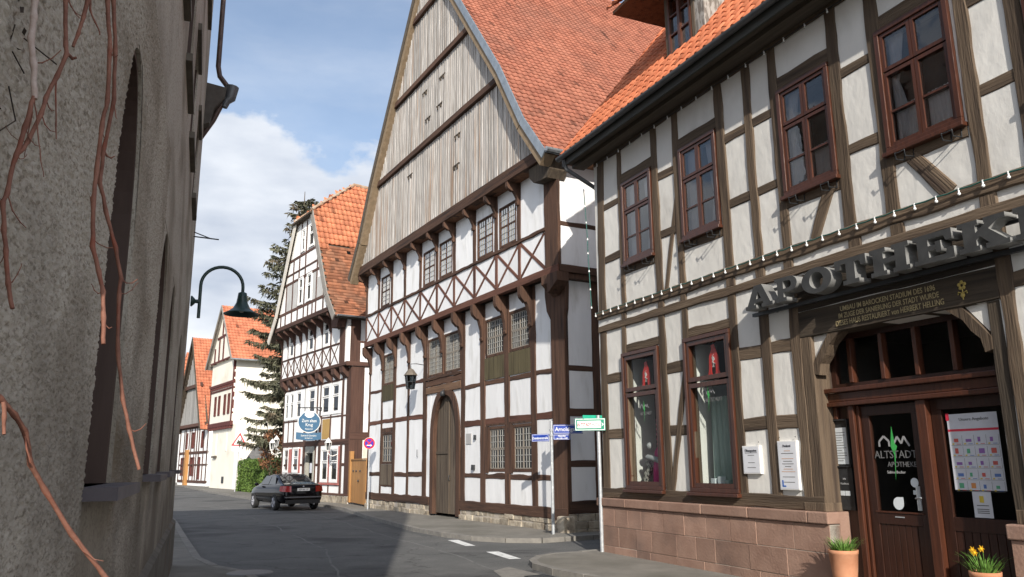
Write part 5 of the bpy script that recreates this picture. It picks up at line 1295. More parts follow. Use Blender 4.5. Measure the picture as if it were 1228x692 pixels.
# ================================================================== white house behind the hedge
WHo, WHr = frame((-20.89, 61.45), -34.0)
wh = thing('gabled_house', 'tall cream house with an orange roof and dark red timber bands beyond the hedge', 'house', WHo, WHr)
WD = 14.0
mb = MB()
wl_ = [(-6.1, -5.75, 2.6, 4.3), (-3.0, -2.7, 2.9, 4.3), (-6.7, -6.1, 5.75, 7.35), (-5.5, -4.9, 5.75, 7.35), (-3.8, -3.2, 5.75, 7.35), (-2.6, -2.0, 5.75, 7.35)]
wall_holes(mb, -7.3, -.4, 0, 4.9, [h for h in wl_ if h[3] < 4.8], 0, .2); wall_holes(mb, -8.2, -1.25, 4.9, 10.1, [h for h in wl_ if h[3] > 4.8], -.15, .2)
mb.face([(-.4, 0, 0), (-.4, WD, 0), (-.4, WD, 4.9), (-.4, 0, 4.9)]); mb.face([(-1.25, -.15, 4.9), (-1.25, WD, 4.9), (-1.25, WD, 10.1), (-1.25, -.15, 10.1)]); mb.face([(-1.25, 0, 4.9), (-.4, 0, 4.9), (-.4, WD, 4.9), (-1.25, WD, 4.9)])
mb.face([(-7.3, 0, 0), (-7.3, 0, 4.9), (-7.3, WD, 4.9), (-7.3, WD, 0)]); mb.face([(-8.2, -.15, 4.9), (-8.2, -.15, 10.1), (-8.2, WD, 10.1), (-8.2, WD, 4.9)])
mb.prism([(-8.6, 10.1), (-.85, 10.1), (-4.72, 14.5)], -.3, -.1, 'y'); mb.prism([(-8.6, 10.1), (-.85, 10.1), (-4.72, 14.5)], WD - .2, WD, 'y')
mb.build('wall', P_CREAM, wh)
W_RED = mat('dark_red_timber_paint', (.085, .026, .022), (.12, .04, .034), scale=4)
def tw(name, p0, p1, w, y, prot=.06): return timber(wh, name, p0, p1, w, W_RED, prot=prot, y=y, jit=.003)
tw('band', (-8.25, 5.0), (-1.2, 5.0), .34, -.15, .1); tw('band', (-8.25, 8.2), (-1.2, 8.2), .22, -.15, .1); tw('band', (-8.25, 7.75), (-1.2, 7.75), .14, -.15); tw('corner_board', (-1.38, 5.1), (-1.38, 10.0), .26, -.15); tw('corner_board', (-8.1, 5.1), (-8.1, 8.2), .2, -.15)
mb = MB()
for k in range(14): mb.box(-8.1 + k * .5, -7.85 + k * .5, -.27, -.152, 7.88, 8.05)
mb.build('dentil_band', W_RED, wh)
mb = MB()
for k in range(14): mb.box(-8.1 + k * .5, -7.85 + k * .5, -.24, -.01, 4.62, 4.82)
mb.build('dentil_band', W_RED, wh)
for h in wl_:
    y = -.15 if h[3] > 4.8 else 0
    mbar = MB(); bars(mbar, h[0], h[1], h[2], h[3], y - .05, y + .08, .13); w = mbar.build('window', W_RED if h[3] > 4.8 else P_CREAM, wh)
    q = MB(); q.face([(h[0] + .1, y + .05, h[2] + .1), (h[1] - .1, y + .05, h[2] + .1), (h[1] - .1, y + .05, h[3] - .1), (h[0] + .1, y + .05, h[3] - .1)]); q.build('pane', RGL, w)
    q = MB(); q.box(h[0], h[1], y + .4, y + .45, h[2], h[3]); q.build('dark_backing', DARKROOM, w)  # dark panel in place of the shaded room behind the pane
q = MB(); q.box(-6.5, -5.5, -.2, .0, 2.42, 2.55); q.build('sill', W_PHD, wh)
for x, z0, z1 in ((-5.7, 10.2, 12.1), (-4.4, 10.2, 12.3), (-4.85, 12.3, 13.9), (-7.0, 10.2, 11.4)): tw('gable_post', (x, z0), (x, z1), .28, -.3)
tw('gable_rail', (-6.4, 12.15), (-3.2, 12.25), .2, -.3); tw('gable_rail', (-8.2, 10.18), (-1.2, 10.18), .16, -.3)
q = MB(); q.box(-3.5, -3.0, -.06, .02, .45, .95); q.build('cellar_vent', IRON, wh)
for sx in (1, -1):
    f, T, at = polyline_f([(4.15, 9.85), (0, 14.75)], lambda s, a, z, sx=sx: (-4.72 + sx * a, -.6 + s, z))
    tiles('roof_slope', f, WD + 1, T, .26, .33, .05, .035, TILE_WH, wh, smp=4)
    q = MB(); q.face([(-4.72 + sx * 4.15, -.55, 9.8), (-4.72 + sx * 4.15, WD + .3, 9.8), (-4.72, WD + .3, 14.68), (-4.72, -.55, 14.68)]); q.prism([(-4.72 + sx * 4.2, 9.82), (-4.72, 14.78), (-4.72, 14.5), (-4.72 + sx * 4.0, 9.75)], -.66, -.6, 'y'); q.build('barge_board', mat('grey_barge_board', (.22, .2, .18)), wh)
q = MB(); q.tube([(-.5, -.62, 9.85), (-.5, WD, 9.85)], .07, 6); q.build('gutter', ZINC, wh)
# ================================================================== boarded barn house beyond
BNo, BNr = frame((-26.7, 71.65), -35.0)
bn = thing('gabled_house', 'grey board-gabled half-timbered house with a steep orange roof, left of the cream house', 'house', BNo, BNr)
mb = MB(); bw_ = [(-10.0, -8.7, .9, 2.6), (-6.2, -4.9, .9, 2.6), (-8.3, -7.9, 3.4, 4.9), (-6.2, -5.5, 3.4, 4.9), (-3.4, -2.8, .6, 2.6), (-2.9, -2.2, 3.4, 4.9)]
wall_holes(mb, -10.9, -.5, 0, 5.5, bw_, 0, .2); mb.face([(-.5, 0, 0), (-.5, 14, 0), (-.5, 14, 5.5), (-.5, 0, 5.5)]); mb.face([(-10.9, 0, 0), (-10.9, 0, 5.5), (-10.9, 14, 5.5), (-10.9, 14, 0)]); mb.build('wall', P_RS, bn)
for h in bw_:
    q = MB(); bars(q, h[0], h[1], h[2], h[3], -.05, .1, .1); w = q.build('window', W_RED, bn)
    q = MB(); q.box(h[0] + .1, h[1] - .1, .06, .1, h[2] + .1, h[3] - .1); q.build('shutter', flat('dark_red_shutter', (.10, .035, .03)), w)
def tn(name, p0, p1, w, y=0.0): return timber(bn, name, p0, p1, w, W_RS, prot=.05, y=y, jit=.004)
for x in (-10.8, -9.2, -8.6, -7.2, -6.5, -5.2, -4.4, -3.6, -2.0, -.7): tn('post', (x, .3), (x, 5.3), .22)
for z in (.4, 3.0, 5.35): tn('rail', (-10.9, z), (-.5, z), .24)
tn('rail', (-10.9, 1.9), (-.5, 1.9), .14)
q = MB(); q.box(-7.6, -7.0, -.3, .05, 0, 3.3); q.build('wooden_post', HONEY, bn)
ap3 = (-5.85, 13.7)
for z0, z1, o in ((5.55, 9.0, .25), (9.3, 13.5, .4)):
    mb = MB(); x = -10.6
    while x < -1.1:
        d0 = abs(x + .11 - ap3[0]); zt_ = min(z1, ap3[1] - d0 * 1.72 - .2)
        if zt_ > z0: mb.box(x + .01, x + .25, -o, -o + .05, z0, zt_)
        x += .26
    mb.build('board_cladding', W_CLADG, bn)
tn('gable_beam', (-9.0, 9.15), (-2.7, 9.15), .34, -.4); tn('gable_beam', (-10.9, 5.5), (-.8, 5.5), .3, -.3)
q = MB(); q.prism([(-10.9, 5.5), (-.8, 5.5), (ap3[0], 13.6)], -.2, -.05, 'y'); q.prism([(-10.9, 5.5), (-.8, 5.5), (ap3[0], 13.6)], 13.8, 14, 'y'); q.build('gable_wall', W_PHD, bn)
for sx in (1, -1):
    f, T, at = polyline_f([(5.25, 4.95), (0, 13.85)], lambda s, a, z, sx=sx: (ap3[0] + sx * a, -.75 + s, z))
    tiles('roof_slope', f, 15, T, .26, .33, .05, .035, TILE_WH, bn, smp=4)
    q = MB(); q.face([(ap3[0] + sx * 5.25, -.7, 4.9), (ap3[0] + sx * 5.25, 14.2, 4.9), (ap3[0], 14.2, 13.78), (ap3[0], -.7, 13.78)]); q.prism([(ap3[0] + sx * 5.3, 4.95), (ap3[0], 13.9), (ap3[0], 13.5), (ap3[0] + sx * 5.1, 4.85)], -.82, -.75, 'y'); q.build('barge_board', W_PHD, bn)
# ================================================================== last roof at the bend of the street
FHo, FHr = frame((-34.5, 88.0), -36.0)
fh = thing('gabled_house', 'farthest house, only a plain orange roof showing at the bend of the street', 'house', FHo, FHr)
mb = MB(); mb.box(-9, 0, 0, 12, 0, 7); mb.prism([(-9, 7), (0, 7), (-4.5, 14.4)], 0, .2, 'y'); mb.prism([(-9, 7), (0, 7), (-4.5, 14.4)], 11.8, 12, 'y'); mb.build('wall', P_RS, fh)
for sx in (1, -1):
    f, T, at = polyline_f([(4.9, 6.6), (0, 14.6)], lambda s, a, z, sx=sx: (-4.5 + sx * a, -.4 + s, z)); tiles('roof_slope', f, 12.8, T, .34, .45, .06, .05, TILE_WH, fh, smp=4)
q = MB(); q.box(-8.2, -7.2, 5, 6, 9, 14.9) ; q.build('chimney', SANDST, fh)

# ================================================================== rendered building close on the left
LBo = (-5.8719, 14.2851); AZL = R(-20.776)
lb_r = math.atan2(math.cos(AZL), math.sin(AZL))
lb = thing('street_building', 'tall grey roughcast building with narrow arched windows close on the left', 'building', (LBo[0], LBo[1], 0), lb_r)
LX0, LX1, LH = -14.45, 0.0, 10.85
ar = [(-11.93, -10.92, 1.58, 3.64), (-8.62, -7.55, 1.60, 3.64), (-6.62, -5.55, 1.61, 3.60), (-3.35, -2.3, 1.62, 3.56)]
sq = [(-9.4, -8.5, 5.62, 7.0), (-7.55, -6.45, 5.62, 7.0), (-5.55, -4.5, 5.62, 6.95), (-3.2, -2.2, 5.62, 6.9), (-11.4, -10.5, 5.62, 7.0), (-9.4, -8.5, 9.0, 10.4), (-7.55, -6.5, 9.0, 10.4), (-5.4, -4.4, 9.0, 10.4), (-3.2, -2.2, 9.0, 10.4)]
mb = MB(); wall_holes(mb, LX0, LX1, 0, LH, ar + sq, 0.0, .32)
mb.face([(LX0, 0, 0), (LX0, 0, LH), (LX0, 11, LH), (LX0, 11, 0)], .5); mb.face([(LX1, 0, 0), (LX1, 11, 0), (LX1, 11, LH), (LX1, 0, LH)], .5); mb.face([(LX0, 11, 0), (LX0, 11, LH), (LX1, 11, LH), (LX1, 11, 0)], .5); mb.face([(LX0, 0, LH), (LX1, 0, LH), (LX1, 11, LH), (LX0, 11, LH)], .5)
# spandrels that turn the openings into pointed arches
for a, b, c, d in ar:
    w = b - a; cx = (a + b) / 2; zs = d - .95
    pl = [(a, zs)] + [(cx - w / 2 * math.cos(t) ** 1.0, zs + .95 * math.sin(t) ** .9) for t in [math.pi / 2 * k / 12 for k in range(13)]] + [(a, d)]
    mb.prism([(x, z) for x, z in pl], .003, .317, 'y', r=.5); mb.prism([(2 * cx - x, z) for x, z in pl], .003, .317, 'y', r=.5)
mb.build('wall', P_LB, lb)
def rough(x, z):
    v = noise.noise((x * 48, z * 88, 0)); v3 = noise.noise((x * 2.6, z * 2.6, 8)); v4 = noise.noise((x * 20, z * 30, 4))
    fade = 1.0
    for h in ar[:1]:
        cx, hw_ = (h[0] + h[1]) / 2, (h[1] - h[0]) / 2; ex = abs(x - cx) / hw_
        dd = (ex - 1) * hw_ if z < h[3] - .95 else (math.hypot(ex, max(0, z - h[3] + .95) / .95) - 1) * hw_
        fade = min(fade, max(0, min(1, (dd - .012) / .03)))
    return .0004 + fade * max(0, .008 + .0058 * max(-.9, min(1, v * 1.7)) + .003 * v4 + .004 * v3)
mb = MB(); xs_ = []; x = LX0 + .001
while x < -8.72: xs_.append(x); x += .0085 + .010 * (x - LX0) / 5
zs_ = [.765 + k * .0072 for k in range(int(3.4 / .0072))]
inside = lambda x, z: any(h[0] - .012 < x < h[1] + .012 and h[2] - .06 < z and (z < h[3] - .95 or math.hypot(abs(x - (h[0] + h[1]) / 2) / ((h[1] - h[0]) / 2), (z - h[3] + .95) / .95) < 1.02) for h in ar[:1])
nX, nZ = len(xs_), len(zs_)
mb.v = [(x, -rough(x, z) * (1 if 0 < i < nX - 1 and 0 < j < nZ - 1 else 0), z) for i, x in enumerate(xs_) for j, z in enumerate(zs_)]
for i in range(nX - 1):
    for j in range(nZ - 1):
        if not inside((xs_[i] + xs_[i + 1]) / 2, (zs_[j] + zs_[j + 1]) / 2):
            k = i * nZ + j; mb.f.append((k, k + nZ, k + nZ + 1, k + 1))
nf = len(mb.f); mb.r = [.5] * nf; mb.mi = [0] * nf; mb.smooth = [True] * nf
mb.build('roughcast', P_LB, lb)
BRN = mat('brown_painted_joinery', (.060, .036, .027), (.080, .05, .038), scale=3, rough=.6, stretch=(4, 4, .5))
for a, b, c, d in ar:
    mbx = MB(); w_ = b - a; cx = (a + b) / 2; zs = d - .95
    # brown lining as deep as the reveal, following the pointed arch, and the glazing behind
    po_ = [(a, c)] + [(cx - w_ / 2 * math.cos(t), zs + .95 * math.sin(t) ** .9) for t in [math.pi / 2 * k / 12 for k in range(13)]]
    po_ = po_ + [(2 * cx - x, z) for x, z in po_[-2::-1]]
    pi_ = [(cx + (x - cx) * .93, c + (z - c) * .985) for x, z in po_]
    for k in range(len(po_) - 1):
        (x0, z0), (x1, z1), (u0, v0), (u1, v1) = po_[k], po_[k + 1], pi_[k], pi_[k + 1]
        mbx.face([(u0, .02, v0), (u0, .3, v0), (u1, .3, v1), (u1, .02, v1)], .5); mbx.face([(x0, .02, z0), (u0, .02, v0), (u1, .02, v1), (x1, .02, z1)], .5)
    mbx.box(a + .055, b - .055, .26, .318, c + .002, d - .02)
    win = mbx.build('window', BRN, lb)
    q = MB(); q.face([(a + .1, .255, c + .1), (b - .1, .255, c + .1), (b - .1, .255, d - .4), (a + .1, .255, d - .4)]); q.build('pane', RGL, win)
    q = MB(); q.box(a - .06, b + .10, -.13, .24, c - .05, c); q.build('sill', mat('slate_sill', (.075, .065, .07), (.105, .09, .095), scale=6, rough=.6), win)
for a, b, c, d in sq:
    mbx = MB(); mbx.box(b - .055, b - .002, .02, .3, c + .002, d - .002); mbx.box(a + .002, a + .055, .02, .3, c + .002, d - .002); mbx.box(a + .055, b - .055, .05, .12, c + .002, c + .08); mbx.box(a + .055, b - .055, .05, .12, d - .1, d - .002); mbx.box((a + b) / 2 - .04, (a + b) / 2 + .04, .05, .12, c + .08, d - .1)
    win = mbx.build('window', BRN, lb)
    q = MB(); q.face([(a + .05, .1, c + .05), (b - .05, .1, c + .05), (b - .05, .1, d - .05), (a + .05, .1, d - .05)]); q.build('pane', RGL, win)
    q = MB(); q.box(a + .05, b - .05, .3, .31, c, d); q.build('dark_backing', DARKROOM, win)  # room shade behind the glass, put in as a dark sheet
    q = MB(); q.box(a - .1, b + .1, -.06, .02, c - .09, c - .01); q.build('sill', mat('dark_window_surround', (.10, .085, .065), (.14, .12, .095), scale=5), win); q = MB(); q.box(a - .1, b + .1, -.045, .0, d + .01, d + .1); q.build('head', mat('dark_window_surround', (.10, .085, .065), (.14, .12, .095), scale=5), win)
q = MB(); q.box(LX0, LX1 + .02, -.05, .0, -.05, .76); q.prism([(-.05, .76), (0, .80), (0, .76)], LX0, LX1 + .02, 'x'); q.build('plinth', mat('dark_stained_plinth', (.085, .075, .062), (.15, .135, .112), scale=3, bump=.012, bscale=60, c3=(.12, .07, .04), s3=1.2), lb)
# cornice end, downpipe with swan neck at the far corner
q = MB(); q.prism([(.0, 7.95), (-.10, 8.0), (-.16, 8.3), (-.34, 8.55), (-.36, 8.75), (0, 8.8)], -.30, .06, 'x'); q.build('cornice', mat('dark_cornice', (.07, .06, .05), (.10, .088, .074), scale=5), lb)
q = MB(); q.tube([(-.12, -.18, LH), (-.12, -.18, 9.25), (-.12, -.22, 9.05), (-.12, -.42, 8.80)], .05, 10); q.tube([(-.12, -.30, 8.5), (-.06, -.16, 8.15), (.05, .1, 7.7), (.06, .14, 7.4), (.06, .14, .2)], .05, 10); q.build('downpipe', mat('copper_brown_pipe', (.075, .05, .042), (.11, .075, .062), scale=5, rough=.45, metal=.3), lb)
q = MB(); q.tube([(-.12, -.34, 8.42), (-.12, -.37, 8.55), (-.12, -.44, 8.62), (-.12, -.46, 8.86)], [.06, .08, .10, .13], 10); q.build('rain_head', ZINCD, lb)
q = MB()
for k in range(7): q.tube([(-13 + k * 1.9, -.0, 7.45), (-13 + k * 1.9, -.02, 7.46)], .01, 4)
q = MB(); q.tube([(-.8, 0, 5.62), (-.8, -.42, 5.60)], .012, 6); q.tube([(-.8, 0, 5.70), (-.8, -.30, 5.60)], .010, 6); q.build('iron_hook', IRON, lb)
def loc_lb(x, y, z): return Matrix.Translation((LBo[0], LBo[1], 0)) @ Matrix.Rotation(lb_r, 4, 'Z') @ Vector((x, y, z))
# eaves
q = MB(); q.box(LX0 + 2.25, LX1 + .1, -.06, 11.1, LH, LH + .07); q.build('eaves', W_PHD, lb)
q = MB(); q.box(LX0, LX0 + 2.2, 0.002, 6, LH + .001, 14.3); q.build('unseen_shadow_block', P_LB, lb)  # unseen raised block, added to shape the shadow on the road
# --- swan-neck street lamp on its far end
sl_ = thing('street_lamp', 'dark green swan-neck lamp with a bell shade on the left wall', 'lamp', loc_lb(-.35, -.02, 4.55), lb_r)
mb = MB(); mb.lathe([(.0, 0), (.09, 0), (.10, .02), (.06, .06), (.035, .08), (.035, .16)], seg=14); o_ = mb.build('wall_plate', GREENP, sl_); o_.rotation_euler = (R(90), 0, 0)
mb = MB(); P_ = [(0, -.15, -.30), (0, -.15, .30)] + [(0, -.15 - .36 + .36 * math.cos(t), .30 + .36 * math.sin(t)) for t in [math.pi * k / 16 for k in range(1, 17)]] + [(0, -.87, .14)]
mb.tube(P_, .030, 10); mb.build('arm', GREENP, sl_)
mb = MB(); mb.lathe([(.035, .20), (.075, .18), (.085, .10), (.10, .0), (.15, -.10), (.24, -.17), (.305, -.20), (.31, -.215), (.295, -.21), (.23, -.18), (.13, -.11), (.08, -.0)], c=(0, -.87, .02), seg=28); mb.build('shade', GREENP, sl_)
mb = MB(); mb.ball((0, -.87, -.10), .06, 12, 8); mb.build('bulb', flat('frosted_bulb', (.6, .6, .55)), sl_)

# ================================================================== climbing plant in front of the left wall
STEM = mat('reddish_vine_bark', (.14, .056, .036), (.23, .105, .07), scale=22, rough=.75, bump=.0015, bscale=120, c3=(.20, .06, .035), s3=14)
STEMP = mat('pale_vine_bark', (.36, .27, .22), (.46, .37, .32), scale=26, rough=.8, bump=.0015, bscale=120)
vine = thing('climbing_vine', 'bare reddish vine stems hanging in front of the grey roughcast wall', 'vine', (-1.0, 1.2, 2.9))
def stem(pts, r0, r1, m=STEM, name='stem'):
    pts = [Vector(p) for p in pts]; out = []; rad = []
    n = len(pts)
    for i in range(n - 1):
        k = 4
        for j in range(k):
            t = (i + j / k) / (n - 1)
            p = pts[i].lerp(pts[i + 1], j / k)
            p += Vector((noise.noise(p * 30), noise.noise(p * 30 + Vector((7, 0, 0))), 0)) * .0025
            out.append(p - Vector(vine.location)); rad.append(.80 * (r0 + (r1 - r0) * t) * (1.0 + (.28 if j == 0 and i else 0.0) + random.uniform(-.06, .06)))
    out.append(pts[-1] - Vector(vine.location)); rad.append(r1 * .8)
    q = MB(); q.tube(out, rad, 9); return q.build(name, m, vine)
V1 = [(-1.02, 1.5, 3.05), (-0.966, 1.459, 2.603), (-0.957, 1.451, 2.575), (-0.95, 1.442, 2.532), (-0.944, 1.432, 2.481), (-0.929, 1.428, 2.424), (-0.915, 1.423, 2.345)]
V1b = [(-0.915, 1.423, 2.352), (-0.916, 1.409, 2.282), (-0.917, 1.395, 2.221), (-0.916, 1.381, 2.139), (-0.914, 1.369, 2.119), (-0.901, 1.364, 2.065), (-0.889, 1.358, 2.026), (-0.874, 1.354, 1.965), (-0.859, 1.35, 1.92)]
V2 = [(-1.0, 1.56, 3.05), (-0.947, 1.531, 2.649), (-0.937, 1.519, 2.618), (-0.922, 1.511, 2.506), (-0.91, 1.501, 2.482), (-0.913, 1.481, 2.421), (-0.917, 1.461, 2.365), (-0.913, 1.446, 2.326), (-0.917, 1.425, 2.258), (-0.916, 1.397, 2.223)]
V2b = [(-0.91, 1.502, 2.484), (-0.915, 1.527, 2.487), (-0.907, 1.531, 2.491)]
V3 = [(-.98, 1.6, 3.05), (-0.911, 1.552, 2.662), (-0.911, 1.553, 2.638), (-0.914, 1.55, 2.597), (-0.919, 1.548, 2.556), (-0.925, 1.544, 2.523)]
V3b = [(-0.917, 1.572, 2.651), (-0.914, 1.574, 2.628), (-0.904, 1.579, 2.601), (-0.894, 1.585, 2.574)]
V4 = [(-1.0, 1.68, 3.1), (-0.927, 1.658, 2.731), (-0.919, 1.647, 2.698), (-0.9, 1.642, 2.57), (-0.888, 1.633, 2.443), (-0.887, 1.618, 2.376), (-0.88, 1.606, 2.266), (-0.874, 1.594, 2.199), (-0.861, 1.586, 2.095), (-0.841, 1.581, 2.042), (-0.823, 1.575, 1.998), (-0.813, 1.565, 1.944), (-0.802, 1.555, 1.888)]
V5 = [(-1.0, 1.74, 3.1), (-0.943, 1.707, 2.763), (-0.939, 1.705, 2.735), (-0.924, 1.708, 2.606), (-0.914, 1.709, 2.48), (-0.922, 1.701, 2.354), (-0.92, 1.697, 2.275), (-0.903, 1.702, 2.21), (-0.878, 1.711, 2.128), (-0.86, 1.716, 2.058), (-0.86, 1.712, 2.024), (-0.851, 1.712, 1.899), (-0.832, 1.716, 1.792), (-0.815, 1.721, 1.732), (-0.789, 1.728, 1.647)]
V6 = [(-.74, .98, 1.80), (-0.712, 1.088, 1.762), (-0.712, 1.117, 1.746), (-0.709, 1.149, 1.726), (-0.709, 1.178, 1.704), (-0.711, 1.206, 1.657), (-0.705, 1.239, 1.62), (-0.679, 1.281, 1.551), (-0.645, 1.327, 1.483), (-0.60, 1.40, 1.40)]
V6b = [(-0.706, 1.115, 1.741), (-0.703, 1.117, 1.721), (-0.701, 1.118, 1.697)]
stem(V1, .0075, .007, STEMP); stem(V1b, .0055, .0045); stem(V2, .0055, .005); stem(V2b, .005, .003, name='side_shoot'); stem(V3, .0065, .004, name='side_shoot'); stem(V3b, .003, .0018, name='side_shoot')
stem(V4, .0058, .0052); stem(V5, .0056, .0046); stem(V6, .0055, .0042); stem(V6b, .004, .003, name='side_shoot')
def shoot(p, d, L, r=.0018):
    p = Vector(p); d = Vector(d).normalized(); pts = [p + d * L * t + Vector((0, 0, -.012)) * math.sin(t * 3) for t in (0, .35, .7, 1)]; return stem(pts, r, r * .6, name='side_shoot')
shoot(V1[5], (.3, .2, .35), .06); shoot(V1b[0], (-.1, .1, -1), .12, .0016); shoot(V1b[0], (.16, .12, -1), .16, .0016); shoot(V2[5], (.08, .05, -1), .13, .0022); shoot(V5[5], (.25, .2, -.1), .025, .003)
rs_ = random.Random(11)
for pts in (V1b, V2, V3, V4, V5, V6):
    for i in range(1, len(pts) - 1):
        if rs_.random() < .55: shoot(pts[i], (rs_.uniform(-.6, .8), rs_.uniform(-.3, .5), rs_.uniform(-1, .4)), rs_.uniform(.015, .07), rs_.uniform(.0009, .0017))
# dry dead foliage where the stems spring from the wall
mb = MB()
def fp():
    t = random.random() ** .8; return (-1.0 + random.gauss(0, .02) - .05 * t, 1.42 + random.gauss(0, .025), 2.78 - .45 * t + random.gauss(0, .04)), 1
leaves(mb, 300, fp, .012)
for i in range(len(mb.v)): mb.v[i] = tuple(Vector(mb.v[i]) - Vector(vine.location))
for k in range(14):
    p = Vector((-1.0 + random.gauss(0, .02), 1.42 + random.gauss(0, .04), 2.75 - random.random() * .5)) - Vector(vine.location)
    mb.tube([p, p + Vector((random.gauss(0, .02), random.gauss(0, .02), -.06)), p + Vector((random.gauss(0, .04), random.gauss(0, .04), -.12))], .0016, 4)
mb.build('dead_foliage', mat('dead_leaves', (.022, .017, .014), (.06, .042, .03), scale=30, rnd=.5), vine)

# ================================================================== street furniture
def pole(t, h, r, m=GALV):
    q = MB(); q.tube([(0, 0, -.05), (0, 0, h)], r, 12); q.tube([(0, 0, h), (0, 0, h + .015)], r * 1.1, 12); return q.build('pole', m, t)
BLUE = flat('sign_enamel_blue', (.012, .045, .30), .4); WHT = flat('sign_enamel_white', (.72, .73, .73), .4); GRN = flat('sign_enamel_green', (.005, .22, .13), .4); RED = flat('sign_enamel_red', (.50, .012, .018), .4)
sp_ = thing('street_sign', 'thin pole with blue street name plates at the corner of the gabled house', 'street sign', (.925, 19.72, .04))
pole(sp_, 2.62, .038)
a1, a2 = R(-12), R(2)
def plate(t, w, h, x, y, z, rz, m, name, txt, ts, back=True, sx=.9, off=0.0):
    q = MB(); q.box(-w / 2, w / 2, -.012, .012, -h / 2, h / 2); o = q.build(name, m, t, bevel=.004); o.location = (x, y, z); o.rotation_euler = (0, 0, rz)
    q = MB(); bars(q, -w / 2 + .012, w / 2 - .012, -h / 2 + .012, h / 2 - .012, -.0145, -.0125, .008); q.build('border', WHT, o)
    for s_, zz, sz in txt: text_mesh('sign_lettering', s_, sz, WHT, o, (off, -.0135, zz), sx=sx, bold=.0015)
    return o
plate(sp_, .72, .22, .40, -.03, 2.44, a2, BLUE, 'name_plate', [('Arnoldigasse', -.045, .135)], 1)
plate(sp_, .42, .13, .25, -.03, 2.255, a2, BLUE, 'name_plate', [('Historiker', .01, .05), ('um 1120 – 1177', -.045, .045)], 1)
plate(sp_, .46, .18, -.27, -.03, 2.24, R(-28), BLUE, 'name_plate', [('Domänenstraße', -.035, .085)], 1, sx=.75)
q = MB()
for zz in (2.28, 2.40): q.lathe([(.04, zz), (.055, zz), (.055, zz + .05), (.04, zz + .05)], seg=12, sm=False)
q.build('clamp', GALV, sp_)
for zz in (.95, 1.05, 1.35, 1.62, 1.9):
    a = random.uniform(-2.4, -.9); q = MB(); q.face([(.0395 * math.cos(a - .4), .0395 * math.sin(a - .4), zz), (.0395 * math.cos(a + .4), .0395 * math.sin(a + .4), zz), (.0395 * math.cos(a + .4), .0395 * math.sin(a + .4), zz + .05), (.0395 * math.cos(a - .4), .0395 * math.sin(a - .4), zz + .05)]); q.build('sticker', STK, sp_)
gs = thing('direction_sign', 'green bordered direction sign on a grey pole at the pharmacy corner', 'direction sign', (1.655, 15.78, .04))
pole(gs, 2.52, .036)
gp_ = MB(); gp_.box(-.46, .13, -.012, .012, -.12, .12); g1 = gp_.build('sign_plate', GRN, gs, bevel=.004); g1.location = (0, -.06, 2.36); g1.rotation_euler = (0, 0, R(-6))
q = MB(); bars(q, -.45, .12, -.11, .11, -.0145, -.0125, .014); q.build('border', WHT, g1)
q = MB(); q.box(-.41, .045, -.0145, -.0125, -.07, .07); q.build('name_field', WHT, g1)
text_mesh('sign_lettering', 'ALTSTADT', .085, RED, g1, (-.275, -.0155, -.03), sx=.66, bold=.0015); text_mesh('sign_lettering', 'HOTEL', .085, INK, g1, (-.05, -.0155, -.03), sx=.62)
q = MB(); q.prism([(.055, -.04), (.10, 0), (.055, .04), (.07, 0)], -.0145, -.0125, 'y'); q.build('arrow', WHT, g1)
q = MB(); q.box(-.32, .16, -.012, .012, 0, .07); g2 = q.build('sign_plate', flat('sign_green_light', (.02, .34, .22), .4), gs, bevel=.004); g2.location = (0, .05, 2.47); g2.rotation_euler = (0, 0, R(18))
np_ = thing('road_sign', 'round blue and red no stopping sign on a pole by the wooden gate', 'road sign', (-5.58, 31.6, .04))
pole(np_, 2.66, .03)
def discm(m, r, y0, y1, name, par, z): q = MB(); q.prism([(r * math.cos(t), z + r * math.sin(t)) for t in [2 * math.pi * k / 32 for k in range(32)]], y0, y1, 'y'); return q.build(name, m, par)
discm(WHT, .225, -.05, -.032, 'rim', np_, 2.47); discm(RED, .215, -.054, -.0505, 'ring', np_, 2.47); discm(flat('sign_blue_violet', (.05, .02, .32), .4), .165, -.058, -.0545, 'disc', np_, 2.47)
for a in (45, -45):
    q = MB(); q.box(-.165, .165, -.061 - (.001 if a > 0 else 0), -.0585, -.02, .02); o = q.build('cross_bar', RED, np_); o.location = (0, 0, 2.47); o.rotation_euler = (0, R(a), 0)
q = MB(); q.prism([(-.10, 2.385), (.05, 2.37), (.05, 2.345), (.11, 2.39), (.05, 2.43), (.05, 2.405), (-.10, 2.41)], -.066, -.063, 'y'); q.build('arrow', WHT, np_)
ws = thing('road_sign', 'red bordered triangle warning sign for children beside the hedge', 'road sign', (-18.75, 55.4, .04)); ws.rotation_euler = (0, R(2), R(8))
pole(ws, 3.9, .035)
def tri(s, y0, y1, m, name, z): 
    pts = []
    for k in range(3):
        a = math.pi / 2 + k * 2.0944
        for d_ in (-.16, 0, .16): pts.append((s * (math.cos(a) * .94 + math.cos(a + d_ * 4) * .06), z + s * (math.sin(a) * .94 + math.sin(a + d_ * 4) * .06)))
    q = MB(); q.prism(pts, y0, y1, 'y'); return q.build(name, m, ws)
tri(.56, -.06, -.04, RED, 'border', 3.32); tri(.40, -.066, -.0605, WHT, 'field', 3.32)
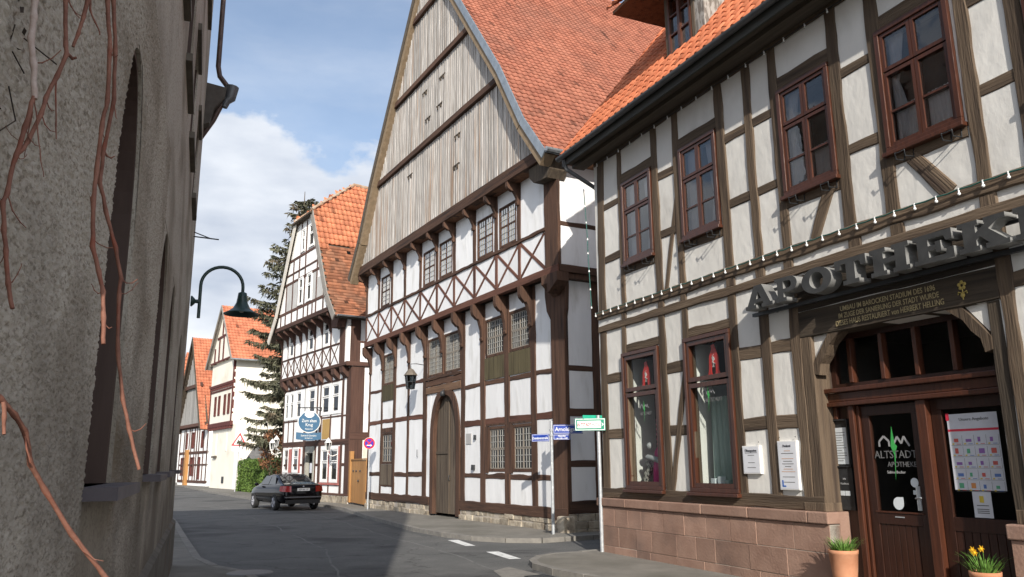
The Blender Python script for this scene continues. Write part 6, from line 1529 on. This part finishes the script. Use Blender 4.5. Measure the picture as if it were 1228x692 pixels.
def kid(x, s, z0):
    q = MB(); y = -.072
    q.box(x - .045 * s, x + .045 * s, y, y + .005, z0 + .13 * s, z0 + .29 * s); q.prism([(x + .04 * s * math.cos(t), z0 + .34 * s + .04 * s * math.sin(t)) for t in [k * .5236 for k in range(12)]], y, y + .005, 'y')
    q.prism([(x - .04 * s, z0 + .129 * s), (x + .0, z0 + .129 * s), (x - .07 * s, z0), (x - .11 * s, z0)], y, y + .005, 'y'); q.prism([(x + .005 * s, z0 + .128 * s), (x + .045 * s, z0 + .128 * s), (x + .12 * s, z0), (x + .08 * s, z0)], y, y + .005, 'y')
    q.prism([(x + .046 * s, z0 + .27 * s), (x + .12 * s, z0 + .2 * s), (x + .11 * s, z0 + .17 * s), (x + .046 * s, z0 + .23 * s)], y, y + .005, 'y'); q.build('pictogram', INK, ws)
kid(-.09, .85, 3.14); kid(.11, 1.0, 3.14)
q = MB(); q.box(-.46, .46, -.06, -.045, 2.68, 2.98); q.build('supplementary_plate', WHT, ws); text_mesh('sign_lettering', 'Kindergarten', .12, INK, ws, (0, -.062, 2.85), sx=.9); text_mesh('sign_lettering', '7 – 17 h', .10, INK, ws, (0, -.062, 2.73))

# ================================================================== fairy lights on the pharmacy
CAB = flat('teal_cable', (.01, .09, .075), .5); BULB = flat('milky_bulb', (.80, .80, .78), .25, .5)
def light_string(label, P0, segs, step, drop, m=CAB, br=.019):
    t = thing('light_string', label, 'light string', loc_ph(*P0), PHr, 'strings of festoon bulbs on the pharmacy')
    path = []; bulbs = []
    for (a, b) in segs:
        a, b = Vector(a) - Vector(P0), Vector(b) - Vector(P0); L = (b - a).length; n = max(1, round(L / step))
        for i in range(n + 1):
            p = a.lerp(b, i / n)
            if i < n:
                path.append(p); path.append(a.lerp(b, (i + .5) / n) + Vector((0, 0, -.012)))
            bulbs.append(p)
        path.append(b)
    q = MB(); q.tube(path, .009, 6); q.build('cable', m, t)
    pb = None; first = None
    for i, p in enumerate(bulbs):
        q = MB(); q.ball((0, 0, -drop - br), br, 10, 7); q.tube([(0, 0, .01), (0, 0, -drop)], [.013, .010], 6)
        if first is None:
            first = q.build('bulb', BULB, t); o = first
        else:
            o = first.copy(); scene.collection.objects.link(o); o.parent = t
        o.location = p
light_string('festoon of white bulbs along the beam above the shop windows', (.1, -.10, 4.60), [((.1, -.085, 4.60), (HW, -.085, 4.60))], .287, .035)
light_string('festoon of small bulbs hanging under the pharmacy eaves', (.3, -.06, 7.70), [((.3, -.06, 7.72), (HW, -.06, 7.72))], .42, .03, flat('dark_cable', (.02, .02, .02)), .015)
light_string('festoon with a teal cable running up the left corner of the pharmacy', (.02, -.12, 4.60), [((-.16, -.13, 7.3), (-.06, -.13, 6.2)), ((-.06, -.13, 5.9), (.0, -.12, 4.75))], .42, .0)

# --- red Gothic-letter emblems hung in the shop windows, with the white cup
def emblem(x, z, label):
    t = thing('window_emblem', label, 'emblem', loc_ph(x, .075, z), PHr)
    q = MB(); q.prism([(-.15, -.24), (-.04, -.24), (-.06, -.19), (-.045, -.06), (.05, -.06), (.05, -.19), (.03, -.24), (.15, -.24), (.125, -.18), (.12, .04), (.05, .20), (.03, .25), (-.05, .23), (-.03, .18), (-.10, .06), (-.12, -.16)], -.006, .006, 'y'); q.build('letter', flat('apothecary_red', (.62, .03, .02), .4), t)
    q = MB(); q.prism([(-.03, .04), (.03, .04), (.02, -.01), (.006, -.03), (.006, -.10), (.03, -.12), (-.03, -.12), (-.006, -.10), (-.006, -.03), (-.02, -.01)], -.009, -.0065, 'y'); q.tube([(.045, -.008, -.07), (-.03, -.008, -.04), (.04, -.008, .0), (-.02, -.008, .06), (.02, -.008, .08)], .006, 5); q.build('cup_and_snake', SWH, t)
    q = MB(); q.tube([(0, 0, .22), (0, 0, .62)], .002, 4); q.build('thread', STK, t)
emblem(1.56, 3.22, 'red letter emblem with a white cup hung in the narrower, left shop window'); emblem(3.50, 3.27, 'red letter emblem with a white cup hung in the right shop window, by the notices')
# --- displays behind the shop windows
GAUZE = mat('pale_green_gauze', (.32, .42, .38), (.45, .55, .50), scale=2.5, stretch=(5, 5, .5), rough=.9)
t = thing('fabric_drape', 'pale green gauze drape hanging in the right shop window', 'drape', loc_ph(3.45, .26, 1.24), PHr)
mb = MB(); rows = []
for i in range(12):
    z = 1.45 * i / 11; ww = .42 - .12 * (i / 11)
    rows.append([(-ww + 2 * ww * k / 40 + .05 * (1 - i / 11) , .05 * math.sin(k * .9 + .3 * math.sin(i * .6)) + .02 * math.sin(k * 2.3), z) for k in range(41)])
mb.grid(rows); mb.build('fabric', GAUZE, t)
q = MB(); q.box(-.32, .46, .06, .07, 1.2, 1.72); q.build('backing_panel', mat('grey_panel', (.10, .12, .12), (.14, .16, .16), scale=3), t)
for k, (dx, h_, m_) in enumerate(((-.22, .17, STK), (-.05, .20, STK), (.12, .15, flat('glass_jar', (.3, .4, .36), .2)))):
    b_ = thing('box', ['white box standing left in front of the gauze drape', 'taller white box in the middle before the gauze drape', 'small green-grey box on the right before the gauze drape'][k], 'box', loc_ph(3.45 + dx, .17, 1.24), PHr); q = MB(); q.box(-.05, .05, -.04, .04, 0, h_); q.build('carton', m_, b_, bevel=.004)
    q = MB(); q.box(-.035, .035, -.0425, -.0405, .03, .07); q.build('print_lines', LIME, b_)
PINKD = flat('magenta_cloth', (.50, .03, .17), .8)
t = thing('display_column', 'magenta draped display column in the left shop window', 'display', loc_ph(1.66, .30, 1.24), PHr)
q = MB(); q.lathe([(.20, 0), (.19, .3), (.15, .62), (.13, .66), (.10, .70), (.10, 1.22), (.07, 1.24), (.0, 1.24)], seg=20); q.build('cloth', PINKD, t)
for k in range(6): q = MB(); q.tube([(.105 * math.cos(a), .105 * math.sin(a), .75 + k * .085) for a in [2 * math.pi * j / 16 for j in range(17)]], .012, 6); q.build('bead_ring', flat('pink_beads', (.6, .12, .25)), t)
q = MB(); q.tube([(-.2, -.2, .52), (.0, -.22, .50), (.2, -.18, .44)], .05, 8); q.ball((-.12, -.2, .72), .06, 10, 6); q.build('silver_scarf', SIL, t)
t = thing('wooden_letter', 'cut-out patterned figure leaning at the foot of the left shop window', 'ornament', loc_ph(1.32, .17, 1.24), PHr)
q = MB(); q.prism([(-.16, 0), (-.04, 0), (.02, .16), (.12, .24), (.16, .36), (.06, .46), (.0, .44), (.05, .34), (-.06, .24), (-.12, .10)], -.03, .03, 'y'); q.build('cut_out', mat('patterned_card', (.55, .52, .46), (.05, .05, .05), scale=28, lo=.48, hi=.52, detail=2), t)
q = MB(); q.box(-.1, .05, -.02, .02, -.001, .0) if False else q.box(-.18, .0, -.05, .05, .0, .012); q.build('foot', W_PHD, t)
logo(shops[0], 1.55, 2.62, .62, .012, False); logo(shops[1], 3.40, 2.72, .72, .012, False)
for par, x, z, s_ in ((shops[0], 1.6, 2.50, .62), (shops[1], 3.52, 2.60, .72)): text_mesh('window_lettering', 'ALTSTADT', .13 * s_, INKG, par, (x, .012, z), sx=.95)

# ================================================================== flower pots at the shop door
TERR = mat('terracotta', (.42, .18, .095), (.52, .25, .14), scale=6, rough=.85, c3=(.55, .38, .27), s3=4, lo3=.6, hi3=.75)
SOIL = flat('potting_soil', (.03, .022, .016), .95); LEAF = mat('leaf_green', (.07, .16, .025), (.14, .26, .05), scale=9, rnd=.3, rough=.55); YEL = flat('daffodil_yellow', (.75, .42, .02), .6)
def pot(x, y, z, h, r, label, n, lh, flowers, lean=0.0):
    t = thing('potted_plant', label, 'potted plant', loc_ph(x, y, z), PHr)
    q = MB(); q.lathe([(.0, 0), (r * .60, 0), (r * .68, .02), (r * .84, h * .45), (r * .97, h - .05), (r * 1.0, h - .045), (r * 1.02, h), (r * .92, h), (r * .88, h - .06)], seg=32); q.build('pot', TERR, t)
    q = MB(); q.lathe([(0, h - .05), (r * .9, h - .06)], seg=20); q.build('soil', SOIL, t)
    mb = MB()
    for k in range(n):
        a = random.random() * 6.28; rr = r * .75 * math.sqrt(random.random()); p = Vector((rr * math.cos(a), rr * math.sin(a), h - .06)); d = Vector((math.cos(a) * random.uniform(.1, .5), math.sin(a) * random.uniform(.1, .5), 1)).normalized()
        L = lh * random.uniform(.5, 1.1); w = random.uniform(.006, .012); s = Vector((-math.sin(a), math.cos(a), 0)); rv = random.random()
        pts = [p + d * L * u + Vector((math.cos(a), math.sin(a), 0)) * .35 * L * u * u - Vector((0, 0, .25)) * L * u ** 3 for u in (0, .35, .7, 1)]
        for i in range(3):
            w0, w1 = w * (1 - i * .28), w * (1 - (i + 1) * .3); mb.face([pts[i] - s * w0, pts[i] + s * w0, pts[i + 1] + s * w1, pts[i + 1] - s * w1], rv)
    mb.build('leaves', LEAF, t)
    for k in range(flowers):
        a = 3.6 + k * .9; p0 = Vector((r * .4 * math.cos(a), r * .4 * math.sin(a), h - .05)); hh = lh * random.uniform(.75, 1.05)
        p1 = p0 + Vector((.02 * math.cos(a), .02 * math.sin(a), hh)); q = MB(); q.tube([p0, p0.lerp(p1, .5), p1], .004, 5)
        st = q.build('stalk', LEAF, t)
        q = MB(); f0 = p1 + Vector((-.0, -.015, 0))
        for j in range(6):
            b = j * math.pi / 3; q.face([f0, f0 + Vector((.022 * math.cos(b - .4), 0, .022 * math.sin(b - .4))), f0 + Vector((.042 * math.cos(b), -.006, .042 * math.sin(b))), f0 + Vector((.022 * math.cos(b + .4), 0, .022 * math.sin(b + .4)))])
        q.tube([f0, f0 + Vector((0, -.03, -.003))], [.012, .016], 8); q.build('flower', YEL, st)
    return t
pot(6.12, -.22, .10, .50, .175, 'terracotta pot with green grassy leaves at the left side of the shop door', 150, .26, 0)
pot(7.93, -.16, .10, .44, .15, 'terracotta pot of yellow daffodils at the right side of the shop door', 90, .30, 3)

# ================================================================== parked car
PAINT = mat('black_car_paint', (.0025, .0025, .004), (.004, .004, .006), scale=2, rough=.05, spec=.25, coat=.0); CGL = flat('dark_car_glass', (.012, .014, .016), .05, .8); TLIGHT = flat('red_tail_lamp', (.24, .008, .01), .2, .6); RUB = flat('tyre_rubber', (.018, .018, .018), .85); RIM = flat('alloy_rim', (.38, .38, .40), .35, .5, .6); PLAST = flat('black_trim', (.015, .015, .016), .6)
az = R(-34.5); f_ = Vector((math.sin(az), math.cos(az))); ctr = Vector((-8.98, 33.83)) + f_ * 1.25
car = thing('car', 'black saloon car seen from behind in front of the inn', 'car', (ctr.x, ctr.y, -.056), -az)
st_ = [(-2.24, .60, .42, .66, .66), (-2.20, .78, .30, .88, .88), (-2.08, .86, .26, 1.00, 1.02), (-1.62, .875, .24, 1.0, 1.07), (-1.25, .88, .24, .99, 1.22), (-.72, .88, .24, .97, 1.40), (-.2, .88, .24, .96, 1.44), (.30, .88, .24, .95, 1.42), (.75, .88, .24, .94, 1.25), (1.18, .875, .24, .93, .99), (1.75, .86, .25, .84, .88), (2.12, .78, .28, .72, .74), (2.24, .62, .40, .60, .60)]
rows = []
for y, w, zb, belt, zt in st_:
    g = max(0, min(1, (zt - belt) / .40)); gw0 = w - .10 - .02 * g; gw1 = w - .14 - .14 * g
    half = [(0, zb), (w - .08, zb), (w - .01, zb + .16), (w, (zb + belt) / 2 + .02), (w - .015, belt - .14), (w - .06, belt), (gw0, belt + .02 * g + .004), (gw1, zt - .05 * g), (gw1 - .10, zt - .012), (0, zt + .004)]
    rows.append([(x, y, z) for x, z in half] + [(-x, y, z) for x, z in half[-2:0:-1]])
q = MB(); q.grid(rows, close=True); q.face(rows[0]); q.face(rows[-1][::-1]); body = q.build('body', PAINT, car)
ss = body.modifiers.new('smooth', 'SUBSURF'); ss.levels = 1; ss.render_levels = 2
q = MB(); q.grid([[(x * .61, -1.60 - .0 * abs(x), 1.085) for x in (-1, -.5, 0, .5, 1)], [(x * .60, -1.22, 1.255) for x in (-1, -.5, 0, .5, 1)], [(x * .54, -.80, 1.405) for x in (-1, -.5, 0, .5, 1)]]); q.build('rear_window', CGL, car)
q = MB(); q.grid([[(x * .62, 1.10, 1.06) for x in (-1, 0, 1)], [(x * .54, .50, 1.375) for x in (-1, 0, 1)]]); q.build('windscreen', CGL, car)
for sx in (-1, 1):
    for ya, yb_, yc, yd in ((-1.15, -.30, -.34, -.82), (-.24, .82, .42, -.28)):
        q = MB(); q.face([(sx * .787, ya, 1.0), (sx * .787, yb_, 1.0), (sx * .655, yc, 1.345), (sx * .655, yd, 1.345)]); q.build('side_window', CGL, car)
    q = MB(); q.grid([[(sx * .86, -1.95, .96), (sx * .80, -2.15, .96), (sx * .50, -2.235, .95)], [(sx * .88, -1.93, .76), (sx * .83, -2.19, .74), (sx * .50, -2.262, .72)]]); q.build('tail_light', TLIGHT, car)
    q = MB(); q.ball((sx * .97, .72, 1.0), .10, 10, 6, sc=(1, .6, .7)); q.build('wing_mirror', PAINT, car)
    q = MB(); q.box(sx * .885 - .012, sx * .885 + .012, -.95, .95, .44, .49); q.build('side_moulding', PLAST, car)
    for y in (-1.32, 1.36):
        q = MB(); q.lathe([(.20, -.10), (.29, -.10), (.315, -.07), (.315, .07), (.29, .10), (.20, .10)], seg=28, sm=False); o = q.build('wheel', RUB, car); o.location = (sx * .80, y, .315); o.rotation_euler = (0, R(90), 0)
        q = MB(); q.lathe([(0, sx * .085), (.06, sx * .10), (.075, sx * .085), (.19, sx * .08), (.205, sx * .10)], seg=28, sm=False)
        for k in range(5):
            a = k * 1.2566; q.tube([(.05 * math.cos(a), .05 * math.sin(a), sx * .1), (.19 * math.cos(a), .19 * math.sin(a), sx * .1)], .022, 5)
        q.build('rim', RIM, o)
    q = MB(); q.lathe([(.34, -.06), (.36, 0), (.34, .06)], seg=28); 
q = MB(); q.box(-.26, .26, -2.262, -2.252, .76, .87); pl_ = q.build('number_plate', flat('plate_white', (.7, .7, .68)), car); text_mesh('plate_lettering', 'HX AB 157', .085, INK, pl_, (0, -2.264, .785), sx=.95)
q = MB(); q.box(-.74, .74, -2.30, -2.20, .50, .545); q.build('bumper_strip', flat('grey_trim', (.10, .10, .11), .4), car)
q = MB(); q.box(-.70, .70, -2.268, -2.2, .27, .42); q.build('bumper_skirt', PLAST, car)
q = MB(); q.ball((0, -2.235, .93), .035, 8, 5); q.build('boot_badge', RIM, car)
q = MB(); q.tube([(.45, -2.1, .26), (.45, -2.27, .25)], .03, 8); q.build('exhaust', RIM, car)

# ================================================================== trees and plants
SPR = mat('spruce_needles', (.058, .062, .038), (.135, .132, .085), scale=1.2, rnd=.45, rough=.8, c3=(.18, .135, .09), s3=.9, lo3=.55, hi3=.75)
BARK = mat('spruce_bark', (.07, .05, .035), (.12, .09, .065), scale=8, stretch=(3, 3, .6), bump=.01, bscale=20)
def spruce(loc, H, label):
    t = thing('spruce_tree', label, 'tree', loc)
    q = MB(); q.tube([(0, 0, -.2), (.05, 0, H * .3), (-.04, .02, H * .65), (0, 0, H)], [.30, .24, .13, .02], 10); q.build('trunk', BARK, t)
    mb = MB(); lm = MB(); rng = random.Random(5)
    z = 3.4
    while z < H - .25:
        frac = (H - z) / H
        Lm = min(3.3, .45 + (H - z) * .36); n = rng.randint(5, 7); a0 = rng.random() * 6.28
        for k in range(n):
            a = a0 + 6.283 * k / n + rng.uniform(-.3, .3); L = Lm * rng.uniform(.55, 1.1)
            if rng.random() < .26: continue
            da = Vector((math.cos(a), math.sin(a), 0)); sd = Vector((-math.sin(a), math.cos(a), 0))
            up = .25 * (1 - frac) - .10; m = max(4, int(L / .16)); pts = []
            for i in range(m + 1):
                u = i / m; pts.append(Vector((0, 0, z)) + da * L * u + Vector((0, 0, L * (up * u - .30 * u * (1 - frac * .1) + .26 * u ** 2.6))))
            lm.tube(pts, [.035 * (1 - .8 * i / m) * (.4 + frac) for i in range(m + 1)], 4, cap=False)
            for i in range(1, m + 1):
                u = i / m
                # side twigs, drooping, each a handful of needle sprays
                for s in (-1, 1):
                    tl = min(.8, (.16 + .55 * L * .28 * (1.05 - u))) * rng.uniform(.6, 1.2)
                    nn = max(2, int(tl / .13))
                    for j in range(nn + 1):
                        v = j / nn; p = pts[i] + sd * s * tl * v + da * tl * .45 * v - Vector((0, 0, 1)) * tl * (.35 * v * v + .1 * v)
                        dd = (sd * s * .7 + da * .6 + Vector((rng.gauss(0, .35), rng.gauss(0, .35), -.45 + rng.gauss(0, .3)))).normalized(); w = dd.cross(Vector((rng.gauss(0, 1), rng.gauss(0, 1), rng.gauss(0, 1)))).normalized()
                        ln = rng.uniform(.2, .38); ww = rng.uniform(.03, .06); r = rng.random()
                        mb.face([p - w * ww, p + dd * ln * .5 - w * ww * 1.2, p + dd * ln, p + dd * ln * .5 + w * ww * 1.2, p + w * ww], r)
                        if rng.random() < .7:
                            dn = Vector((rng.gauss(0, .25), rng.gauss(0, .25), -1)).normalized(); ln = rng.uniform(.2, .5); mb.face([p - w * .06, p + dn * ln, p + w * .06], r)
                if i > m - 2:
                    p = pts[i]; mb.face([p - sd * .04, p + da * .26 + Vector((0, 0, .08)), p + sd * .04], .7)
        z += rng.uniform(.32, .46)
    lm.build('limbs', BARK, t); mb.build('crown', SPR, t)
    return t
spruce((-13.55, 50.0, 0), 19.3, 'tall dark spruce with drooping branches between the inn and the cream house')
HEDG = mat('hedge_leaves', (.055, .10, .018), (.115, .18, .035), scale=1.6, rnd=.4, rough=.7)
hv = Vector((-19.15, 56.9)); hw = Vector((-14.7, 49.6)); hd_ = hw - hv
hg = thing('hedge', 'clipped bright green hedge behind the warning sign', 'hedge', (hv.x, hv.y, 0), math.atan2(hd_.y, hd_.x))
L_ = hd_.length; mb = MB()
def fh_():
    s = random.random()
    x = random.uniform(0, L_); y = random.uniform(0, 1.3); z = random.uniform(.05, 2.05)
    if s < .5: y = abs(random.gauss(0, .06)) - .02
    elif s < .8: z = 2.02 + random.gauss(0, .07)
    else: x = abs(random.gauss(0, .08)) if random.random() < .5 else L_ - abs(random.gauss(0, .08))
    b = .10 * noise.noise((x * .9, z, 3)); return (x, y - b, z + .08 * noise.noise((x * 1.3, y, 9))), 1
leaves(mb, 9000, fh_, .075); mb.build('foliage', HEDG, hg)
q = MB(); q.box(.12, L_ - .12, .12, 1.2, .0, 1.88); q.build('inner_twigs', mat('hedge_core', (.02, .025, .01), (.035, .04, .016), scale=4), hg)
def bush(loc, rx, rz, n, m, label, name='bush', size=.085):
    t = thing(name, label, 'bush', loc); mb = MB(); rr = random.Random(int(abs(loc[0] * 100)))
    blobs = [(rr.uniform(-.6, .6) * rx, rr.uniform(-.5, .5) * rx, rr.uniform(.35, .95) * rz, rr.uniform(.3, .5) * rx) for _ in range(10)]
    def fb():
        b = random.choice(blobs); d = Vector((random.gauss(0, 1), random.gauss(0, 1), random.gauss(0, 1))).normalized() * b[3] * random.uniform(.65, 1.1)
        return (b[0] + d.x, b[1] + d.y, max(.05, b[2] + d.z)), 1
    leaves(mb, n, fb, size); mb.build('foliage', m, t)
    q = MB()
    for k in range(7): a = k * .9; q.tube([(0, 0, 0), (.2 * math.cos(a), .2 * math.sin(a), rz * .4), (rx * .5 * math.cos(a), rx * .5 * math.sin(a), rz * .85)], [.04, .025, .01], 5)
    q.build('stems', BARK, t)
REDL = mat('red_brown_leaves', (.15, .06, .03), (.24, .12, .06), scale=2, rnd=.4); DKG = mat('dark_shrub_leaves', (.02, .035, .012), (.05, .07, .025), scale=2, rnd=.45)
bush((-14.4, 49.0, 0), 1.2, 3.6, 2600, REDL, 'russet leaved bush at the end of the hedge'); bush((-13.1, 48.2, 0), 1.5, 3.4, 2600, DKG, 'dark green shrub between the russet bush and the inn')
bush((-12.4, 45.8, 0), .5, 1.5, 500, mat('pale_spring_leaves', (.20, .22, .09), (.32, .32, .15), scale=3, rnd=.3), 'pale low shrub beside the inn corner behind the car', size=.06)
sd_ = thing('pavilion', 'small garden pavilion showing only its grey pyramid roof above the hedge', 'pavilion', (-18.2, 58.5, 0), R(20))
q = MB(); q.box(-.9, .9, -.9, .9, 0, 2.0); q.build('wall', W_CLADG, sd_)
q = MB(); 
for k in range(4):
    a = R(45 + 90 * k); b = R(135 + 90 * k); q.face([(1.5 * math.cos(a), 1.5 * math.sin(a), 1.9), (1.5 * math.cos(b), 1.5 * math.sin(b), 1.9), (0, 0, 3.7)], .5)
q.build('roof', mat('grey_slates', (.10, .10, .10), (.16, .155, .15), scale=5, stretch=(1, 1, 3)), sd_)
mb = MB()
sheet('garden_lawn', [(-19.5, 57.4), (-14.5, 49.8), (-9.0, 42.5), (-6, 45), (-12, 62), (-17, 64)], .06, mat('lawn', (.05, .085, .02), (.09, .13, .035), scale=3))
